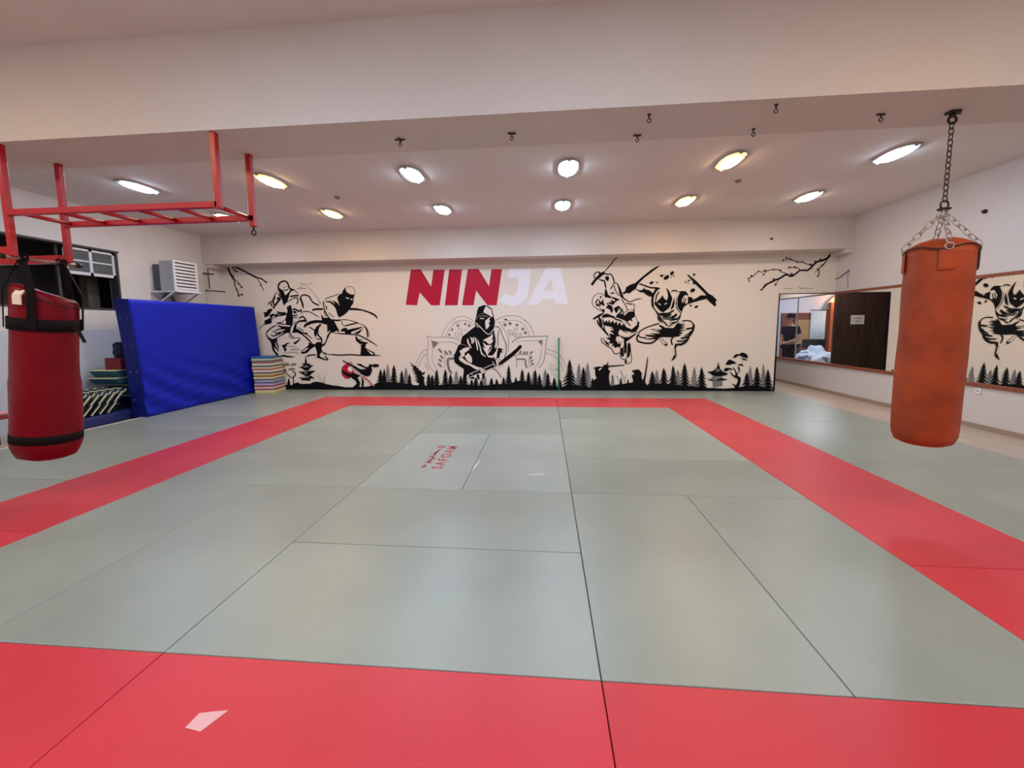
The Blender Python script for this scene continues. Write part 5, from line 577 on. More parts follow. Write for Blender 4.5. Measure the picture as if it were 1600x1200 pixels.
SK 2853,1222 2873,1224 2897,1234 2922,1250 2945,1267 2967,1287 2989,1310 3006,1334 3013,1354 3010,1356 2991,1348 2970,1329 2949,1307 2928,1288 2907,1273 2883,1257 2863,1241 2852,1225
SK 2768,1177 2791,1169 2822,1168 2855,1173 2885,1180 2910,1189 2933,1200 2949,1214 2957,1231 2954,1235 2936,1239 2916,1234 2895,1224 2874,1217 2847,1211 2815,1205 2786,1196 2767,1182
SK 2683,1125 2704,1113 2735,1105 2771,1102 2806,1103 2841,1111 2877,1123 2906,1139 2924,1156 2923,1160 2898,1161 2866,1153 2832,1141 2801,1134 2771,1133 2737,1136 2705,1136 2683,1129
SK 2631,1215 2617,1212 2598,1205 2581,1191 2568,1172 2563,1151 2563,1130 2565,1110 2569,1090 2575,1069 2585,1048 2599,1031 2610,1021 2614,1022 2614,1038 2611,1059 2604,1079 2599,1097 2595,1114 2593,1131 2593,1146 2596,1158 2604,1169 2616,1182 2627,1199 2634,1212
PK 2663,1071 2728,1046 2683,968 2690,896 2703,806 2677,743 2626,697 2581,673 2641,788 2648,824 2635,932 2652,1004
SW 2650,959 2645,944 2644,924 2645,900 2647,877 2650,855 2655,831 2661,811 2670,797 2672,797 2674,813 2672,834 2667,857 2664,879 2662,901 2661,924 2658,944 2652,959
SK 2364,1190 2374,1179 2387,1162 2402,1144 2419,1127 2437,1109 2459,1090 2478,1073 2492,1061 2499,1069 2485,1081 2465,1098 2444,1117 2426,1134 2410,1151 2395,1169 2381,1185 2372,1197
SK 2312,1191 2320,1176 2333,1154 2346,1130 2358,1110 2369,1095 2379,1082 2388,1072 2394,1065 2401,1071 2395,1078 2386,1088 2376,1101 2366,1115 2354,1135 2341,1158 2329,1181 2320,1196
PK 2393,1066 2476,1057 2484,1090 2501,1058 2482,1006
PK 2905,2104 2979,2082 3048,2050 3090,2065 3181,2126 3287,2114 3273,2151 3010,2415 2873,2569 2894,2580 3068,2440 3341,2158 3427,2113 3525,2015 3491,1973 3515,1904 3487,1876 3382,1966 3303,2046 3193,2020 3050,1987 2910,1960
PK 3060,2388 3054,2372 3039,2362 3019,2363 3002,2373 2996,2389 3001,2406 3017,2415 3037,2415 3053,2405
SW 2989,2111 2988,2101 2992,2088 2999,2076 3005,2064 3011,2052 3018,2039 3026,2029 3035,2023 3037,2024 3038,2035 3034,2047 3028,2060 3021,2072 3015,2084 3009,2097 3001,2107 2991,2112
PK 3035,2600 3045,2587 3046,2570 3037,2555 3023,2547 3008,2549 2998,2561 2997,2579 3006,2594 3020,2602
PK 2947,2469 2945,2459 2932,2444 2913,2430 2895,2423 2884,2425 2886,2436 2899,2451 2918,2464 2936,2471
PK 2863,2416 2860,2406 2851,2400 2839,2400 2829,2407 2826,2417 2829,2427 2838,2433 2850,2433 2859,2426
PK 2913,2387 2911,2380 2905,2376 2897,2376 2890,2380 2888,2387 2890,2394 2896,2398 2904,2397 2911,2393
PK 3051,2261 3054,2236 3037,2210 3007,2193 2976,2191 2956,2205 2953,2230 2970,2256 2999,2274 3030,2275
PK 2994,1902 2990,1889 2979,1881 2966,1881 2954,1890 2950,1903 2953,1916 2964,1924 2978,1924 2989,1916
PK 3130,1897 3131,1879 3117,1860 3093,1846 3070,1843 3055,1853 3054,1870 3068,1890 3091,1903 3115,1906''',
'branches': '''SK 5900,3061 5885,3049 5864,3032 5840,3011 5818,2988 5796,2961 5775,2931 5756,2903 5743,2884 5779,2856 5792,2876 5810,2903 5831,2932 5850,2956 5871,2977 5893,2996 5914,3013 5928,3025
SK 5761,2893 5742,2882 5715,2867 5685,2852 5656,2839 5628,2830 5598,2823 5566,2816 5537,2805 5512,2789 5490,2771 5472,2752 5455,2734 5441,2717 5431,2701 5421,2686 5410,2674 5393,2661 5371,2647 5350,2634 5335,2625 5356,2591 5370,2600 5392,2613 5415,2628 5436,2644 5451,2660 5462,2677 5472,2692 5484,2707 5499,2723 5516,2741 5535,2756 5555,2769 5579,2779 5609,2786 5640,2793 5672,2802 5703,2817 5734,2833 5761,2848 5780,2858
SK 5346,2624 5321,2627 5284,2632 5244,2635 5209,2632 5183,2621 5166,2604 5152,2588 5135,2573 5113,2556 5089,2537 5065,2522 5044,2515 5026,2517 5005,2527 4981,2540 4955,2548 4930,2548 4908,2543 4890,2537 4878,2533 4889,2502 4901,2506 4918,2511 4936,2515 4953,2516 4970,2510 4993,2498 5020,2486 5051,2482 5080,2492 5108,2510 5133,2529 5156,2547 5175,2564 5189,2580 5202,2593 5218,2600 5246,2602 5283,2599 5319,2595 5345,2592
SK 5733,2845 5723,2824 5707,2794 5690,2761 5672,2734 5651,2714 5626,2696 5602,2676 5585,2649 5580,2612 5583,2571 5589,2533 5593,2507 5614,2509 5610,2535 5604,2572 5601,2610 5605,2640 5618,2660 5640,2678 5665,2696 5688,2719 5708,2749 5726,2782 5742,2813 5752,2834
SK 5433,2719 5413,2728 5385,2740 5355,2753 5329,2764 5310,2772 5293,2780 5276,2786 5255,2792 5230,2796 5203,2799 5177,2801 5154,2805 5134,2810 5117,2817 5100,2825 5083,2832 5065,2839 5047,2846 5029,2853 5010,2860 4986,2869 4959,2879 4934,2888 4917,2894 4912,2877 4929,2871 4954,2862 4981,2852 5005,2844 5025,2836 5043,2829 5060,2823 5077,2816 5095,2809 5112,2801 5130,2794 5151,2787 5176,2783 5203,2781 5230,2778 5253,2775 5272,2769 5288,2763 5304,2756 5324,2747 5350,2736 5380,2723 5408,2711 5427,2703
SK 5210,2623 5208,2632 5204,2645 5197,2659 5183,2671 5163,2677 5139,2681 5113,2683 5088,2685 5063,2687 5037,2689 5013,2691 4996,2692 4997,2676 5013,2675 5037,2673 5063,2671 5088,2669 5113,2667 5138,2665 5161,2662 5177,2657 5185,2650 5190,2640 5193,2628 5196,2620
SK 5525,2549 5528,2557 5532,2567 5537,2579 5543,2590 5549,2601 5557,2613 5565,2624 5570,2631 5561,2638 5556,2631 5548,2620 5540,2608 5533,2597 5527,2585 5522,2573 5518,2562 5515,2554
PM 5164,2801 5161,2788 5150,2779 5136,2780 5125,2788 5120,2802 5123,2816 5134,2824 5148,2823 5159,2815
PM 5030,2857 5026,2844 5015,2837 5001,2837 4990,2845 4985,2858 4988,2870 4999,2877 5013,2877 5025,2869
PM 4937,2885 4933,2874 4922,2868 4908,2868 4897,2875 4892,2886 4896,2897 4906,2904 4920,2903 4932,2896
PM 5272,2793 5269,2782 5260,2776 5249,2776 5240,2783 5235,2794 5238,2805 5247,2812 5258,2812 5268,2805
PM 5449,2732 5444,2716 5429,2706 5411,2707 5395,2717 5388,2733 5393,2749 5408,2758 5426,2758 5442,2748
PM 5529,2793 5526,2779 5514,2771 5499,2771 5487,2780 5481,2794 5485,2807 5497,2815 5511,2815 5524,2806
PM 5639,2837 5635,2825 5622,2817 5606,2818 5593,2826 5587,2838 5591,2850 5604,2858 5620,2857 5633,2849
PM 5668,2732 5673,2720 5669,2706 5658,2696 5645,2694 5633,2701 5628,2713 5632,2727 5643,2737 5656,2739
PM 5588,2629 5584,2618 5574,2611 5560,2612 5548,2619 5543,2630 5547,2641 5558,2648 5571,2647 5583,2640
PM 5601,2501 5603,2489 5596,2476 5582,2468 5568,2467 5558,2474 5556,2487 5563,2499 5577,2507 5591,2508
PM 5330,2624 5326,2611 5313,2603 5297,2603 5283,2612 5278,2625 5282,2639 5294,2647 5311,2647 5324,2638
PM 5078,2540 5072,2524 5057,2514 5037,2515 5020,2525 5013,2541 5018,2557 5034,2567 5054,2567 5071,2556
PM 5131,2686 5127,2673 5113,2665 5095,2665 5081,2674 5074,2688 5079,2701 5093,2709 5110,2709 5125,2700
PM 5027,2683 5022,2672 5007,2666 4988,2666 4972,2674 4966,2685 4971,2696 4986,2702 5005,2702 5021,2695
SG 4909,2230 4921,2230 4937,2231 4954,2234 4970,2235 4985,2233 4999,2229 5015,2225 5032,2223 5052,2224 5072,2228 5091,2233 5103,2237 5103,2238 5089,2239 5070,2237 5050,2235 5032,2234 5016,2236 5001,2240 4986,2244 4970,2246 4952,2244 4935,2241 4919,2236 4909,2231
SG 5198,2238 5203,2243 5209,2250 5217,2256 5223,2257 5231,2253 5241,2243 5253,2232 5265,2225 5278,2226 5289,2232 5298,2238 5306,2240 5315,2238 5325,2232 5336,2226 5348,2223 5359,2226 5369,2231 5378,2236 5388,2239 5398,2237 5409,2232 5423,2227 5439,2224 5459,2224 5483,2226 5505,2229 5520,2231 5518,2240 5503,2239 5481,2236 5458,2234 5439,2233 5424,2236 5412,2241 5399,2246 5387,2248 5375,2245 5364,2240 5355,2235 5347,2233 5338,2235 5329,2241 5318,2247 5306,2250 5294,2247 5284,2240 5275,2235 5267,2234 5258,2239 5247,2250 5236,2260 5224,2267 5212,2265 5203,2258 5196,2250 5191,2245
SG 5273,2243 5244,2212 5250,2206 5279,2237
SK 5081,2534 5069,2529 5053,2523 5036,2518 5023,2517 5011,2522 4993,2535 4970,2549 4940,2554 4909,2544 4879,2527 4851,2508 4829,2494 4814,2485 4805,2479 4798,2474 4787,2469 4766,2461 4740,2453 4715,2445 4698,2439 4711,2402 4729,2408 4754,2415 4781,2424 4803,2433 4818,2440 4827,2446 4836,2452 4850,2461 4873,2475 4899,2493 4926,2508 4946,2515 4959,2513 4975,2502 4995,2488 5019,2478 5045,2480 5067,2486 5085,2493 5097,2498
SK 4734,2434 4721,2435 4704,2433 4684,2429 4666,2419 4645,2409 4622,2398 4598,2385 4575,2373 4555,2360 4535,2347 4516,2333 4497,2315 4478,2293 4463,2264 4451,2236 4444,2216 4448,2213 4464,2226 4486,2245 4508,2267 4525,2287 4541,2302 4558,2315 4576,2327 4596,2338 4617,2351 4640,2362 4663,2374 4684,2384 4703,2393 4717,2407 4729,2419 4736,2430
SK 4960,2553 4951,2558 4937,2565 4921,2572 4905,2578 4888,2583 4872,2586 4856,2590 4845,2595 4839,2601 4835,2611 4827,2625 4811,2635 4785,2643 4753,2649 4719,2653 4685,2655 4652,2652 4619,2647 4586,2640 4554,2634 4522,2626 4490,2617 4460,2609 4434,2605 4417,2608 4402,2616 4384,2624 4362,2621 4337,2604 4310,2579 4283,2551 4257,2527 4229,2507 4198,2487 4171,2470 4153,2458 4161,2445 4180,2457 4207,2474 4238,2494 4267,2515 4294,2539 4321,2567 4347,2592 4369,2607 4383,2609 4396,2602 4413,2593 4436,2589 4464,2593 4495,2601 4527,2610 4559,2618 4590,2625 4623,2631 4655,2637 4686,2639 4719,2637 4752,2633 4783,2628 4806,2621 4817,2614 4822,2605 4827,2593 4837,2582 4853,2575 4870,2571 4886,2568 4901,2563 4916,2557 4931,2550 4945,2544 4955,2539
SK 4775,2427 4727,2332 4738,2325 4787,2420
SK 4492,2623 4500,2617 4512,2610 4521,2602 4523,2597 4514,2586 4497,2572 4478,2558 4465,2549 4472,2540 4484,2550 4503,2563 4521,2578 4532,2593 4529,2607 4518,2618 4505,2626 4498,2631
SK 4859,2831 4871,2832 4888,2833 4907,2835 4927,2837 4949,2842 4973,2847 4995,2852 5010,2855 5007,2864 4992,2860 4970,2855 4946,2850 4925,2846 4906,2844 4886,2842 4869,2841 4858,2840
PM 4187,2480 4191,2468 4186,2454 4174,2444 4160,2441 4149,2446 4145,2458 4150,2472 4162,2483 4176,2486
PM 4199,2411 4196,2398 4188,2390 4178,2390 4169,2398 4165,2411 4168,2425 4176,2432 4186,2432 4195,2424
PM 4246,2521 4241,2509 4228,2502 4212,2502 4199,2510 4193,2522 4197,2534 4210,2542 4226,2541 4240,2534
PM 4388,2618 4384,2607 4373,2601 4359,2602 4347,2608 4342,2619 4346,2629 4357,2635 4371,2634 4383,2628
PM 4522,2630 4518,2619 4504,2613 4487,2613 4473,2620 4467,2632 4472,2643 4485,2649 4502,2649 4517,2642
PM 4496,2553 4496,2542 4486,2531 4471,2526 4457,2528 4448,2536 4449,2547 4459,2557 4473,2563 4488,2561
PM 4708,2646 4703,2635 4688,2629 4669,2629 4654,2636 4647,2648 4652,2659 4667,2665 4686,2665 4702,2657
PM 4839,2624 4834,2612 4819,2605 4800,2605 4785,2613 4778,2625 4783,2637 4798,2644 4817,2644 4833,2636
PM 4707,2445 4702,2433 4690,2427 4673,2427 4660,2434 4654,2446 4659,2457 4672,2463 4688,2463 4701,2456
PM 4752,2325 4748,2309 4737,2299 4723,2299 4711,2309 4706,2325 4709,2341 4720,2351 4735,2351 4747,2341
PM 4563,2336 4558,2325 4543,2318 4524,2319 4508,2326 4502,2337 4507,2348 4522,2355 4541,2355 4557,2347
PM 4604,2355 4601,2344 4592,2337 4581,2337 4571,2345 4567,2356 4570,2367 4579,2374 4590,2374 4600,2366
PM 4478,2222 4473,2210 4457,2203 4437,2203 4420,2211 4413,2223 4419,2235 4435,2243 4455,2242 4471,2234
PM 4879,2835 4876,2822 4866,2814 4853,2815 4842,2823 4837,2836 4840,2849 4850,2857 4864,2856 4875,2848
PM 4942,2888 4937,2879 4925,2874 4909,2874 4896,2880 4890,2890 4895,2899 4907,2904 4923,2904 4936,2898
PM 5031,2859 5028,2846 5017,2838 5003,2839 4991,2847 4986,2860 4989,2873 5000,2880 5014,2880 5026,2872
PM 5022,2683 5017,2671 5002,2664 4983,2664 4968,2672 4961,2684 4966,2696 4981,2703 5000,2702 5016,2695
SK -7792,3018 -7768,3006 -7734,2990 -7693,2971 -7651,2951 -7606,2930 -7557,2907 -7507,2884 -7458,2860 -7409,2835 -7359,2808 -7310,2781 -7267,2758 -7227,2738 -7190,2719 -7160,2704 -7138,2694 -7117,2728 -7139,2738 -7169,2753 -7206,2771 -7245,2791 -7288,2815 -7336,2841 -7387,2868 -7437,2894 -7487,2918 -7537,2942 -7586,2964 -7630,2985 -7673,3005 -7713,3024 -7748,3040 -7772,3052
SK -7144,2703 -7123,2700 -7094,2696 -7062,2690 -7031,2678 -6997,2655 -6957,2624 -6921,2593 -6896,2572 -6875,2593 -6900,2615 -6937,2646 -6977,2678 -7015,2702 -7051,2717 -7087,2724 -7117,2728 -7138,2731
SK -7124,2694 -7109,2664 -7087,2621 -7063,2574 -7043,2533 -7027,2495 -7011,2458 -6998,2425 -6989,2402 -6972,2409 -6981,2432 -6994,2464 -7009,2502 -7026,2540 -7046,2582 -7070,2629 -7092,2672 -7107,2702
SK -7948,3023 -7933,3003 -7910,2976 -7886,2944 -7865,2912 -7848,2877 -7831,2838 -7814,2798 -7798,2763 -7780,2733 -7762,2708 -7747,2687 -7736,2673 -7698,2698 -7709,2712 -7723,2732 -7740,2756 -7756,2783 -7772,2816 -7788,2855 -7806,2896 -7825,2933 -7848,2968 -7873,3001 -7895,3029 -7911,3049
SK -7731,2684 -7729,2654 -7727,2611 -7724,2564 -7717,2521 -7704,2485 -7687,2452 -7671,2423 -7659,2394 -7652,2364 -7647,2332 -7644,2304 -7642,2284 -7615,2288 -7617,2308 -7620,2337 -7625,2370 -7633,2403 -7647,2434 -7663,2464 -7679,2495 -7690,2527 -7697,2568 -7700,2614 -7702,2657 -7704,2687
SK -7712,2678 -7694,2660 -7667,2634 -7639,2605 -7614,2577 -7592,2550 -7572,2522 -7554,2496 -7542,2478 -7522,2490 -7535,2508 -7552,2534 -7573,2563 -7595,2591 -7621,2619 -7650,2648 -7677,2674 -7695,2693
SK -7763,3002 -7754,2982 -7741,2954 -7726,2924 -7710,2899 -7691,2883 -7671,2871 -7653,2863 -7642,2858 -7629,2880 -7640,2886 -7657,2893 -7674,2902 -7688,2915 -7702,2936 -7717,2965 -7730,2993 -7739,3012
PM -7360,2851 -7367,2838 -7382,2830 -7400,2831 -7414,2839 -7419,2852 -7412,2865 -7397,2873 -7379,2872 -7365,2864
PM -6998,2690 -7005,2677 -7022,2669 -7041,2669 -7056,2678 -7062,2691 -7055,2704 -7038,2711 -7018,2711 -7003,2703
PM -6871,2615 -6871,2602 -6880,2589 -6896,2581 -6913,2581 -6923,2588 -6924,2601 -6914,2614 -6898,2622 -6882,2622
PM -7017,2536 -7023,2520 -7036,2511 -7050,2511 -7062,2521 -7065,2537 -7059,2553 -7047,2562 -7032,2562 -7021,2552
PM -7569,2960 -7576,2946 -7593,2937 -7613,2937 -7628,2947 -7633,2961 -7626,2976 -7609,2984 -7589,2984 -7574,2974
PM -7809,2934 -7817,2919 -7835,2909 -7857,2910 -7874,2920 -7879,2936 -7871,2952 -7853,2961 -7831,2961 -7815,2950
PM -7702,2759 -7708,2746 -7724,2739 -7742,2739 -7756,2747 -7761,2760 -7754,2773 -7738,2781 -7720,2781 -7706,2772
PM -7572,2571 -7578,2558 -7592,2550 -7609,2551 -7622,2559 -7626,2572 -7619,2585 -7605,2593 -7589,2593 -7576,2584
PM -7508,2496 -7515,2481 -7531,2472 -7549,2473 -7563,2482 -7567,2497 -7561,2511 -7545,2520 -7527,2520 -7513,2510
PM -7637,2430 -7643,2415 -7658,2406 -7674,2407 -7687,2416 -7691,2431 -7685,2445 -7670,2454 -7654,2454 -7641,2444
PM -7593,2298 -7601,2281 -7619,2270 -7641,2270 -7657,2282 -7662,2299 -7654,2317 -7636,2327 -7614,2327 -7598,2316
PM -7513,2316 -7521,2298 -7538,2288 -7558,2288 -7573,2299 -7578,2317 -7570,2334 -7553,2345 -7533,2344 -7518,2333
PM -7603,2868 -7610,2854 -7627,2845 -7647,2846 -7662,2855 -7667,2870 -7660,2884 -7643,2893 -7623,2892 -7608,2883''',
'forest': '''PG -3970,633 -3950,548 -3963,598 -3938,467 -3964,518 -3929,387 -3965,438 -3912,306 -3966,357 -3895,226 -3966,276 -3878,145 -3966,196 -3892,125 -4089,124 -4008,196 -4093,144 -4003,276 -4075,225 -3996,357 -4051,306 -3991,438 -4033,387 -3985,518 -4012,467 -3980,598 -3995,548
PG -3526,556 -3508,470 -3519,520 -3485,389 -3518,439 -3471,307 -3518,358 -3448,226 -3517,277 -3444,144 -3519,195 -3444,126 -3639,125 -3558,195 -3639,144 -3553,277 -3616,226 -3548,358 -3601,307 -3542,439 -3580,389 -3536,520 -3553,470
PG -2314,478 -2289,400 -2306,450 -2270,329 -2304,379 -2244,257 -2302,307 -2243,185 -2303,236 -2222,114 -2301,164 -2227,98 -2418,98 -2339,164 -2410,113 -2335,236 -2395,185 -2334,307 -2393,257 -2327,379 -2361,329 -2323,450 -2340,400
PG -1646,357 -1618,286 -1637,336 -1589,223 -1634,273 -1578,160 -1633,210 -1566,96 -1632,146 -1556,85 -1745,84 -1672,146 -1766,96 -1666,209 -1733,159 -1662,273 -1712,222 -1656,336 -1680,286
PG -492,462 -461,374 -483,423 -432,290 -479,339 -413,205 -476,255 -395,121 -473,170 -401,103 -586,102 -514,170 -600,120 -509,255 -569,205 -504,339 -541,290 -500,423 -518,374
PG -226,507 -200,420 -218,469 -181,339 -215,388 -149,257 -210,306 -133,175 -208,224 -107,93 -204,142 -119,74 -334,73 -247,142 -335,92 -245,224 -323,174 -241,306 -292,257 -239,388 -284,339 -235,470 -257,420
PG 541,638 564,557 549,605 584,480 553,529 599,404 555,452 605,327 557,376 630,250 561,299 655,173 565,222 644,96 564,145 651,76 439,75 523,145 435,96 523,222 438,173 527,299 464,250 528,376 471,327 528,452 478,404 532,529 503,480 534,605 524,557
PG 736,653 761,576 745,624 778,505 748,554 787,435 750,484 810,365 754,413 827,294 757,343 844,223 760,272 866,152 764,201 869,82 765,130 862,62 621,61 716,130 606,81 717,201 614,152 719,272 635,223 721,343 650,294 723,413 667,364 725,484 686,435 726,554 693,506 729,624 713,576
PG 419,387 447,309 428,358 467,236 431,285 489,163 435,212 510,90 438,139 512,76 330,75 402,139 327,90 405,212 353,163 407,285 367,236 411,358 396,309
PG 2278,489 2299,412 2286,460 2328,341 2292,389 2339,269 2295,317 2370,198 2301,246 2369,126 2303,174 2375,110 2200,110 2269,174 2203,126 2269,246 2215,197 2269,317 2223,269 2270,389 2237,341 2271,460 2256,412
PG 2740,489 2761,410 2748,457 2790,336 2754,384 2807,262 2759,310 2826,188 2764,236 2855,114 2770,161 2839,97 2665,96 2730,161 2645,113 2734,236 2684,187 2732,310 2688,262 2733,384 2703,336 2734,457 2723,410
PG 3092,561 3118,480 3101,528 3140,405 3106,452 3168,329 3113,377 3168,254 3115,301 3187,178 3120,226 3220,102 3127,150 3209,83 3007,83 3086,150 3006,102 3083,226 2998,178 3083,301 3015,253 3086,377 3048,329 3085,452 3058,405 3086,528 3075,480
PG 4288,573 4309,491 4296,539 4336,415 4303,462 4349,338 4308,385 4373,261 4315,308 4389,183 4320,231 4395,106 4324,153 4395,87 4226,86 4291,153 4232,106 4287,231 4224,183 4286,308 4235,260 4284,385 4240,338 4283,462 4256,415 4282,539 4271,492
PG 4562,615 4583,538 4570,585 4596,466 4575,513 4624,394 4582,441 4630,323 4586,370 4643,251 4591,298 4659,179 4597,226 4664,107 4601,154 4672,88 4504,87 4567,154 4495,106 4564,226 4496,178 4563,298 4510,251 4561,370 4519,323 4560,441 4531,394 4558,513 4534,466 4557,585 4549,538
PG 1301,387 1318,315 1308,364 1336,250 1311,299 1354,185 1315,234 1364,120 1317,169 1364,108 1245,107 1291,169 1245,120 1292,234 1258,185 1293,299 1273,250 1294,364 1282,315
PK -6628,435 -6607,351 -6621,403 -6596,273 -6624,325 -6579,196 -6625,248 -6567,118 -6628,170 -6529,40 -6627,93 -6553,23 -6759,23 -6671,92 -6750,40 -6666,170 -6747,118 -6656,248 -6713,195 -6648,325 -6690,273 -6638,403 -6657,351
PK -6480,293 -6464,221 -6473,273 -6455,159 -6475,211 -6433,97 -6476,149 -6423,35 -6478,87 -6430,24 -6567,23 -6511,87 -6574,34 -6504,149 -6556,97 -6496,211 -6525,159 -6489,273 -6505,221
PK -4149,511 -4123,424 -4141,475 -4105,342 -4141,393 -4073,260 -4139,311 -4045,178 -4138,229 -4061,96 -4143,147 -4052,78 -4282,77 -4186,147 -4280,96 -4182,229 -4271,178 -4176,311 -4248,260 -4168,393 -4219,342 -4160,475 -4183,424
PK -4061,526 -4038,437 -4054,488 -4026,352 -4055,403 -4012,267 -4056,318 -3979,183 -4054,234 -3969,98 -4055,148 -3981,78 -4178,77 -4100,148 -4201,97 -4092,233 -4168,182 -4084,318 -4137,267 -4078,403 -4113,352 -4071,488 -4087,437
PK -3820,603 -3791,515 -3812,566 -3766,432 -3811,483 -3747,349 -3811,400 -3733,266 -3811,317 -3727,183 -3813,234 -3689,99 -3810,150 -3710,79 -3972,78 -3863,150 -3971,99 -3859,234 -3964,182 -3851,317 -3930,266 -3843,400 -3897,349 -3839,483 -3889,432 -3831,566 -3853,515
PK -3630,480 -3610,398 -3623,449 -3596,322 -3623,373 -3581,247 -3623,298 -3550,172 -3621,222 -3537,96 -3622,147 -3547,79 -3743,79 -3662,147 -3743,95 -3657,222 -3723,171 -3651,298 -3701,247 -3647,373 -3687,322 -3640,449 -3655,398
PK -3445,403 -3424,318 -3438,369 -3398,239 -3436,290 -3390,160 -3437,210 -3365,80 -3436,131 -3376,64 -3538,64 -3472,131 -3537,80 -3466,210 -3514,159 -3461,290 -3497,239 -3455,369 -3471,318
PK -2978,403 -2947,312 -2970,363 -2931,226 -2969,277 -2901,140 -2967,190 -2889,53 -2967,104 -2893,35 -3086,34 -3006,104 -3081,53 -3000,190 -3059,139 -2996,277 -3045,226 -2989,363 -3010,312
PK -2894,372 -2865,288 -2885,338 -2847,209 -2885,260 -2814,130 -2882,181 -2806,51 -2882,102 -2807,35 -3000,35 -2924,102 -3022,51 -2916,181 -2978,130 -2912,260 -2964,209 -2905,338 -2930,288
PK -2782,509 -2759,428 -2774,479 -2743,354 -2773,404 -2729,279 -2773,329 -2706,204 -2771,254 -2693,129 -2771,179 -2688,54 -2772,104 -2683,36 -2907,35 -2816,104 -2912,53 -2812,179 -2898,128 -2807,254 -2882,204 -2801,329 -2854,279 -2796,404 -2830,354 -2791,479 -2812,428
PK -2574,509 -2551,428 -2566,478 -2526,354 -2564,404 -2519,279 -2564,329 -2496,204 -2563,254 -2490,129 -2563,180 -2463,54 -2561,105 -2474,36 -2698,35 -2605,104 -2694,54 -2604,180 -2695,129 -2597,254 -2661,204 -2594,329 -2655,279 -2589,404 -2629,354 -2583,478 -2599,428
PK -2453,403 -2424,313 -2445,363 -2395,227 -2442,277 -2368,141 -2440,191 -2369,55 -2442,105 -2367,37 -2558,36 -2483,105 -2577,54 -2475,191 -2537,141 -2470,277 -2518,227 -2463,363 -2484,313
PK -2209,357 -2181,276 -2201,326 -2159,202 -2199,252 -2135,127 -2196,177 -2103,52 -2193,102 -2121,37 -2312,37 -2233,102 -2307,52 -2231,177 -2301,127 -2224,252 -2262,201 -2219,326 -2242,276
PK -2116,448 -2091,365 -2108,415 -2060,288 -2104,338 -2042,210 -2103,260 -2013,133 -2100,183 -1996,55 -2099,105 -2013,38 -2235,37 -2147,105 -2253,54 -2142,183 -2228,132 -2136,260 -2197,210 -2130,338 -2166,288 -2126,415 -2149,365
PK -1844,327 -1817,252 -1835,302 -1797,185 -1833,235 -1773,118 -1831,168 -1757,51 -1829,101 -1754,39 -1944,38 -1870,101 -1965,51 -1865,168 -1938,118 -1859,235 -1905,185 -1853,302 -1875,252
PK -1951,266 -1925,203 -1943,253 -1900,151 -1940,201 -1896,99 -1940,149 -1883,47 -1939,97 -1877,38 -2035,38 -1974,97 -2051,46 -1967,149 -2014,99 -1965,201 -2004,151 -1960,253 -1975,203
PK -1724,251 -1701,191 -1716,241 -1673,143 -1712,193 -1654,95 -1710,145 -1632,46 -1707,96 -1648,39 -1806,38 -1742,96 -1800,46 -1741,145 -1797,94 -1736,193 -1772,143 -1732,241 -1751,191
PK -1480,312 -1458,241 -1473,290 -1440,178 -1471,227 -1424,114 -1469,164 -1389,51 -1464,101 -1406,40 -1563,39 -1499,101 -1555,51 -1498,164 -1556,114 -1493,227 -1527,177 -1489,290 -1503,240
PK -1360,282 -1335,216 -1352,266 -1314,161 -1349,211 -1288,105 -1346,155 -1286,50 -1346,99 -1285,40 -1441,40 -1379,99 -1444,49 -1375,155 -1417,105 -1372,211 -1401,161 -1368,266 -1381,216
PK -1194,327 -1172,253 -1186,303 -1153,187 -1184,236 -1139,120 -1183,170 -1120,53 -1180,103 -1119,41 -1275,40 -1214,103 -1283,53 -1211,170 -1268,120 -1206,236 -1237,186 -1202,303 -1218,253
PK -1071,597 -1050,516 -1064,565 -1037,440 -1062,490 -1018,365 -1060,414 -1006,289 -1059,339 -999,213 -1058,263 -959,137 -1053,187 -970,61 -1055,111 -968,41 -1186,40 -1099,111 -1196,60 -1098,187 -1194,137 -1093,263 -1168,213 -1088,339 -1141,289 -1087,414 -1137,365 -1084,490 -1119,440 -1080,565 -1095,516
PK -909,327 -886,253 -901,303 -864,187 -898,237 -843,121 -896,170 -823,54 -893,104 -834,41 -989,41 -927,104 -984,54 -925,170 -978,120 -921,237 -951,187 -918,303 -937,253
PK -759,507 -733,428 -751,477 -711,354 -748,404 -693,281 -745,330 -681,207 -744,257 -675,134 -743,183 -647,60 -740,109 -654,42 -870,41 -782,109 -871,59 -780,183 -854,133 -776,257 -836,207 -775,330 -828,281 -772,404 -812,354 -767,477 -782,428
PK -611,447 -581,365 -602,415 -565,289 -600,338 -536,213 -596,262 -517,136 -593,186 -481,60 -588,109 -505,43 -721,42 -635,109 -733,59 -631,186 -707,136 -628,262 -689,212 -624,338 -669,289 -619,415 -639,365
PK -455,507 -438,427 -448,477 -419,354 -445,404 -403,281 -443,330 -382,208 -440,257 -366,134 -438,184 -354,61 -436,110 -364,43 -549,42 -478,110 -571,60 -474,184 -549,134 -471,257 -527,207 -468,330 -510,281 -466,404 -498,354 -462,477 -475,427
PK -359,402 -335,314 -351,363 -313,230 -348,279 -280,146 -343,195 -257,61 -339,110 -268,43 -452,43 -378,110 -448,61 -374,195 -427,145 -372,279 -416,230 -367,363 -385,314
PK -167,417 -136,338 -158,387 -113,265 -154,314 -101,192 -153,241 -61,119 -147,168 -45,45 -144,94 -60,29 -274,28 -190,94 -286,44 -184,168 -249,118 -182,241 -234,191 -180,314 -223,265 -176,387 -193,338
PK -20,313 9,240 -11,289 29,174 -8,223 65,108 -2,157 79,42 0,91 72,29 -111,29 -40,91 -122,41 -35,157 -92,108 -31,223 -67,174 -28,289 -44,239
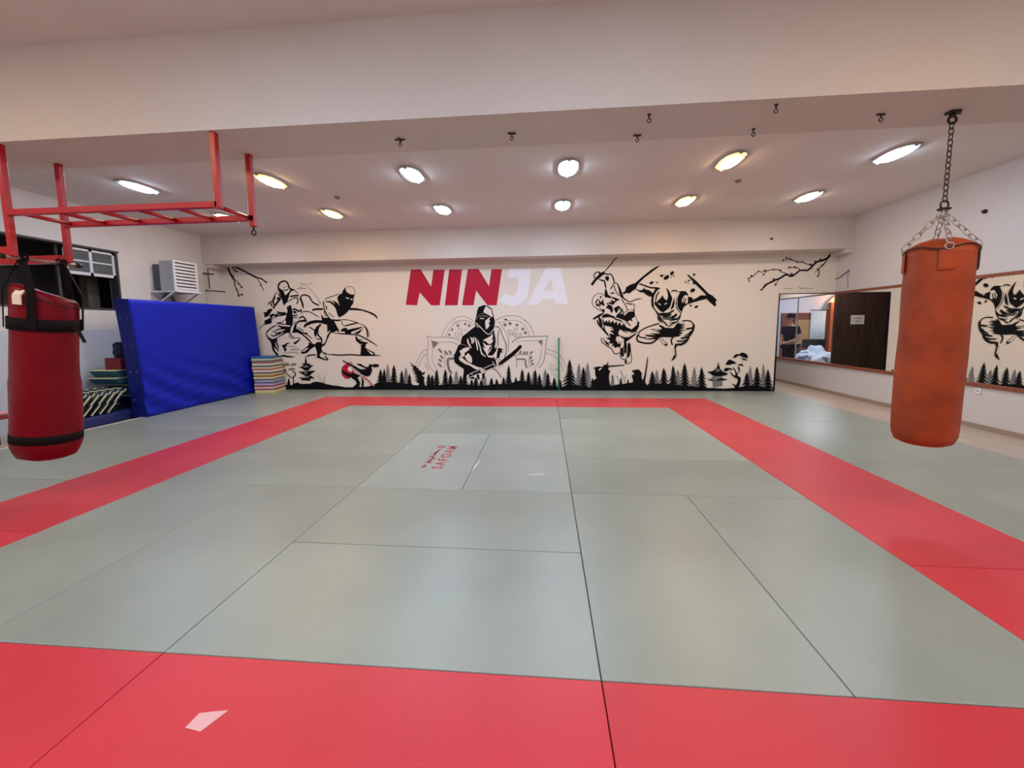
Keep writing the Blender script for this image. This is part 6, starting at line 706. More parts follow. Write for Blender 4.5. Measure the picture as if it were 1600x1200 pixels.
PK 112,268 133,204 120,253 155,149 123,198 178,94 127,143 192,39 129,88 189,30 37,29 97,88 35,39 99,143 52,94 101,198 65,149 104,253 87,204
PK 330,727 360,646 339,695 379,571 342,619 409,495 347,544 421,419 349,468 458,344 355,392 480,268 359,317 492,192 361,240 500,115 362,164 542,39 369,88 515,16 151,15 294,88 105,38 300,164 146,115 300,240 146,191 303,316 174,267 311,392 225,343 314,468 245,419 315,544 253,495 318,620 279,571 321,695 297,646
PK 643,550 671,471 652,520 699,399 657,448 727,327 661,375 736,254 663,303 755,181 667,230 759,109 668,157 805,36 675,85 783,17 512,16 621,85 504,35 622,157 517,108 622,230 520,181 629,303 567,254 630,375 577,326 632,448 598,399 635,520 615,471
PK 855,299 882,226 864,275 899,161 867,210 926,95 872,144 936,30 874,79 933,17 783,17 841,79 775,29 843,144 791,95 845,209 810,161 848,275 836,226
PK 1488,314 1510,239 1496,287 1523,170 1499,219 1538,102 1502,150 1555,33 1506,82 1552,20 1434,19 1477,82 1422,33 1478,150 1438,101 1480,219 1458,170 1482,287 1474,239
PK 1646,285 1659,215 1652,264 1677,154 1656,203 1687,93 1658,141 1693,31 1660,80 1695,20 1606,20 1638,80 1602,31 1638,141 1610,93 1638,203 1619,154 1640,264 1634,215
PK 2180,460 2209,385 2189,433 2238,316 2195,364 2277,247 2203,295 2297,177 2207,226 2304,108 2210,156 2326,39 2214,87 2323,22 2059,21 2165,87 2055,38 2163,156 2057,107 2167,225 2089,177 2169,295 2109,246 2171,364 2133,316 2172,433 2153,385
PK 2431,533 2458,457 2440,505 2492,388 2447,436 2526,319 2454,367 2534,249 2457,297 2560,180 2462,228 2569,111 2465,159 2590,41 2470,89 2591,23 2299,22 2414,89 2279,40 2418,159 2318,110 2417,228 2318,180 2420,297 2351,249 2421,367 2365,319 2422,436 2384,388 2423,505 2404,457
PK 2633,590 2657,508 2641,556 2688,431 2648,479 2711,354 2653,402 2743,277 2660,325 2751,200 2663,248 2781,122 2670,170 2786,45 2672,92 2780,24 2518,23 2620,92 2495,44 2621,170 2516,122 2620,247 2521,199 2624,325 2565,277 2625,402 2579,354 2625,479 2593,431 2625,556 2607,508
PK 2882,633 2912,555 2891,602 2937,482 2897,530 2965,410 2903,457 2981,337 2907,385 3004,264 2913,312 3021,191 2918,239 3047,119 2923,166 3076,46 2930,93 3060,25 2742,24 2869,93 2734,44 2872,166 2765,118 2872,239 2775,191 2870,312 2777,264 2869,385 2784,337 2871,457 2811,410 2873,530 2834,482 2874,602 2853,555
PK 3251,546 3281,468 3260,515 3310,395 3267,443 3347,322 3275,370 3367,250 3280,297 3364,177 3282,224 3399,104 3290,151 3438,31 3298,78 3414,11 3127,10 3242,78 3129,30 3241,151 3135,103 3240,224 3140,176 3240,297 3155,249 3244,370 3195,322 3243,443 3208,395 3244,515 3227,468
PK 4220,430 4261,348 4231,395 4284,269 4238,316 4313,191 4245,238 4331,112 4251,159 4385,33 4262,80 4366,15 4112,14 4214,80 4119,32 4209,159 4109,111 4211,238 4142,190 4212,316 4166,269 4213,395 4195,348
PK 4430,558 4460,480 4440,526 4485,406 4446,453 4523,332 4455,379 4538,258 4461,305 4559,184 4467,231 4568,110 4471,157 4588,35 4477,83 4596,16 4316,15 4423,82 4287,34 4426,157 4325,109 4422,231 4320,183 4425,305 4357,258 4424,379 4370,332 4423,453 4382,406 4423,526 4402,480
PK 4662,501 4691,419 4671,466 4720,341 4679,388 4750,263 4687,310 4787,185 4696,232 4795,107 4701,154 4838,29 4710,76 4812,9 4561,8 4661,76 4568,28 4657,154 4564,107 4655,232 4572,185 4656,310 4597,263 4655,388 4618,341 4656,466 4642,419
PK -6687,292 -6649,118 -6418,103 -6349,151 -6248,182 -6217,151 -6103,135 -6020,151 -5972,136 -5854,183 -5772,199 -5691,183 -5611,168 -5531,137 -5450,121 -5370,106 -5209,90 -5049,59 -4888,60 -4728,45 -4567,45 -4438,77 -4341,108 -4275,155 -4210,186 -3925,187 -3689,172 -3454,141 -3299,111 -3142,126 -2988,81 -2895,66 -2676,128 -2521,143 -2275,144 -1985,129 -1833,99 -1604,115 -1377,146 -1151,146 -1046,162 -910,207 -776,237 -671,208 -582,148 -404,133 -256,73 -108,119 39,89 157,60 274,120 479,135 625,91 843,62 886,121 1276,107 1376,137 1491,152 1705,182 1775,212 2017,212 2061,124 2272,169 2483,169 2765,126 3045,112 3324,69 3490,70 3738,56 3943,71 4146,101 4349,130 4554,102 4691,59 4787,31 4817,-41 480,-59 -4094,-62 -6711,-57
PK -3438,678 -3379,630 -3322,582 -3264,573 -3275,539 -3208,515 -3237,496 -3151,449 -3143,410 -3055,439 -3096,372 -3154,363 -3078,296 -3100,238 -3083,142 -3047,46 -3242,45 -3219,161 -3296,199 -3217,238 -3334,223 -3234,286 -3332,295 -3243,334 -3340,334 -3251,362 -3348,382 -3260,401 -3367,401 -3278,430 -3366,439 -3287,463 -3384,468 -3305,496 -3393,501 -3324,525 -3382,540 -3333,559 -3400,583 -3370,592
PK -6013,841 -5995,724 -5990,641 -6051,641 -6029,743
PK -6123,636 -5929,641 -5906,597 -5824,601 -5915,528 -5970,470 -6062,470 -6120,519 -6220,563 -6159,556 -6075,587
PK -6227,450 -6105,440 -5940,460 -5784,468 -5904,381 -5958,332 -6050,332 -6089,362 -6168,411
PK -6227,298 -6114,293 -5937,332 -5906,342 -5816,281 -5931,271 -5934,214 -6138,234 -6177,273
PG -6055,582 -5973,592 -5949,553 -6099,533
PG -6075,431 -6003,435 -6017,372 -6058,372
PG -6092,308 -5969,323 -5960,293 -6115,278
SK -6141,234 -6147,145 -6141,145 -6135,234
SK -5841,283 -5848,165 -5842,165 -5835,283
PG -6643,549 -6640,569 -6623,601 -6596,627 -6556,644 -6508,655 -6470,657 -6449,642 -6439,617 -6443,598 -6469,590 -6509,588 -6547,583 -6585,569 -6622,553
PG -6422,607 -6415,621 -6388,636 -6358,647 -6324,648 -6288,645 -6266,637 -6268,621 -6286,600 -6311,588 -6349,588 -6396,597
PG -6482,490 -6481,502 -6458,518 -6427,529 -6386,530 -6337,526 -6305,519 -6297,510 -6305,498 -6327,490 -6377,486 -6441,486
PG -6631,421 -6628,449 -6613,485 -6594,509 -6569,513 -6540,505 -6523,490 -6522,465 -6532,433 -6549,411 -6576,405 -6610,408
SK -6391,474 -6376,456 -6353,432 -6329,411 -6314,394 -6310,383 -6312,373 -6317,362 -6326,350 -6340,338 -6361,324 -6380,307 -6392,294 -6391,291 -6373,295 -6349,304 -6325,318 -6307,334 -6295,350 -6286,367 -6284,387 -6290,408 -6309,430 -6337,451 -6367,467 -6389,476
SK -6381,310 -6378,298 -6374,282 -6371,261 -6371,234 -6375,193 -6383,141 -6392,91 -6398,56 -6375,54 -6369,89 -6361,139 -6353,191 -6348,234 -6348,263 -6352,287 -6356,304 -6359,315
SK -6536,406 -6526,393 -6513,375 -6496,354 -6477,335 -6455,318 -6428,301 -6404,286 -6387,275 -6376,290 -6393,301 -6417,316 -6443,332 -6464,349 -6481,366 -6497,386 -6511,404 -6520,416
SG -5746,331 -5736,317 -5723,296 -5706,274 -5689,252 -5670,231 -5647,208 -5627,188 -5612,174 -5608,178 -5622,192 -5643,212 -5665,235 -5685,256 -5701,277 -5717,300 -5731,320 -5741,334
SG -5703,370 -5693,353 -5678,328 -5662,300 -5648,272 -5635,244 -5622,213 -5611,184 -5603,165 -5598,167 -5605,187 -5616,215 -5629,246 -5642,275 -5657,303 -5673,331 -5688,356 -5698,373
SG -5754,341 -5704,312 -5703,314 -5753,343
SK -5688,430 -5649,391 -5648,392 -5686,431
SG -5615,450 -5597,410 -5596,411 -5614,450
SG -5569,372 -5572,346 -5573,309 -5572,269 -5572,234 -5574,205 -5577,177 -5579,154 -5577,137 -5576,136 -5570,153 -5565,177 -5562,205 -5560,235 -5560,270 -5560,310 -5563,347 -5568,372
SG -5728,263 -5668,243 -5667,245 -5727,265
PR -4823,449 -4858,340 -4939,272 -5036,272 -5110,340 -5134,450 -5099,559 -5018,627 -4922,626 -4847,559
PK -5119,489 -5049,450 -4951,391 -4841,391 -4866,294 -4955,313 -5073,372 -5111,420
PW -4858,535 -4842,498 -4851,460 -4880,437 -4920,437 -4954,461 -4970,498 -4961,536 -4932,559 -4892,559
PK -4749,633 -4640,628 -4524,556 -4444,555 -4432,608 -4391,628 -4363,604 -4272,627 -4174,605 -4206,555 -4306,544 -4359,573 -4373,546 -4359,469 -4414,353 -4475,322 -4573,343 -4632,372 -4708,449 -4844,537 -5018,658 -5082,690 -5077,721 -5007,682 -4782,575 -4646,498 -4516,502 -4535,527 -4701,599
PK -4844,435 -4732,372 -4653,352 -4731,294 -4670,168 -4708,36 -4889,35 -4763,148 -4780,216 -4876,284 -4853,352
PK -4634,323 -4579,217 -4597,46 -4647,46 -4630,197
PK -4939,40 -4767,60 -4466,81 -4304,139 -4271,-16 -4942,-19
SR -4949,596 -4914,567 -4863,526 -4807,481 -4756,440 -4710,404 -4666,370 -4623,337 -4583,305 -4545,274 -4510,245 -4478,217 -4449,189 -4423,160 -4399,129 -4380,102 -4365,83 -4346,98 -4360,117 -4380,144 -4404,175 -4432,206 -4461,234 -4494,263 -4529,292 -4567,323 -4607,355 -4650,388 -4695,423 -4740,459 -4792,500 -4847,545 -4898,585 -4933,614
SV -4906,570 -4869,542 -4815,502 -4758,459 -4714,425 -4688,403 -4672,386 -4658,372 -4636,356 -4607,341 -4575,327 -4539,311 -4500,289 -4452,255 -4396,212 -4344,172 -4308,144 -4299,154 -4335,182 -4387,223 -4443,266 -4492,300 -4532,323 -4568,339 -4601,353 -4628,368 -4648,383 -4662,396 -4678,413 -4704,435 -4749,470 -4806,512 -4860,553 -4898,581
SR -4659,328 -4636,307 -4604,278 -4568,244 -4534,212 -4501,178 -4465,141 -4433,109 -4411,86 -4400,95 -4423,118 -4454,151 -4490,188 -4524,222 -4558,254 -4594,288 -4626,317 -4649,338
SV -4618,310 -4603,295 -4581,274 -4556,249 -4533,223 -4510,194 -4486,160 -4464,129 -4449,107 -4440,113 -4455,134 -4477,165 -4502,199 -4525,229 -4549,256 -4573,281 -4596,302 -4611,317
SV -4479,289 -4463,279 -4440,264 -4416,245 -4394,223 -4376,191 -4358,152 -4342,114 -4331,88 -4320,93 -4331,119 -4347,157 -4365,197 -4384,230 -4407,254 -4433,274 -4456,289 -4472,299
SR -4938,652 -4927,649 -4914,650 -4901,653 -4890,653 -4877,648 -4860,640 -4844,633 -4830,632 -4828,634 -4836,646 -4850,657 -4868,666 -4885,672 -4903,672 -4919,669 -4931,662 -4938,654
PK 848,516 911,538 964,555 1081,552 1108,593 1170,602 1192,671 1206,611 1189,575 1483,591 1484,572 1216,545 1199,492 1255,446 1227,391 1219,299 1239,170 1267,106 1269,4 817,2 825,104 870,132 892,206 867,217 914,271 949,290 913,354 906,511
PW 981,488 1046,529 1068,520 1003,463
SK 1465,589 1477,582 1494,577 1512,575 1527,573 1538,571 1547,568 1556,569 1563,573 1564,575 1560,583 1552,588 1542,591 1529,593 1514,595 1495,597 1478,597 1466,592
PK 1726,464 1885,492 1960,391 1941,355 1963,254 1983,254 2019,409 2053,655 2068,795 2081,700 2050,409 2028,208 2074,126 2095,7 1726,5 1741,162 1768,208 1728,355 1794,382
SG 1467,464 1470,454 1477,443 1487,429 1498,407 1510,370 1523,322 1538,275 1551,244 1553,245 1548,278 1537,325 1523,374 1511,412 1500,436 1488,452 1478,461 1468,465
SG 1362,354 1369,342 1382,328 1398,313 1411,296 1422,270 1432,239 1443,209 1454,189 1455,189 1453,212 1446,243 1435,276 1423,303 1408,323 1392,339 1376,350 1363,355
SG 1611,373 1603,362 1595,345 1587,324 1580,301 1574,274 1566,241 1562,211 1561,189 1562,189 1571,209 1579,238 1586,270 1592,298 1599,320 1607,341 1612,359 1613,373
SG 1397,409 1451,399 1451,401 1397,410
PK 3604,669 3623,579 3651,499 3705,436 3831,393 3777,355 3658,333 3529,335 3468,373 3377,438 3482,445 3557,499 3593,570
PG 3566,499 3634,499 3645,445 3551,427
PG 3486,335 3692,335 3707,283 3455,256
PK 3352,299 3429,265 3558,247 3703,292 3828,258 3705,236 3576,231 3438,236
PG 3495,231 3707,234 3710,121 3582,94 3513,84
PK 3846,445 3883,420 3949,353 3985,361 3969,445 3908,538 3925,537 3979,478 4002,407 4034,415 4050,453 4021,536 4035,563 4069,511 4069,436 4020,378 4033,343 4098,301 4099,236 4082,127 4034,42 3970,42 3984,101 3889,181 3925,164 4002,135 4035,210 4036,278 3967,307 3901,361
PK 3912,749 3921,770 3943,800 3968,823 3994,828 4023,826 4047,827 4064,838 4076,852 4093,860 4121,857 4154,847 4181,835 4201,817 4216,796 4225,776 4227,759 4222,743 4209,735 4185,738 4153,749 4121,760 4093,775 4066,791 4041,798 4019,789 3999,771 3979,757 3953,748 3926,744
PK 4071,736 4086,737 4121,733 4155,725 4183,715 4210,703 4223,694 4217,689 4197,686 4172,690 4135,703 4093,723
PK 3760,602 3771,634 3801,675 3831,703 3857,705 3884,693 3911,678 3943,661 3975,640 3989,624 3973,616 3938,613 3906,610 3885,603 3865,595 3844,591 3811,589 3777,590
PK 3728,452 3731,473 3745,501 3767,520 3802,524 3844,519 3879,512 3901,502 3915,491 3916,482 3895,480 3861,479 3832,477 3817,467 3807,455 3794,446 3770,443 3743,444
PK 4014,601 4038,605 4079,606 4113,603 4131,592 4142,578 4142,568 4124,566 4094,569 4066,574 4042,582 4019,593
SK 4125,703 4122,688 4118,667 4113,645 4109,629 4105,621 4101,617 4098,615 4095,614 4098,609 4101,610 4105,612 4110,617 4114,627 4119,643 4123,665 4128,687 4131,702''',
'edge_line': '''PK 4812,2135 4836,2135 4821,-26 4792,-27''',
}
TEXTSTROKES = [[(-1.572, 3.355), (-1.535, 3.406), (-1.481, 3.36), (-1.508, 3.298), (-1.559, 3.331)], [(-1.514, 3.239), (-1.519, 3.147), (-1.528, 3.08), (-1.582, 3.055)], [(-1.531, 3.169), (-1.535, 3.079)], [(-1.528, 3.08), (-1.522, 2.994), (-1.519, 2.921), (-1.565, 2.97)], [(-1.519, 2.921), (-1.483, 2.882), (-1.525, 2.87), (-1.566, 2.857)], [(-1.558, 2.74), (-1.532, 2.78), (-1.507, 2.831), (-1.521, 2.743), (-1.484, 2.745)], [(-1.555, 2.602), (-1.528, 2.595), (-1.525, 2.658), (-1.541, 2.639)]]


# ---------------------------------------------------------------- the room shell
XL, XR, YB, ZC = -8.1, 5.95, 8.0, 3.62
ZB, YF, TW = 2.98, 7.52, 0.05
bm = bmesh.new(); box(bm, XL-0.3, 11.2, -5.2, 14.3, -0.30, -0.04)
fl = setp(mk('floor', bm, TILE), kind='structure')
bm = bmesh.new(); box(bm, XL-0.2, XR+0.2, -5.2, YB+0.1, ZC, ZC+0.15)
cl = setp(mk('ceiling', bm, CEILP), kind='structure')
# left wall with its window opening
bm = bmesh.new()
wy0, wy1, wz0, wz1 = 1.9, 5.57, 1.885, 2.915
box(bm, XL-0.2, XL, -5.2, wy0, -0.04, ZC); box(bm, XL-0.2, XL, wy1, YB+0.15, -0.04, ZC)
box(bm, XL-0.2, XL, wy0, wy1, -0.04, wz0); box(bm, XL-0.2, XL, wy0, wy1, wz1, ZC)
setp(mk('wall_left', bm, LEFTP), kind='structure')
# mural wall with its doorway gap on the right
bm = bmesh.new()
box(bm, XL, 4.82, YB, YB+TW, -0.04, ZC); box(bm, 4.82, XR, YB, YB+TW, 2.135, ZC)
wb = setp(mk('wall_back', bm, MURALP), kind='structure')
# right wall, opened for the glazed strip beyond the mural wall
bm = bmesh.new()
gy0, gy1, gz0, gz1 = 8.00, 10.75, 0.60, 2.12
box(bm, XR, XR+0.14, -5.2, gy0, -0.04, ZC); box(bm, XR, XR+0.14, gy1, 10.95, -0.04, ZC)
box(bm, XR, XR+0.14, gy0, gy1, -0.04, gz0); box(bm, XR, XR+0.14, gy0, gy1, gz1, ZC)
setp(mk('wall_right', bm, WALL), kind='structure')
structure('wall_front', (XL, XR, -5.2, -5.05, -0.04, ZC), WALL)
structure('wall_rear', (1.3, XR, 10.8, 10.95, -0.04, 3.0), WALL)
structure('wall_rear_side', (1.15, 1.3, YB+TW, 10.95, -0.04, 3.0), WALL)
structure('ceiling_rear', (1.15, XR, YB+TW, 10.95, 2.9, 3.0), CEILP)
structure('trim_1', (XL, XR, 1.39, 1.93, 2.95, ZC), BEAMP)          # the near downstand beam
structure('trim_2', (XL, XR, YF, YB, ZB, ZC), BEAMP)            # the beam above the mural
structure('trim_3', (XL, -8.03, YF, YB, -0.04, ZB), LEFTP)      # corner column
structure('trim_4', (-8.03, -7.86, YF+0.02, YB, 2.90, ZB), BEAMP)
structure('trim_5', (5.80, XR, YF+0.02, YB, 2.90, ZB), BEAMP)
# annex behind the mural wall: dark timber partition
structure('door_1', (2.2, 4.75, 9.75, 9.81, -0.04, 2.9), DARKDOOR)
structure('trim_6', (4.70, 4.79, 9.72, 9.86, -0.04, 2.9), DARKDOOR)
# room seen through the glazed strip
RM = mat('far_room_white', (0.72, 0.75, 0.80), 0.7)
structure('wall_far', (6.09, 11.2, 14.0, 14.15, -0.04, 3.0), RM)
structure('wall_far_side', (11.05, 11.2, 7.9, 14.0, -0.04, 3.0), RM)
structure('wall_far_near', (6.09, 11.2, 7.75, 7.9, -0.04, 3.0), RM)
structure('wall_far_left', (6.09, 6.2, 10.95, 14.0, -0.04, 3.0), RM)
structure('ceiling_far', (6.09, 11.2, 7.9, 14.0, 3.0, 3.1), RM)
structure('baseboard_right', (XR-0.012, XR, -5.0, 10.8, -0.04, 0.03), mat('skirting', (0.34, 0.27, 0.22), 0.5))
# the edge strip of the mats
structure('trim_7', (-7.135, -7.105, -3.0, 8.0, -0.04, 0.004), MATEDGE)

# ---------------------------------------------------------------- mural painted on the back wall
INKS = {'K': 0, 'W': 1, 'R': 2, 'V': 3, 'G': 4, 'D': 5, 'M': 6}
INKM = [INK, MURALP, REDINK, WHITEINK, GREYINK, DGREY, MAROON]
MLAB = {'lettering': ('mural_lettering', 'bold slanted word NINJA, first three letters red, last two white'),
 'fighters_left': ('mural_fighters', 'two masked fighters with swords painted in black at the left'),
 'mandala': ('mural_ornament', 'thin grey line ornament of arches and petals behind the centre figure'),
 'swordsman_centre': ('mural_swordsman', 'hooded swordsman painted in black in the middle of the wall'),
 'fighters_right': ('mural_fighters', 'two leaping masked fighters painted in black at the right'),
 'branches': ('mural_branch', 'painted twigs with small dark red buds in the upper corners'),
 'forest': ('mural_forest', 'black and grey painted fir trees, pagodas and small silhouettes along the bottom'),
 'edge_line': ('mural_border', 'thin black line down the right edge of the painted wall')}
depth = 0
for key in ('edge_line', 'lettering', 'mandala', 'branches', 'fighters_left', 'fighters_right', 'swordsman_centre', 'forest'):
    bm = bmesh.new()
    for ln in MURAL[key].split('\n'):
        a = ln.split(); kind, ink = a[0][0], a[0][1]
        depth += 1; y = YB - 0.0015 - depth*0.000022
        P = [tuple(int(q)/1000 for q in s.split(',')) for s in a[1:]]
        V = [bm.verts.new((p[0], y, p[1])) for p in P]
        if kind == 'S':
            n = len(V)//2
            for i in range(n-1):
                f = bm.faces.new((V[i], V[i+1], V[2*n-2-i], V[2*n-1-i])); f.material_index = INKS[ink]
        else:
            f = bm.faces.new(V); f.material_index = INKS[ink]
    nm, lab = MLAB[key]
    o = mk(nm, bm, INKM, wb); o['label'] = lab
bm = bmesh.new(); box(bm, 4.82, XR, YB-0.004, YB+TW+0.002, 2.120, 2.135); box(bm, 4.82, 4.832, YB-0.002, YB+TW+0.002, -0.04, 2.12)
o = mk('header_edge', bm, INK, wb); o['label'] = 'black edging around the opening beside the mural'

# ---------------------------------------------------------------- judo mats
def judo_mat(x0, x1, y0, y1, red, label, group):
    g = 0.0022
    bm = bmesh.new(); lx, ly = (x1-x0)/2-g, (y1-y0)/2-g
    box(bm, -lx, lx, -ly, ly, 0, 0.04, bev=0.004)
    o = mk('judo_mat', bm, REDMAT if red else (PALEMAT if 'pale green' in label else GREENMAT), loc=((x0+x1)/2, (y0+y1)/2, -0.04))
    return setp(o, label, 'mat', group)
GI, GR, GO = 'green mats inside the red border', 'red border mats', 'green mats outside the red border'
inner = [(-4,-3,0,2,'green mat, left of two by the near left corner of the inner square'),(-3,-2,0,2,'green mat, right of two by the near left corner of the inner square'),
 (-2,0,0,1,'green mat at the near centre, touching the front red border'),(-2,0,1,2,'green mat at the near centre, one row back from the front red border'),
 (0,1,0,2,'long green mat just right of the middle seam, near the camera'),(1,2,0,2,'long green mat in the near right corner inside the red border'),
 (-4,-2,2,3,'green mat in the second row left, nearer of two'),(-4,-2,3,4,'green mat in the second row left, farther of two'),
 (-2,-1,2,4,'pale green mat with red SAFOAM lettering printed on it'),(-1,0,2,4,'pale green mat beside the lettered one, white scuff on its edge'),
 (0,2,2,3,'green mat right of the lettered pair, nearer of two'),(0,2,3,4,'green mat right of the lettered pair, farther of two'),
 (-4,-3,4,6,'green mat in the far left inner corner'),(-3,-2,4,6,'green mat second from the far left inner corner'),
 (-2,0,4,5,'green mat behind the lettered mat, nearer of two'),(-2,0,5,6,'green mat at the far centre touching the back red border'),
 (0,2,4,5,'green mat at the far right inside, nearer of two'),(0,2,5,6,'green mat in the far right inner corner')]
for a in inner: judo_mat(*a[:4], False, a[4], GI)
reds = [(-5,-4,-1,1,'red border mat at the near left corner'),(-5,-4,1,3,'red border mat on the left side, second from the camera'),(-5,-4,3,5,'red border mat on the left side, third from the camera'),(-5,-4,5,7,'red border mat at the far left corner'),
 (-4,-2,-1,0,'red border mat in front, left one, left of the taped one'),(-2,0,-1,0,'red border mat in front with a pale tape patch on it'),(0,2,-1,0,'red border mat in front, right of the middle seam'),
 (2,3,-1,1,'red border mat at the near right corner'),(2,3,1,3,'red border mat on the right side, under the orange bag'),(2,3,3,5,'red border mat on the right side, third from the camera'),(2,3,5,7,'red border mat at the far right corner'),
 (-4,-2,6,7,'red border mat at the back, leftmost of three'),(-2,0,6,7,'red border mat at the back, middle of three'),(0,2,6,7,'red border mat at the back, rightmost of three')]
for a in reds: judo_mat(*a[:4], True, a[4], GR)
ordn = ['nearest', 'second', 'third', 'fourth', 'fifth', 'sixth', 'seventh', 'eighth', 'ninth']
for i, y in enumerate((-1, 0, 1, 2, 3, 4, 5, 6)): judo_mat(-7.1, -5, y, y+1, False, 'green mat left of the red border, %s of that column from the camera' % ordn[i], GO)
for i, y in enumerate((-1, 1, 3, 5)): judo_mat(3, 4.9, y, y+2, False, 'green mat right of the red border, %s of that column from the camera' % ordn[i], GO)
xs = [-7.1, -5, -3, -1, 1, 3, 4.9]
for i in range(6): judo_mat(xs[i], xs[i+1], 7, 7.995, False, 'green mat in the row against the mural wall, %s from the left' % ['first','second','third','fourth','fifth','sixth'][i], GO)
for i in range(6): judo_mat(xs[i], xs[i+1], -3, -1, False, 'green mat behind the camera, %s from the left' % ['first','second','third','fourth','fifth','sixth'][i], GO)

# printed lettering on one mat
lettered = [o for o in COL.objects if 'SAFOAM' in o.get('label', '')][0]
cu = bpy.data.curves.new('t', 'FONT'); cu.body = 'SAFOAM'; cu.size = 0.19; cu.extrude = 0.0; cu.offset = 0.005; cu.space_character = 1.35
to = bpy.data.objects.new('t', cu); COL.objects.link(to)
dg = bpy.context.evaluated_depsgraph_get(); me = bpy.data.meshes.new_from_object(to.evaluated_get(dg)); bpy.data.objects.remove(to)
bm = bmesh.new(); bm.from_mesh(me); bpy.data.meshes.remove(me)
mxx = max(v.co.x for v in bm.verts)
bm.transform(Matrix.Translation((-1.325, 2.55, 0.0008)) @ Matrix.Rotation(PI/2, 4, 'Z') @ Matrix.Diagonal((0.84/mxx, 0.86, 1, 1)))
PRINT = mat('red_print', (0.42, 0.05, 0.075), 0.6)
o = mk('printed_lettering', bm, PRINT, lettered); o.matrix_parent_inverse = Matrix.Translation(lettered.location).inverted(); o['label'] = 'red letters SAFOAM'
bm = bmesh.new()
for st in TEXTSTROKES:
    n = len(st)
    for i in range(n-1):
        a, b = Vector((*st[i], 0.0012)), Vector((*st[i+1], 0.0012)); d = (b-a).normalized(); s = Vector((-d.y, d.x, 0))*0.011
        bm.faces.new([bm.verts.new(p) for p in (a+s-d*0.006, a-s-d*0.006, b-s+d*0.006, b+s+d*0.006)])
o = mk('printed_script', bm, PRINT, lettered); o.matrix_parent_inverse = Matrix.Translation(lettered.location).inverted(); o['label'] = 'red line of script'
# little scuffs and tape
SC1 = [o for o in COL.objects if 'white scuff' in o.get('label', '')][0]
for q in ([(-0.985,2.50),(-0.975,2.62),(-0.965,2.78),(-0.955,2.90),(-0.975,2.80),(-0.992,2.64)], [(-0.45,2.42),(-0.30,2.46),(-0.20,2.47),(-0.30,2.44)], [(-0.30,3.30),(-0.27,3.31),(-0.28,3.33)]):
    bm = bmesh.new(); bm.faces.new([bm.verts.new((x, y, 0.0008)) for x, y in q])
    o = mk('scuff_mark', bm, mat('scuff_white', (0.8, 0.82, 0.82), 0.5), SC1); o.matrix_parent_inverse = Matrix.Translation(SC1.location).inverted(); o['label'] = 'white scuff mark'
bm = bmesh.new()
v = [bm.verts.new((x, y, z)) for z in (0.0004, 0.0016) for x, y in ((-1.585,-0.335),(-1.515,-0.345),(-1.475,-0.255),(-1.52,-0.262),(-1.58,-0.275))]
bm.faces.new(v[:5][::-1]); bm.faces.new(v[5:])
for i in range(5): bm.faces.new((v[i], v[(i+1)%5], v[5+(i+1)%5], v[5+i]))
setp(mk('tape_patch', bm, mat('pale_tape', (0.78, 0.42, 0.42), 0.5)), 'small torn pale pink tape patch stuck on the front red mat', 'tape')

# ---------------------------------------------------------------- ceiling lamps
def oblong(bm, hx, hy, z, n=28, e=2.6):
    out = []
    for k in range(n):
        a = 2*PI*k/n; c, s = math.cos(a), math.sin(a)
        out.append(bm.verts.new((hx*math.copysign(abs(c)**(2/e), c), hy*math.copysign(abs(s)**(2/e), s), z)))
    return out
def ringstrip(bm, A, B, mi=0):
    n = len(A)
    for k in range(n): f = bm.faces.new((A[k], A[(k+1)%n], B[(k+1)%n], B[k])); f.smooth = True; f.material_index = mi
def make_lamp(tone, m):
    t = empty('ceiling_lamp')
    bm = bmesh.new(); r0 = oblong(bm, 0.155, 0.325, 0); r1 = oblong(bm, 0.155, 0.325, -0.018); r2 = oblong(bm, 0.135, 0.305, -0.024); r3 = oblong(bm, 0.128, 0.298, -0.004)
    ringstrip(bm, r0, r1); ringstrip(bm, r1, r2); ringstrip(bm, r2, r3); bm.faces.new(r3)
    mk('trim_ring', bm, [TRIMRING], t)
    bm = bmesh.new()
    for k, (a, z) in enumerate(((1.0, -0.008), (0.96, -0.026), (0.80, -0.034))):
        r = oblong(bm, 0.126*a, 0.290*a, z)
        if k: ringstrip(bm, prev, r)
        prev = r
    mk('halo_rim', bm, m[1], t)  # weak tinted emission on the rim imitates the halo around the lamp
    bm = bmesh.new()
    for k, (a, z) in enumerate(((1.0, -0.034), (0.85, -0.044), (0.55, -0.050), (0.25, -0.052))):
        r = oblong(bm, 0.101*a, 0.232*a, z)
        if k: ringstrip(bm, prev, r)
        prev = r
    bm.faces.new(prev)
    mk('diffuser', bm, m[0], t)
    for sy in (-1, 1):
        bm = bmesh.new(); box(bm, -0.02, 0.02, sy*0.300-0.012, sy*0.300+0.012, -0.036, -0.024); mk('clip', bm, CHROME, t)
    return t
protos = {}
def lpair(n, c, s, e): return (lampmat(n, c, s), mat(n+'_edge', (0.8,0.8,0.8), 0.4, emit=e, estr=0.55))
MCOOL = lpair('lamp_cool_glow', COOL, 1.0, (0.45,0.70,1.0)); MWARM = lpair('lamp_warm_glow', WARM, 0.95, (1.0,0.50,0.12)); MSOFT = lpair('lamp_soft_glow', SOFT, 0.8, (1.0,0.72,0.55))
cols = [-6.25, -4.17, -2.08, 0.08, 2.18, 4.18]
coln = ['first', 'second', 'third', 'fourth', 'fifth', 'sixth']
near_t = ['C', 'W', 'C', 'C', 'W', 'C']; far_t = ['S', 'W', 'C', 'C', 'W', 'S']
tn = {'C': 'bluish white', 'W': 'yellowish', 'S': 'soft white'}
GL = 'oblong lamps in the ceiling'
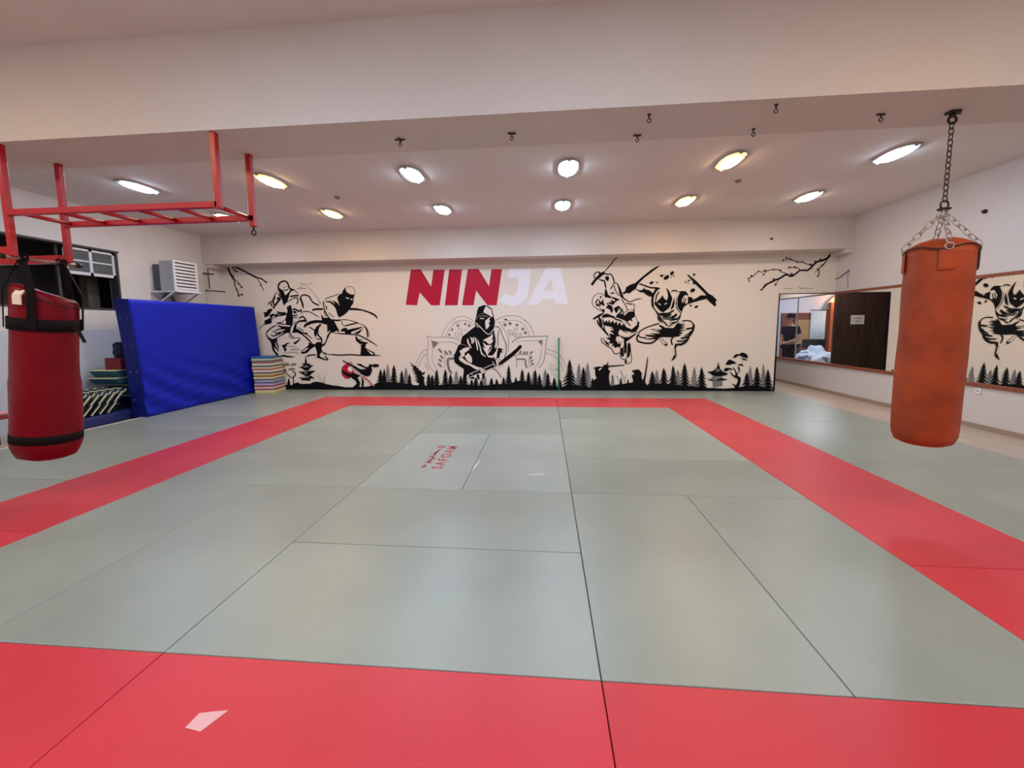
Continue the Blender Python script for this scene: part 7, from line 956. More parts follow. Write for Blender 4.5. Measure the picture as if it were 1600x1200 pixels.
def place_lamp(x, y, tone, label, z=ZC):
    if tone not in protos:
        o = protos[tone] = make_lamp(tone, {'C': MCOOL, 'W': MWARM, 'S': MSOFT}[tone])
    else: o = copy_tree(protos[tone])
    o.location = (x, y, z)
    setp(o, label, 'ceiling lamp', GL)
for i, x in enumerate(cols): place_lamp(x, 4.30, near_t[i], 'oblong %s ceiling lamp in the nearer row, %s from the left' % (tn[near_t[i]], coln[i]))
for i, x in enumerate(cols): place_lamp(x, 6.06, far_t[i], 'oblong %s ceiling lamp in the farther row, %s from the left' % (tn[far_t[i]], coln[i]))
for i, x in enumerate(cols): place_lamp(x, -0.35, near_t[i], 'oblong %s ceiling lamp above the camera, near the beam, %s from the left' % (tn[near_t[i]], coln[i]))
for i, x in enumerate(cols): place_lamp(x, -2.3, far_t[i], 'oblong %s ceiling lamp behind the camera, %s from the left' % (tn[far_t[i]], coln[i]))
place_lamp(5.2, 9.3, 'S', 'oblong soft white ceiling lamp in the passage behind the mural wall', 2.9)
place_lamp(8.2, 12.2, 'C', 'oblong bluish white lamp, unseen, added to brighten the room behind the glass, farther one', 3.0)  # unseen lamps from here on, added only to brighten the glazed room
place_lamp(9.8, 12.6, 'S', 'oblong soft white lamp, unseen, added to brighten the room behind the glass, rightmost', 3.0)
place_lamp(7.2, 10.2, 'C', 'oblong bluish white lamp, unseen, added to brighten the room behind the glass, nearer one', 3.0)
# small smoke detectors
def detector(x, y, label):
    bm = bmesh.new(); lathe(bm, [(0.045, 0), (0.045, -0.02), (0.03, -0.034), (0.012, -0.04)], 20)
    o = mk('smoke_detector', bm, mat('detector_plastic', (0.25, 0.2, 0.18), 0.5), loc=(x, y, ZC)); setp(o, label, 'smoke detector', 'detectors on the ceiling')
detector(-3.61, 5.15, 'small dark round detector on the ceiling between the two left yellowish lamps')
detector(2.64, 5.12, 'small dark round detector on the ceiling between the two right yellowish lamps')

# ---------------------------------------------------------------- hooks under the near beam
def make_hook(kind):
    t = empty('ceiling_hook')
    bm = bmesh.new()
    if kind == 'cross':
        bar(bm, (-0.075, 0, -0.010), (0.075, 0, -0.010), 0.022, 0.014); bar(bm, (0, -0.06, -0.010), (0, 0.06, -0.010), 0.022, 0.014)
    elif kind == 'plate':
        bar(bm, (-0.055, 0, -0.010), (0.055, 0.012, -0.010), 0.03, 0.014)
    else:
        lathe(bm, [(0.022, 0.0), (0.022, -0.01), (0.008, -0.014)], 14)
    mk('mounting_plate', bm, DARKSTEEL, t)
    bm = bmesh.new(); tube(bm, [(0, 0, -0.012), (0, 0, -0.045)], 0.008)
    tube(bm, [(0.022*math.cos(a), 0, -0.066+0.022*math.sin(a)) for a in [i*PI/6 for i in range(12)]], 0.006, 8, closed=True)
    mk('eye_bolt', bm, DARKSTEEL, t)
    return t
hp = {}
for x, y, k, lab in ((-1.36, 1.69, 'cross', 'dark cross-shaped hook under the beam, leftmost of them'), (-0.485, 1.68, 'plate', 'dark plate hook under the beam, second from the left'),
        (0.49, 1.51, 'eye', 'dark eye hook near the beam front edge, the left one of two there'), (0.475, 1.82, 'plate', 'dark plate hook under the beam, behind the middle eye hook'),
        (1.31, 1.47, 'eye', 'dark eye hook near the beam front edge, the right one of two there'), (1.33, 1.82, 'eye', 'dark eye hook under the beam, just before the right yellowish lamp'),
        (2.12, 1.68, 'plate', 'dark plate hook under the beam, left of the orange bag chain')):
    o = hp[k] = make_hook(k) if k not in hp else copy_tree(hp[k])
    o.location = (x, y, 2.95); o.scale = (0.55, 0.55, 0.62); setp(o, lab, 'hook', 'bag hooks under the near beam')

# ---------------------------------------------------------------- orange punching bag
BX, BY = 2.60, 1.70
t = empty('punching_bag', (BX, BY, 0.575)); setp(t, 'orange leather punching bag hanging from a chain on the right', 'punching bag')
BANG = [math.radians(q) for q in (-28, 62, 152, -118)]
def bagfn(r, z, a):
    w_ = 0.86*(1 + 0.008*math.sin(3*a+z*4) + 0.006*math.sin(7*a-z*9+1) + 0.004*math.sin(z*14+2*a))
    return r*w_, z
prof = [(0.06, 0.0), (0.14, 0.006), (0.19, 0.03), (0.212, 0.08)]
for k in range(1, 26):
    z = 0.08 + k*0.0525; prof.append((0.214 + 0.008*math.sin(z*2.3) - 0.004*math.exp(-((z-0.8)/0.2)**2), z))
prof += [(0.217, 1.43)]
bm = bmesh.new(); lathe(bm, prof, 56, fn=bagfn, cap=True); mk('bag_body', bm, LEATHER, t, smooth=True)
bm = bmesh.new()
lathe(bm, [(0.219, 1.418), (0.222, 1.432), (0.212, 1.447), (0.16, 1.475), (0.09, 1.50), (0.02, 1.508)], 48, fn=lambda r, z, a: (0.86*r*(1+0.02*math.sin(5*a)), z+0.014*math.sin(4*a+1)*(r/0.2))); mk('top_cover', bm, LEATHER, t, smooth=True)
bm = bmesh.new(); tube(bm, [((0.1915)*math.cos(a)*(1+0.02*math.sin(5*a)), (0.1915)*math.sin(a)*(1+0.02*math.sin(5*a)), 1.43+0.014*math.sin(4*a+1)) for a in [i*2*PI/48 for i in range(48)]], 0.0055, 6, closed=True); mk('rim_seam', bm, mat('black_piping', (0.03, 0.012, 0.01), 0.6), t)
for ang in BANG:
    bm = bmesh.new()
    n = 7; R_ = 0.194
    A = [[bm.verts.new((R_*s_*math.cos(ang+d), R_*s_*math.sin(ang+d), z)) for d in [(i/(n-1)-0.5)*0.46 for i in range(n)]] for s_, z in ((1.0, 1.418), (1.02, 1.40), (1.02, 1.29), (1.0, 1.272))]
    for P_, Q_ in zip(A, A[1:]):
        for i in range(n-1): bm.faces.new((P_[i], P_[i+1], Q_[i+1], Q_[i]))
    o = mk('strap_patch', bm, LEATHER, t)
    bm = bmesh.new(); tube(bm, [(R_*1.04*math.cos(ang)+0.022*math.cos(q)*-math.sin(ang), R_*1.04*math.sin(ang)+0.022*math.cos(q)*math.cos(ang), 1.43+0.022*math.sin(q)) for q in [i*PI/6 for i in range(12)]], 0.004, 6, closed=True)
    mk('d_ring', bm, CHROME, o)
def link(bm, p, d, L_, r, phase):
    d = Vector(d).normalized(); up = Vector((0, 1, 0)) if abs(d.y) < 0.9 else Vector((1, 0, 0)); s = d.cross(up).normalized(); u = s.cross(d)
    s2 = s*math.cos(phase) + u*math.sin(phase); p = Vector(p)
    tube(bm, [p + d*(L_/2*math.sin(a)) + s2*(L_*0.30*math.cos(a)) for a in [i*PI/5 for i in range(10)]], r, 6, closed=True)
apex = Vector((0, 0, 1.70))
for ang in BANG:
    bm = bmesh.new(); e = Vector((0.200*math.cos(ang), 0.200*math.sin(ang), 1.45)); n = 7
    for k in range(n):
        p = e.lerp(apex, (k+0.5)/n); link(bm, p, apex-e, 0.062, 0.0042, (k % 2)*PI/2)
    mk('top_chain', bm, CHROME, t)
bm = bmesh.new(); tube(bm, [(0.034*math.cos(a), 0.034*math.sin(a), 1.715) for a in [i*PI/8 for i in range(16)]], 0.006, 8, closed=True)
tube(bm, [(0.026*math.cos(a), 0, 1.745+0.03*math.sin(a)) for a in [i*PI/6 for i in range(12)]], 0.006, 8, closed=True); mk('swivel_ring', bm, DARKSTEEL, t)
bm = bmesh.new(); z = 1.785; k = 0
while z < 2.30: link(bm, (0, 0, z), (0, 0, 1), 0.050, 0.0036, (k % 2)*PI/2); z += 0.038; k += 1
mk('hanging_chain', bm, DARKSTEEL, t)
bm = bmesh.new(); bar(bm, (-0.035, 0, 2.366), (0.035, 0, 2.366), 0.06, 0.016); bar(bm, (0.0, 0, 2.368), (0.075, 0.03, 2.368), 0.02, 0.01); tube(bm, [(0, 0, 2.365), (0, 0, 2.335)], 0.018); tube(bm, [(0.026*math.cos(a), 0, 2.318+0.026*math.sin(a)) for a in [i*PI/6 for i in range(12)]], 0.008, 8, closed=True); mk('ceiling_mount', bm, DARKSTEEL, t)

# ---------------------------------------------------------------- red monkey-bar rack under the beam
t = empty('monkey_bar_rack', (-3.6, 1.63, 2.1)); setp(t, 'red steel ladder rack hung from the beam, upper left', 'pull-up rack')
O = Vector(t.location)
def rk(name, f, m=REDSTEEL):
    bm = bmesh.new(); f(bm); bm.transform(Matrix.Translation(-O)); return mk(name, bm, m, t)
for x, y, z0 in ((-2.70, 1.43, 2.40), (-2.72, 1.83, 2.36), (-4.50, 1.43, 2.09), (-4.50, 1.83, 2.10), (-6.4, 1.83, 2.09), (-6.4, 1.43, 2.09)):
    rk('post', lambda bm: bar(bm, (x, y, z0), (x, y, 2.95), 0.044, 0.044))
for y in (1.43, 1.83): rk('rail', lambda bm: bar(bm, (-4.48, y, 2.43), (-2.70, y, 2.43), 0.044, 0.046))
for i in range(6):
    x = -4.42 + i*0.335
    rk('rung', lambda bm: tube(bm, [(x, 1.45, 2.43), (x, 1.81, 2.43)], 0.016))
for y in (1.43, 1.83): rk('lower_rail', lambda bm: bar(bm, (-6.4, y, 2.13), (-4.50, y, 2.13), 0.05, 0.07))
rk('pull_up_bar', lambda bm: tube(bm, [(-4.52, 1.36, 2.085), (-4.52, 1.92, 2.085)], 0.014), mat('worn_bar', (0.35, 0.22, 0.18), 0.35, metal=0.6))
for y in (1.36, 1.92): rk('end_cap', lambda bm: tube(bm, [(-4.52, y-0.02, 2.085), (-4.52, y+0.02, 2.085)], 0.022), DARKSTEEL)
rk('shackle', lambda bm: (tube(bm, [(-2.72, 1.83, 2.36), (-2.72, 1.83, 2.33)], 0.008), tube(bm, [(-2.72+0.018*math.cos(a), 1.83, 2.31+0.022*math.sin(a)) for a in [i*PI/6 for i in range(12)]], 0.006, 6, closed=True)), DARKSTEEL)

# ---------------------------------------------------------------- red punching bag
t = empty('punching_bag', (-4.69, 1.63, 0.36), (0, math.radians(6.5), 0)); setp(t, 'dark red vinyl punching bag with black straps on the left', 'punching bag')
def bag2(r, z, a):
    w_ = 0.93 + 0.02*math.sin(2*a+z*3) + 0.014*math.sin(5*a-z*7) + 0.012*math.sin(9*a+z*5)*max(0, z-0.6)
    return r*w_, z - 0.05*math.cos(a-0.94)*max(0, (z-1.25)/0.2)
prof = [(0.05, 0.0), (0.14, 0.008), (0.20, 0.035), (0.222, 0.085)]
for k in range(1, 25):
    z = 0.085+k*0.055; prof.append((0.228 + 0.006*math.sin(z*3) + (0.008 if z < 0.7 else 0.0), z))
prof += [(0.218, 1.44), (0.20, 1.47), (0.15, 1.47), (0.08, 1.45), (0.03, 1.44)]
bm = bmesh.new(); lathe(bm, prof, 56, fn=bag2); mk('bag_body', bm, VINYL, t, smooth=True)
bm = bmesh.new()
tube(bm, [(0.2235*math.cos(a)*bag2(1, 1.41, a)[0], 0.2235*math.sin(a)*bag2(1, 1.41, a)[0], 1.395 - 0.045*math.cos(a-0.94) + 0.006*math.sin(6*a)) for a in [i*2*PI/48 for i in range(48)]], 0.006, 6, closed=True); mk('rim_seam', bm, mat('dark_red_seam', (0.05, 0.002, 0.004), 0.6), t)
for nm, z, h, ofs in (('waist_band', 0.21, 0.075, 0), ('shoulder_band', 1.20, 0.10, 0)):
    bm = bmesh.new(); lathe(bm, [(0.236, z-h/2), (0.243, z-h/2), (0.243, z+h/2), (0.236, z+h/2)], 56, fn=lambda r, zz, a: (r*bag2(1, zz, a)[0]*1.0, zz), cap=False); mk(nm, bm, WEB, t, smooth=True)
def strap(bm, pts, wd, th=0.004):
    for a, b in zip(pts, pts[1:]):
        a, b = Vector(a), Vector(b); d = (b-a).normalized(); s = Vector((-a.y, a.x, 0)); s = s.normalized() if s.length > 1e-4 else Vector((1, 0, 0)); s = (s - d*s.dot(d)).normalized(); u = d.cross(s).normalized()*th
        v = [bm.verts.new(p + s*wd/2*k + u*l) for p in (a, b) for k, l in ((-1,-1),(1,-1),(1,1),(-1,1))]
        for f in ((0,1,2,3),(7,6,5,4),(0,4,5,1),(1,5,6,2),(2,6,7,3),(3,7,4,0)): bm.faces.new([v[i] for i in f])
Mi = t.matrix_basis.inverted()
barp = [Mi @ Vector((-4.52, y, 2.09)) for y in (1.50, 1.78)]
Rm_ = 0.232
for ang, bp in ((-2.2, barp[0]), (-0.98, barp[0]), (0.75, barp[1]), (1.75, barp[1])):
    bm = bmesh.new()
    strap(bm, [(Rm_*math.cos(ang), Rm_*math.sin(ang), 1.16), (Rm_*math.cos(ang), Rm_*math.sin(ang), 1.46), (bp.x+0.02*math.cos(ang), bp.y+0.015*math.sin(ang), bp.z)], 0.055)
    mk('hanging_strap', bm, WEB, t)
for bp in barp:
    bm = bmesh.new(); tube(bm, [(bp.x+0.026*math.cos(a), bp.y-0.02, bp.z+0.002+0.026*math.sin(a)) for a in [i*PI/6 for i in range(13)]], 0.008, 6); tube(bm, [(bp.x+0.026*math.cos(a), bp.y+0.02, bp.z+0.002+0.026*math.sin(a)) for a in [i*PI/6 for i in range(13)]], 0.008, 6)
    mk('strap_loop', bm, WEB, t)
bm = bmesh.new(); strap(bm, [(0.243*math.cos(0.05), 0.243*math.sin(0.05), 1.19), (0.285, 0.03, 1.16), (0.335, 0.035, 1.07)], 0.028); mk('strap_tail', bm, WEB, t)
bm = bmesh.new(); strap(bm, [(0.232*math.cos(-1.35), 0.232*math.sin(-1.35), 1.36), (0.236*math.cos(-1.35), 0.236*math.sin(-1.35), 1.435), (0.20*math.cos(-1.35), 0.20*math.sin(-1.35), 1.475)], 0.06, 0.006); o = mk('tape_tab', bm, CREAM, t); o['label'] = 'cream tape tab on the rim'

# ---------------------------------------------------------------- big blue crash mat standing on edge
t = empty('crash_mat', (-7.165, 4.82, 0)); setp(t, 'large blue crash mat standing on its long edge on the left', 'crash mat')
Lm, Hm, Tm = 3.0, 2.0, 0.30
def bend(x, y, z): return (x + 0.0*z, y - 0.055*z + 0.02*math.sin(z*2), z)
bm = bmesh.new(); ny, nz = 60, 44
def fold(y, z):
    k = max(0, 1 - z/1.15)
    return k*(0.032*math.sin((z*0.9 + y*0.42)*19 + 1.4*math.sin(y*2.1)) + 0.012*math.sin((z*1.2 - y*0.25)*31)) * min(1, z*6+0.3)
g = {}
for side in (0, 1):
    for i in range(ny+1):
        for j in range(nz+1):
            y, z = Lm*i/ny, Hm*j/nz
            edge = min(y, Lm-y, z, Hm-z); rnd = 0.018*max(0, 1-edge/0.05)**2
            bul = 0.02*math.sin(PI*y/Lm)*math.sin(PI*z/Hm)
            x = (Tm/2 - rnd + bul + fold(y, z)) if side == 0 else (-Tm/2 + rnd - bul)
            g[side, i, j] = bm.verts.new(bend(x, y, z))
for side in (0, 1):
    for i in range(ny):
        for j in range(nz): f = bm.faces.new((g[side,i,j], g[side,i+1,j], g[side,i+1,j+1], g[side,i,j+1])); f.smooth = True
brd = [(i, 0) for i in range(ny)] + [(ny, j) for j in range(nz)] + [(i, nz) for i in range(ny, 0, -1)] + [(0, j) for j in range(nz, 0, -1)]
for a, b in zip(brd, brd[1:]+brd[:1]):
    f = bm.faces.new((g[0,a[0],a[1]], g[0,b[0],b[1]], g[1,b[0],b[1]], g[1,a[0],a[1]]))
    if a[0] == 0 and b[0] == 0: f.material_index = 1
mk('mat_cover', bm, [BLUE, DBLUE], t)
for z in (1.66, 1.22, 0.78, 0.30):
    for x in (-0.07, 0.05):
        bm = bmesh.new(); n = 12; p = bend(x, 0, z)
        tube(bm, [(p[0]+0.013*math.cos(a), p[1]-0.002, z+0.013*math.sin(a)) for a in [i*2*PI/n for i in range(n)]], 0.004, 6, closed=True)
        mk('eyelet', bm, EYELET, t)

# ---------------------------------------------------------------- stack of foam tiles by the mural wall
FC = [((0.03,0.14,0.35),(0.75,0.78,0.45)), ((0.18,0.15,0.20),(0.45,0.17,0.12)), ((0.70,0.70,0.55),(0.08,0.12,0.12)), ((0.60,0.55,0.38),(0.55,0.12,0.06)), ((0.75,0.72,0.72),(0.08,0.09,0.09)),
 ((0.72,0.50,0.22),(0.20,0.10,0.06)), ((0.80,0.62,0.30),(0.10,0.14,0.24)), ((0.38,0.42,0.50),(0.10,0.12,0.30)), ((0.50,0.42,0.55),(0.30,0.04,0.08)), ((0.72,0.50,0.45),(0.22,0.05,0.12)), ((0.75,0.68,0.35),(0.62,0.62,0.22))]
cn = [('blue', 'pale yellow'), ('grey violet', 'rust'), ('cream', 'dark green'), ('yellow', 'orange red'), ('white', 'black'), ('orange', 'brown'), ('yellow orange', 'navy'), ('grey blue', 'violet'), ('lilac', 'maroon'), ('pink', 'plum'), ('yellow', 'lime')]
ordt = ['topmost', 'second from the top', 'third from the top', 'fourth from the top', 'fifth from the top', 'sixth from the top', 'seventh from the top', 'eighth from the top', 'ninth from the top', 'tenth from the top', 'bottom one']
hgt = 0.077
for i in range(11):
    z = (10-i)*hgt; lean = z*0.055
    bm = bmesh.new(); sx, sy = 0.215+random.uniform(-0.008,0.008), 0.27
    zg = 0.0006
    box(bm, -sx, sx, -sy, sy, 0, hgt*0.42, mi=1, bev=0.004); box(bm, -sx-0.004, sx+0.004, -sy-0.004, sy+0.004, hgt*0.42, hgt-zg, mi=0, bev=0.004)
    a, b = FC[i]
    o = mk('foam_tile', bm, [mat('foam_top_%d' % i, a, 0.75), mat('foam_side_%d' % i, b, 0.75)], loc=(-6.715-lean*0.9+random.uniform(-0.008,0.008), 7.64-lean*0.4, z), rot=(0, 0, math.radians(8+random.uniform(-1.5,1.5))))
    setp(o, '%s and %s foam tile in the stack by the mural, %s' % (cn[i][0], cn[i][1], ordt[i]), 'foam mat', 'foam tiles stacked by the mural wall')

# ---------------------------------------------------------------- heap of mats against the left wall
TEAL = mat('teal_foam', (0.012, 0.10, 0.17), 0.6); NAVY = mat('navy_foam', (0.012, 0.022, 0.13), 0.45, coat=0.2); PALE = mat('pale_yellow_foam', (0.75, 0.78, 0.42), 0.7)
bm = bmesh.new(); box(bm, -0.36, 0.36, -0.95, 0.75, 0, 0.17, bev=0.03)
setp(mk('gym_mat', bm, NAVY, loc=(-7.70, 4.95, -0.04)), 'navy blue gym mat lying flat on the floor by the left wall', 'mat')
ch = checker_mat('yellow_black_edging', ((0.62, 0.66, 0.36), (0.015, 0.02, 0.04)), 5)
FTC = [TEAL, NAVY, mat('slate_foam', (0.06,0.07,0.12), 0.6), NAVY, mat('violet_foam', (0.07,0.05,0.13), 0.6), NAVY]
def fan_tile(m):
    t = empty('foam_tile')
    bm = bmesh.new(); box(bm, -0.25, 0.25, -0.018, 0.018, 0.0, 0.44, bev=0.004); mk('slab', bm, m, t)
    bm = bmesh.new()
    for q in ((-0.27, -0.25, 0, 0.44), (0.25, 0.27, 0, 0.44), (-0.27, 0.27, 0.44, 0.46)): box(bm, q[0], q[1], -0.020, 0.020, q[2], q[3])
    mk('edging', bm, ch, t); return t
fd = ['nearest', 'second', 'third', 'fourth', 'fifth', 'sixth']
fcn = ['teal', 'navy', 'slate', 'navy', 'violet', 'navy']
for i in range(6):
    o = fan_tile(FTC[i]); o.location = (-7.66, 3.92+i*0.125, 0.150); o.rotation_euler = (math.radians(-40), 0, math.radians(-10))
    setp(o, '%s foam tile with yellow edging leaning on the navy mat, %s from the camera' % (fcn[i], fd[i]), 'foam mat', 'edged foam tiles leaning by the left wall')
def wedge_block(y0, z0, z1, m, label, x0=-7.98, x1=-7.48, y1=5.65):
    bm = bmesh.new(); v = [bm.verts.new(p) for p in ((x0,y0+0.10,z0),(x1,y0+0.10,z0),(x1,y1,z0),(x0,y1,z0),(x0,y0,z1),(x1,y0,z1),(x1,y1,z1),(x0,y1,z1))]
    for f in ((0,3,2,1),(4,5,6,7),(0,1,5,4),(1,2,6,5),(2,3,7,6),(3,0,4,7)): bm.faces.new([v[k] for k in f])
    for vv in v[4:]: pass
    zt = z1; box(bm, x0-0.0, x1+0.004, y0-0.006, y1, zt, zt+0.012, mi=1)
    bm.transform(Matrix.Translation((7.73, -(y0+y1)/2, -z0)))
    setp(mk('foam_block', bm, [m, PALE], loc=(-7.73, (y0+y1)/2, z0)), label, 'foam block', 'foam blocks stacked behind the blue crash mat')
wedge_block(5.15, 0.135, 0.31, NAVY, 'navy foam block with pale top, bottom of the stack behind the crash mat')
wedge_block(5.05, 0.325, 0.52, TEAL, 'teal foam block second from the bottom behind the crash mat')
wedge_block(4.74, 0.575, 0.67, TEAL, 'teal foam block with slanted front, third from the bottom behind the crash mat')
wedge_block(4.77, 0.685, 0.80, TEAL, 'upper teal foam block with slanted front, right under the dark red one')
bm = bmesh.new(); box(bm, -0.15, 0.15, -0.17, 0.17, 0, 0.20, bev=0.012); setp(mk('foam_block', bm, mat('dark_red_foam', (0.20,0.008,0.018), 0.6), loc=(-7.64, 5.05, 0.814)), 'dark red foam block on top of the teal blocks', 'foam block')
bm = bmesh.new(); lathe(bm, [(0.02,0),(0.075,0.01),(0.085,0.08),(0.075,0.17),(0.09,0.22),(0.06,0.26),(0.02,0.27)], 20, fn=lambda r,z,a: (r*(1+0.12*math.sin(3*a+z*20)), z)); setp(mk('shin_guard', bm, mat('dark_blue_cloth', (0.008,0.016,0.07), 0.7, noise=0.2), loc=(-7.64, 5.02, 1.016), smooth=True), 'dark blue padded guard standing on the dark red block', 'guard')
# pale red-edged kick pad at the far left, half out of frame
t = empty('kick_pad', (-7.75, 3.1, 0.30)); setp(t, 'pink and maroon pad at the left picture edge behind the red bag', 'pad')
bm = bmesh.new(); box(bm, -0.2, 0.2, -0.30, 0.27, 0.0, 0.06, bev=0.015); mk('pad_base', bm, mat('maroon_pad', (0.22,0.02,0.05), 0.5), t)
bm = bmesh.new(); box(bm, -0.2, 0.2, -0.30, 0.25, 0.061, 0.11, bev=0.015); mk('pad_top', bm, mat('pink_pad', (0.70,0.32,0.38), 0.5), t)
bm = bmesh.new(); box(bm, -0.16, -0.10, -0.25, -0.19, -0.34, 0.0); box(bm, 0.10, 0.16, -0.25, -0.19, -0.34, 0.0); box(bm, -0.16, -0.10, 0.10, 0.16, -0.34, 0.0); box(bm, 0.10, 0.16, 0.10, 0.16, -0.34, 0.0); mk('leg_frame', bm, DARKSTEEL, t)

# ---------------------------------------------------------------- window on the left wall
t = empty('window_1', (XL, (wy0+wy1)/2, wz0)); t['kind'] = 'structure'; OW = Vector(t.location)
def wpart(name, dims_list, m, par=None):
    bm = bmesh.new()
    for d in dims_list: box(bm, *d)
    bm.transform(Matrix.Translation(-OW)); o = mk(name, bm, m, t); return o
wpart('window_frame', [(XL-0.19, XL+0.012, wy0-0.03, wy1+0.03, wz1-0.01, wz1+0.02), (XL-0.19, XL+0.012, wy0-0.03, wy1+0.03, wz0-0.03, wz0), (XL-0.15, XL+0.008, wy1-0.035, wy1, wz0, wz1-0.01), (XL-0.15, XL-0.11, 4.66, 4.70, wz0, wz1-0.01)], mat('dark_frame', (0.05,0.05,0.05), 0.5))
sy0, sy1, sz0, sz1 = 4.72, 5.53, 2.44, 2.885
wpart('sash', [(XL-0.06,XL-0.02,sy0,sy1,sz1-0.035,sz1),(XL-0.06,XL-0.02,sy0,sy1,sz0,sz0+0.05),(XL-0.06,XL-0.02,sy0,sy0+0.04,sz0,sz1),(XL-0.06,XL-0.02,sy1-0.04,sy1,sz0,sz1),(XL-0.06,XL-0.02,5.10,5.145,sz0,sz1),(XL-0.055,XL-0.025,sy0,sy1,2.665,2.69)], WHITEMETAL)
wpart('pane', [(XL-0.045,XL-0.040,sy0+0.04,sy1-0.04,sz0+0.05,sz1-0.035)], GLASSD)
structure('wall_outside', (-9.2, -9.1, -0.5, 7.5, 0.5, 4.2), NIGHTWALL)
boxo('trim_8', (-8.75, -8.6, 5.42, 5.62, 0.5, 3.2), NIGHTPOST)['kind'] = 'structure'
structure('trim_9', (-8.62, -8.58, 1.9, 4.45, 2.72, 2.95), BLACK)

# ---------------------------------------------------------------- vent box on the left wall
t = empty('air_conditioner', (-7.75, 6.42, 2.22)); setp(t, 'white louvred air unit on a bracket high on the left wall', 'air conditioner'); OA = Vector(t.location)
def ap(name, f, m, par=None):
    bm = bmesh.new(); f(bm); bm.transform(Matrix.Translation(-OA)); return mk(name, bm, m, par or t)
ap('casing', lambda bm: box(bm, -7.90, -7.60, 6.20, 6.74, 2.27, 2.86, bev=0.008), GREYMETAL)
ap('grille_frame', lambda bm: [box(bm, *d) for d in ((-7.60,-7.57,6.18,6.215,2.25,2.87),(-7.60,-7.57,6.72,6.755,2.25,2.87),(-7.60,-7.57,6.215,6.72,2.25,2.295),(-7.60,-7.57,6.215,6.72,2.835,2.87))], WHITEMETAL)
ap('louvre_gap_shade', lambda bm: box(bm, -7.6, -7.598, 6.215, 6.72, 2.295, 2.835), mat('louvre_shade_dark', (0.10,0.11,0.12), 0.6))  # dark sheet puts shade into the gaps between the louvres
for i in range(8):
    z = 2.300 + i*0.066
    def lv(bm):
        v = [bm.verts.new(p) for p in ((-7.590,6.215,z+0.010),(-7.590,6.72,z+0.010),(-7.574,6.72,z+0.004),(-7.574,6.215,z+0.004),(-7.590,6.215,z+0.046),(-7.590,6.72,z+0.046),(-7.574,6.72,z+0.040),(-7.574,6.215,z+0.040))]
        for f in ((0,1,2,3),(7,6,5,4),(0,4,5,1),(1,5,6,2),(2,6,7,3),(3,7,4,0)): bm.faces.new([v[k] for k in f])
    ap('louvre', lv, WHITEMETAL)
ap('wall_gap_shadow', lambda bm: box(bm, -8.098, -7.90, 6.26, 6.66, 2.32, 2.80), mat('gap_shadow_dark', (0.10,0.11,0.13), 0.6))  # dark block stands for the shadow between casing and wall
ap('shelf_bracket', lambda bm: [bar(bm, *q, 0.03, 0.03) for q in (((-8.09,6.18,2.25),(-7.52,6.18,2.25)),((-8.09,6.76,2.25),(-7.52,6.76,2.25)),((-7.53,6.16,2.25),(-7.53,6.78,2.25)),((-8.09,6.18,1.93),(-7.60,6.18,2.24)),((-8.09,6.76,1.93),(-7.60,6.76,2.24)))], WHITEMETAL)
ap('pipe_coil', lambda bm: [tube(bm, [(-8.06, 6.52+r*math.cos(a), 2.08+r*math.sin(a)) for a in [i*PI/9 for i in range(18)]], 0.010, 6, closed=True) for r in (0.09, 0.12, 0.15)], mat('grey_hose', (0.2,0.2,0.2), 0.6))
# pipes on the corner column
t = empty('pipe_rack', (-8.0, YF, 2.37)); setp(t, 'dark pipes fixed to the corner column beside the air unit', 'pipe'); OA = Vector(t.location)
ap('pipe', lambda bm: tube(bm, [(-8.08,YF-0.02,2.775),(-7.83,YF-0.02,2.745)], 0.016, 8), DARKSTEEL)
ap('pipe', lambda bm: tube(bm, [(-8.05,YF-0.02,2.385),(-7.57,YF-0.02,2.345)], 0.013, 8), DARKSTEEL)
ap('pipe', lambda bm: tube(bm, [(-7.95,YF-0.03,2.87),(-7.94,YF-0.03,2.42)], 0.012, 8), mat('brown_pipe', (0.12,0.08,0.06), 0.6))
ap('bracket', lambda bm: (bar(bm, (-8.09,7.2,2.72), (-8.09,7.26,2.72), 0.02, 0.02), bar(bm, (-8.09,7.22,2.56), (-8.09,7.28,2.555), 0.02, 0.02)), DARKSTEEL)
# cable on the right wall end
t = empty('cable', (5.93, 7.62, 2.4)); setp(t, 'short dark hanging cable on the right wall above the mirror, by the corner', 'cable'); OA = Vector(t.location)
ap('cable_run', lambda bm: tube(bm, [(5.93,7.99,2.42),(5.93,7.85,2.44),(5.93,7.72,2.50),(5.93,7.60,2.56)], 0.008, 6), mat('brown_cable', (0.10,0.07,0.06), 0.6))
ap('cable_drop', lambda bm: tube(bm, [(5.935,7.60,2.55),(5.935,7.64,2.42),(5.935,7.62,2.28),(5.935,7.60,2.20)], 0.006, 6), mat('pale_cable', (0.35,0.30,0.27), 0.6))
bm = bmesh.new(); lathe(bm, [(0.03,0),(0.03,0.02),(0.012,0.05)], 12); setp(mk('wall_hook', bm, DARKSTEEL, loc=(XR, 5.01, 3.03), rot=(0,-PI/2,0)), 'small dark hook on the right wall above the mirror', 'hook')
bm = bmesh.new(); tube(bm, [(0,-0.03,0),(0,0.03,0)], 0.02, 10); setp(mk('wall_hook', bm, DARKSTEEL, loc=(4.35, YF-0.015, 3.20)), 'tiny dark hook on the face of the rear beam at the right', 'hook')
t = empty('wall_socket', (XR, 4.85, 0.50)); setp(t, 'small white socket on the right wall just below the mirror frame', 'socket')
bm = bmesh.new(); box(bm, -0.014, -0.001, -0.045, 0.045, -0.045, 0.045, bev=0.003); mk('plate', bm, WHITEMETAL, t)
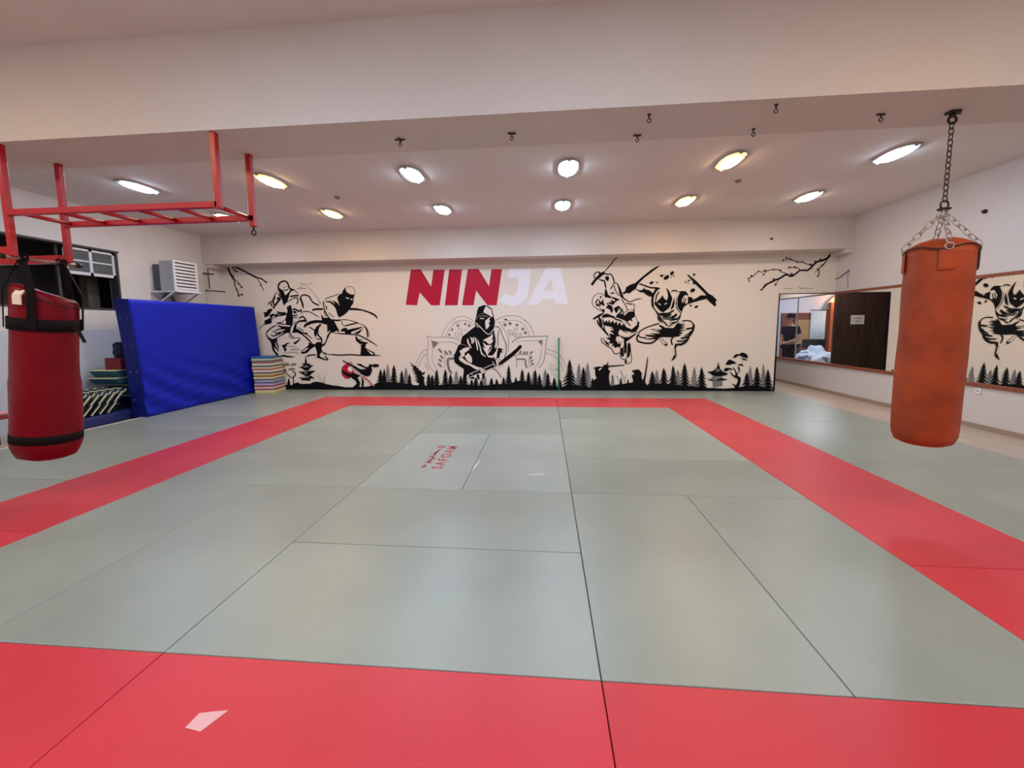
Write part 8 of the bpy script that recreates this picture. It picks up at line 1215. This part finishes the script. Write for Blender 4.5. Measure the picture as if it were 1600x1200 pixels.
bm = bmesh.new(); box(bm, -0.016, -0.0141, -0.02, -0.01, -0.01, 0.01); box(bm, -0.016, -0.0141, 0.01, 0.02, -0.01, 0.01); mk('slot', bm, BLACK, t)

# ---------------------------------------------------------------- long mirror on the right wall
t = empty('wall_mirror', (XR, 3.5, 0.6)); setp(t, 'long brown framed mirror along the right wall', 'mirror'); OA = Vector(t.location)
edges = [-1.9, 0.0, 1.9, 3.8, 5.7, 7.55, 7.97]
for a, b in zip(edges, edges[1:]): ap('mirror_pane', lambda bm: box(bm, XR-0.012, XR-0.004, a+0.0015, b-0.0015, 0.615, 2.095), MIRROR)
ap('frame_rail', lambda bm: box(bm, XR-0.03, XR-0.001, -1.94, 7.985, 2.095, 2.145, bev=0.004), BROWNWOOD)
ap('frame_rail', lambda bm: box(bm, XR-0.03, XR-0.001, -1.94, 7.985, 0.560, 0.615, bev=0.004), BROWNWOOD)
ap('frame_rail', lambda bm: box(bm, XR-0.03, XR-0.001, -1.94, -1.90, 0.60, 2.11, bev=0.004), BROWNWOOD)
ap('mirror_clip', lambda bm: box(bm, XR-0.02, XR-0.0121, 6.17, 6.205, 0.615, 0.66), BROWNWOOD)
# glazed strip beyond
t = empty('window_2', (XR, 9.4, 0.6)); t['kind'] = 'structure'; OA = Vector(t.location)
DFR = mat('dark_grey_bead', (0.10,0.09,0.09), 0.4)
ap('window_frame', lambda bm: box(bm, XR-0.03,XR+0.03,7.99,10.79,0.56,0.615), BROWNWOOD)
ap('window_frame', lambda bm: box(bm, XR-0.01,XR+0.03,7.99,10.79,2.105,2.13), DFR)
ap('window_frame', lambda bm: box(bm, XR-0.012,XR+0.02,7.972,7.988,0.615,2.105), DFR)
ap('window_sash', lambda bm: box(bm, XR-0.005, XR+0.02, 9.30, 9.315, 0.6, 2.12), mat('thin_grey_bead', (0.35,0.35,0.35), 0.4))
gm = bpy.data.materials.new('clear_glass'); gm.use_nodes = True; N = gm.node_tree.nodes; L = gm.node_tree.links
tr = N.new('ShaderNodeBsdfTransparent'); gl = N.new('ShaderNodeBsdfGlossy'); gl.inputs['Roughness'].default_value = 0.02; fr = N.new('ShaderNodeFresnel'); fr.inputs[0].default_value = 1.45
mx = N.new('ShaderNodeMixShader'); mf = N.new('ShaderNodeMath'); mf.operation = 'MULTIPLY'; mf.inputs[1].default_value = 0.05; L.new(fr.outputs[0], mf.inputs[0]); L.new(mf.outputs[0], mx.inputs[0]); L.new(tr.outputs[0], mx.inputs[1]); L.new(gl.outputs[0], mx.inputs[2]); L.new(mx.outputs[0], N['Material Output'].inputs[0])
ap('pane', lambda bm: box(bm, XR+0.006, XR+0.0075, 8.0, 10.75, 0.6, 2.12), gm)
# notice on the dark door
t = empty('paper_notice', (4.23, 9.745, 1.565)); setp(t, 'white printed notice taped to the dark brown door, seen in the mirror', 'notice')
bm = bmesh.new(); box(bm, -0.16, 0.16, -0.004, 0.0, -0.115, 0.115); mk('sheet', bm, PAPER, t)
bm = bmesh.new()
for i, wd in enumerate((0.10, 0.05)):
    z = 0.035 - i*0.07
    for k in range(-4, 5):
        if abs(k*0.022) < wd: box(bm, k*0.022-0.008, k*0.022+0.008, -0.0052, -0.0042, z-0.012, z+0.012)
mk('printed_lines', bm, mat('grey_print', (0.2,0.2,0.2), 0.6), t)

# ---------------------------------------------------------------- behind the glass
structure('trim_10', (8.06, 9.04, 13.93, 14.0, -0.04, 1.85), PANELWOOD)
structure('trim_11', (9.47, 11.05, 13.93, 14.0, -0.04, 1.95), PANELWOOD)
bm = bmesh.new(); box(bm, -0.3, 0.3, -0.02, 0, -0.45, 0.42, bev=0.005); o = mk('notice_board', bm, mat('tan_board', (0.45,0.26,0.12), 0.7, noise=0.2, nscale=9), loc=(8.80, 13.925, 1.19)); setp(o, 'tan board on the wood panelling behind the glass', 'board')
t = empty('curtain', (9.22, 13.86, 0.3)); setp(t, 'pale grey hanging curtain behind the glass at the far right', 'curtain')
bm = bmesh.new(); n = 40; A = []; B = []
for i in range(n+1):
    x = -0.235 + 0.47*i/n; y = 0.03*math.sin(i*1.1); A.append(bm.verts.new((x, y, 0))); B.append(bm.verts.new((x, y, 1.62)))
for i in range(n): bm.faces.new((A[i], A[i+1], B[i+1], B[i])).smooth = True
o = mk('curtain_cloth', bm, mat('pale_curtain', (0.62,0.68,0.70), 0.8), t); md = o.modifiers.new('s', 'SOLIDIFY'); md.thickness = 0.008
bm = bmesh.new(); tube(bm, [(-0.28,0,1.64),(0.28,0,1.64)], 0.012, 8); mk('curtain_rail', bm, DARKSTEEL, t)
# arch moulding
bm = bmesh.new(); cxx, czz = 10.15, 1.55
pts = [(cxx+0.80*math.cos(a), 13.95, czz+0.98*math.sin(a)) for a in [PI*0.5+i*PI*0.5/12*0.98 for i in range(13)]]
tube(bm, pts, 0.045, 8); setp(mk('trim_12', bm, mat('grey_arch', (0.28,0.29,0.30), 0.6)), kind='structure')
structure('trim_13', (9.58, 10.15, 13.80, 13.93, -0.04, 2.20), mat('orange_panel', (0.48,0.13,0.05), 0.6))
t = empty('wall_lamp', (9.78, 13.72, 2.20)); setp(t, 'small orange glowing wall lamp above the reddish panel behind the glass', 'lamp')
bm = bmesh.new(); lathe(bm, [(0.10,0),(0.13,0.05),(0.12,0.10),(0.05,0.11)], 20); mk('lamp_shade', bm, mat('orange_glow', (0.9,0.4,0.1), 0.5, emit=(1.0,0.33,0.08), estr=7.0), t, smooth=True)
bm = bmesh.new(); box(bm, -0.02, 0.02, 0.0, 0.085, -0.04, 0.0); mk('lamp_arm', bm, DARKSTEEL, t)
# table with a heap of clothes, dark chair
t = empty('table', (7.55, 11.05, -0.04)); setp(t, 'pale table under the heap of clothes behind the glass', 'table')
bm = bmesh.new(); box(bm, -0.75, 0.75, -0.85, 0.85, 0.40, 0.44, bev=0.008); mk('tabletop', bm, mat('pinkish_top', (0.70,0.58,0.60), 0.6), t)
for sx in (-1, 1):
    for sy in (-1, 1):
        bm = bmesh.new(); box(bm, sx*0.68-0.025, sx*0.68+0.025, sy*0.78-0.025, sy*0.78+0.025, 0, 0.40); mk('leg', bm, GREYMETAL, t)
bm = bmesh.new(); bmesh.ops.create_icosphere(bm, subdivisions=5, radius=1)
for v in bm.verts:
    p = v.co; n_ = 0.16*math.sin(6*p.x+3*p.y)+0.12*math.sin(9*p.y+4*p.z+1)+0.08*math.sin(15*p.x-8*p.y)
    s = 1+n_*0.9
    v.co = Vector((p.x*0.58*s, p.y*0.62*s, max(0, p.z)*0.30*s*(1+0.3*math.sin(4*p.y))))
    
cm = mat('mixed_cloth', (0.62,0.66,0.72), 0.85)
nt = cm.node_tree; tcn = nt.nodes.new('ShaderNodeTexCoord'); vo = nt.nodes.new('ShaderNodeTexNoise'); vo.inputs['Scale'].default_value = 2.4; vo.inputs['Detail'].default_value = 2; rp = nt.nodes.new('ShaderNodeValToRGB')
rp.color_ramp.interpolation = 'CONSTANT'
e_ = rp.color_ramp.elements; e_[0].color = (0.22,0.27,0.36,1); e_[1].position = 0.37; e_[1].color = (0.70,0.73,0.80,1)
for po, c_ in ((0.52,(0.55,0.62,0.68,1)),(0.58,(0.72,0.60,0.64,1)),(0.64,(0.45,0.55,0.35,1)),(0.68,(0.75,0.78,0.82,1))): q = e_.new(po); q.color = c_
nt.links.new(tcn.outputs['Object'], vo.inputs['Vector']); nt.links.new(vo.outputs['Fac'], rp.inputs[0]); nt.links.new(rp.outputs[0], nt.nodes['Principled BSDF'].inputs['Base Color'])
setp(mk('clothes_heap', bm, cm, loc=(7.55, 11.0, 0.402), smooth=True), 'heap of pale grey and white clothes on the table behind the glass', 'clothes', kind='stuff')
t = empty('chair', (8.15, 12.32, -0.04), (0,0,0.3)); setp(t, 'black curved-back chair behind the clothes heap', 'chair')
BK = mat('black_plastic', (0.012,0.014,0.012), 0.5)
bm = bmesh.new(); n = 16
A = [[bm.verts.new((0.33*math.cos(a)*(1 if r_ == 0 else 0.93), -0.05+0.30*math.sin(a)*(1 if r_ == 0 else 0.9), z)) for a in [-0.15*PI + i*1.3*PI/n for i in range(n+1)]] for r_, z in ((0, 0.76), (0, 1.02), (1, 1.02), (1, 0.76))]
for k in range(4):
    for i in range(n): bm.faces.new((A[k][i], A[k][i+1], A[(k+1)%4][i+1], A[(k+1)%4][i]))
bm.faces.new([A[k][0] for k in range(4)]); bm.faces.new([A[k][n] for k in range(3,-1,-1)])
mk('backrest', bm, BK, t)
bm = bmesh.new(); box(bm, -0.28, 0.28, -0.26, 0.26, 0.43, 0.48, bev=0.015); mk('seat', bm, BK, t)
for sx in (-1, 1):
    for sy in (-1, 1):
        bm = bmesh.new(); tube(bm, [(sx*0.25, sy*0.23, 0), (sx*0.25, sy*0.23, 0.43 if sy < 0 else 0.80)], 0.014, 8); mk('leg', bm, BK, t)

# ---------------------------------------------------------------- person behind the glass
def skinned(name, verts, edges_, radii, m, parent, root=0, sub=2):
    me = bpy.data.meshes.new(name); me.from_pydata(verts, edges_, []); me.materials.append(m)
    o = bpy.data.objects.new(name, me); COL.objects.link(o); o.parent = parent
    b_ = bmesh.new(); b_.from_mesh(me); lay = b_.verts.layers.skin.verify()
    b_.verts.ensure_lookup_table()
    for i, v in enumerate(b_.verts):
        r_ = radii[i]; v[lay].radius = (r_, r_) if not isinstance(r_, tuple) else r_; v[lay].use_root = (i == root)
    b_.to_mesh(me); b_.free()
    o.modifiers.new('skin', 'SKIN').use_smooth_shade = True
    s_ = o.modifiers.new('sub', 'SUBSURF'); s_.levels = sub; s_.render_levels = sub
    return o
t = empty('person', (6.50, 10.55, -0.04), (0, 0, math.radians(110))); setp(t, 'person in navy t-shirt, black trousers and cap standing behind the glass', 'person')
SKIN = mat('skin', (0.50,0.30,0.22), 0.55); SHIRT = mat('navy_shirt', (0.004,0.006,0.022), 0.9, spec=0.1); TROU = mat('black_trousers', (0.003,0.003,0.005), 0.9, spec=0.1)
# body faces +Y locally
V = [(0,0,0.98),(0,0.0,1.18),(0,0.0,1.38),(0,-0.01,1.47),(0,0.0,1.55),(0,0.015,1.66),(0,0.01,1.73)]
R_ = [(0.15,0.11),(0.14,0.10),(0.16,0.10),(0.055,0.055),(0.058,0.062),(0.078,0.092),(0.06,0.075)]
E_ = [(0,1),(1,2),(2,3),(3,4),(4,5),(5,6)]
def limb(chain, rad, start):
    prev = start
    for p, r_ in zip(chain, rad):
        V.append(p); R_.append(r_); E_.append((prev, len(V)-1)); prev = len(V)-1
    return prev
for s in (-1, 1):
    h = limb([(s*0.19,-0.01,1.40),(s*0.27,-0.01,1.13),(s*0.12,0.20,1.02),(s*0.055,0.27,1.00),(s*0.02,0.30,0.985)], [0.062,0.042,0.030,0.026,0.032], 2)
    for k in range(4): limb([(s*0.015-s*0.02*0, 0.33+0.004*k, 0.995-0.018*k), (-s*0.02, 0.345+0.002*k, 0.985-0.018*k)], [0.009, 0.008], h)
    limb([(s*0.012,0.31,1.015),(-s*0.010,0.335,1.025)], [0.011,0.009], h)
    limb([(s*0.10,0,0.90),(s*0.11,0.01,0.50),(s*0.115,-0.01,0.09),(s*0.125,0.12,0.04)], [0.085,0.058,0.040,0.035], 0)
body = skinned('body', V, E_, R_, SKIN, t)
bm = bmesh.new(); bmesh.ops.create_uvsphere(bm, u_segments=10, v_segments=8, radius=0.014, matrix=Matrix.Translation((0,0.108,1.63)) @ Matrix.Diagonal((0.8,1.2,1.5,1)))
for s in (-1, 1): bmesh.ops.create_uvsphere(bm, u_segments=8, v_segments=6, radius=0.02, matrix=Matrix.Translation((s*0.083,0.01,1.64)) @ Matrix.Diagonal((0.4,0.8,1.3,1)))
mk('nose_and_ears', bm, SKIN, t, smooth=True)
bm = bmesh.new()
for s in (-1, 1): bmesh.ops.create_uvsphere(bm, u_segments=8, v_segments=6, radius=0.009, matrix=Matrix.Translation((s*0.03,0.098,1.655)))
mk('eyes', bm, BLACK, t, smooth=True)
bm = bmesh.new(); tube(bm, [(-0.022,0.098,1.595),(0,0.102,1.592),(0.022,0.098,1.595)], 0.004, 6); mk('mouth', bm, mat('lips', (0.35,0.13,0.11), 0.5), t)
V = [(0,0,0.95),(0,0,1.18),(0,0,1.38),(0,-0.005,1.44)]; R_ = [(0.18,0.135),(0.165,0.122),(0.178,0.118),(0.09,0.08)]; E_ = [(0,1),(1,2),(2,3)]
for s in (-1, 1): limb([(s*0.19,-0.01,1.40),(s*0.245,-0.01,1.22)], [0.078,0.068], 2)
skinned('t_shirt', V, E_, R_, SHIRT, t)
V = [(0,0,0.96)]; R_ = [(0.17,0.125)]; E_ = []
for s in (-1, 1): limb([(s*0.10,0,0.88),(s*0.11,0.01,0.50),(s*0.115,-0.01,0.10)], [0.105,0.078,0.062], 0)
skinned('trousers', V, E_, R_, TROU, t)
for s in (-1, 1):
    bm = bmesh.new(); box(bm, s*0.12-0.05, s*0.12+0.05, -0.09, 0.20, 0.0, 0.085, bev=0.03); mk('shoe', bm, BK, t)
bm = bmesh.new(); lathe(bm, [(0.095,1.69),(0.100,1.72),(0.092,1.765),(0.06,1.795),(0.01,1.805)], 24); box(bm, -0.065, 0.065, 0.06, 0.175, 1.692, 1.702); mk('cap', bm, SHIRT, t)
bm = bmesh.new(); lathe(bm, [(0.088,1.60),(0.096,1.64),(0.096,1.70)], 20, fn=lambda r,z,a: (r*(0.6 if math.sin(a) > 0.2 else 1), z)); mk('hair', bm, mat('dark_hair', (0.02,0.015,0.012), 0.7), t)

# ---------------------------------------------------------------- green pole against the mural
bm = bmesh.new(); tube(bm, [(0,0,0),(0,0,1.22)], 0.020, 12); tube(bm, [(0,0,0),(0,0,0.015)], 0.035, 12)
setp(mk('pole', bm, GREENPOLE, loc=(0.083, 7.935, 0.0)), 'thin green upright pole standing against the mural wall', 'pole')
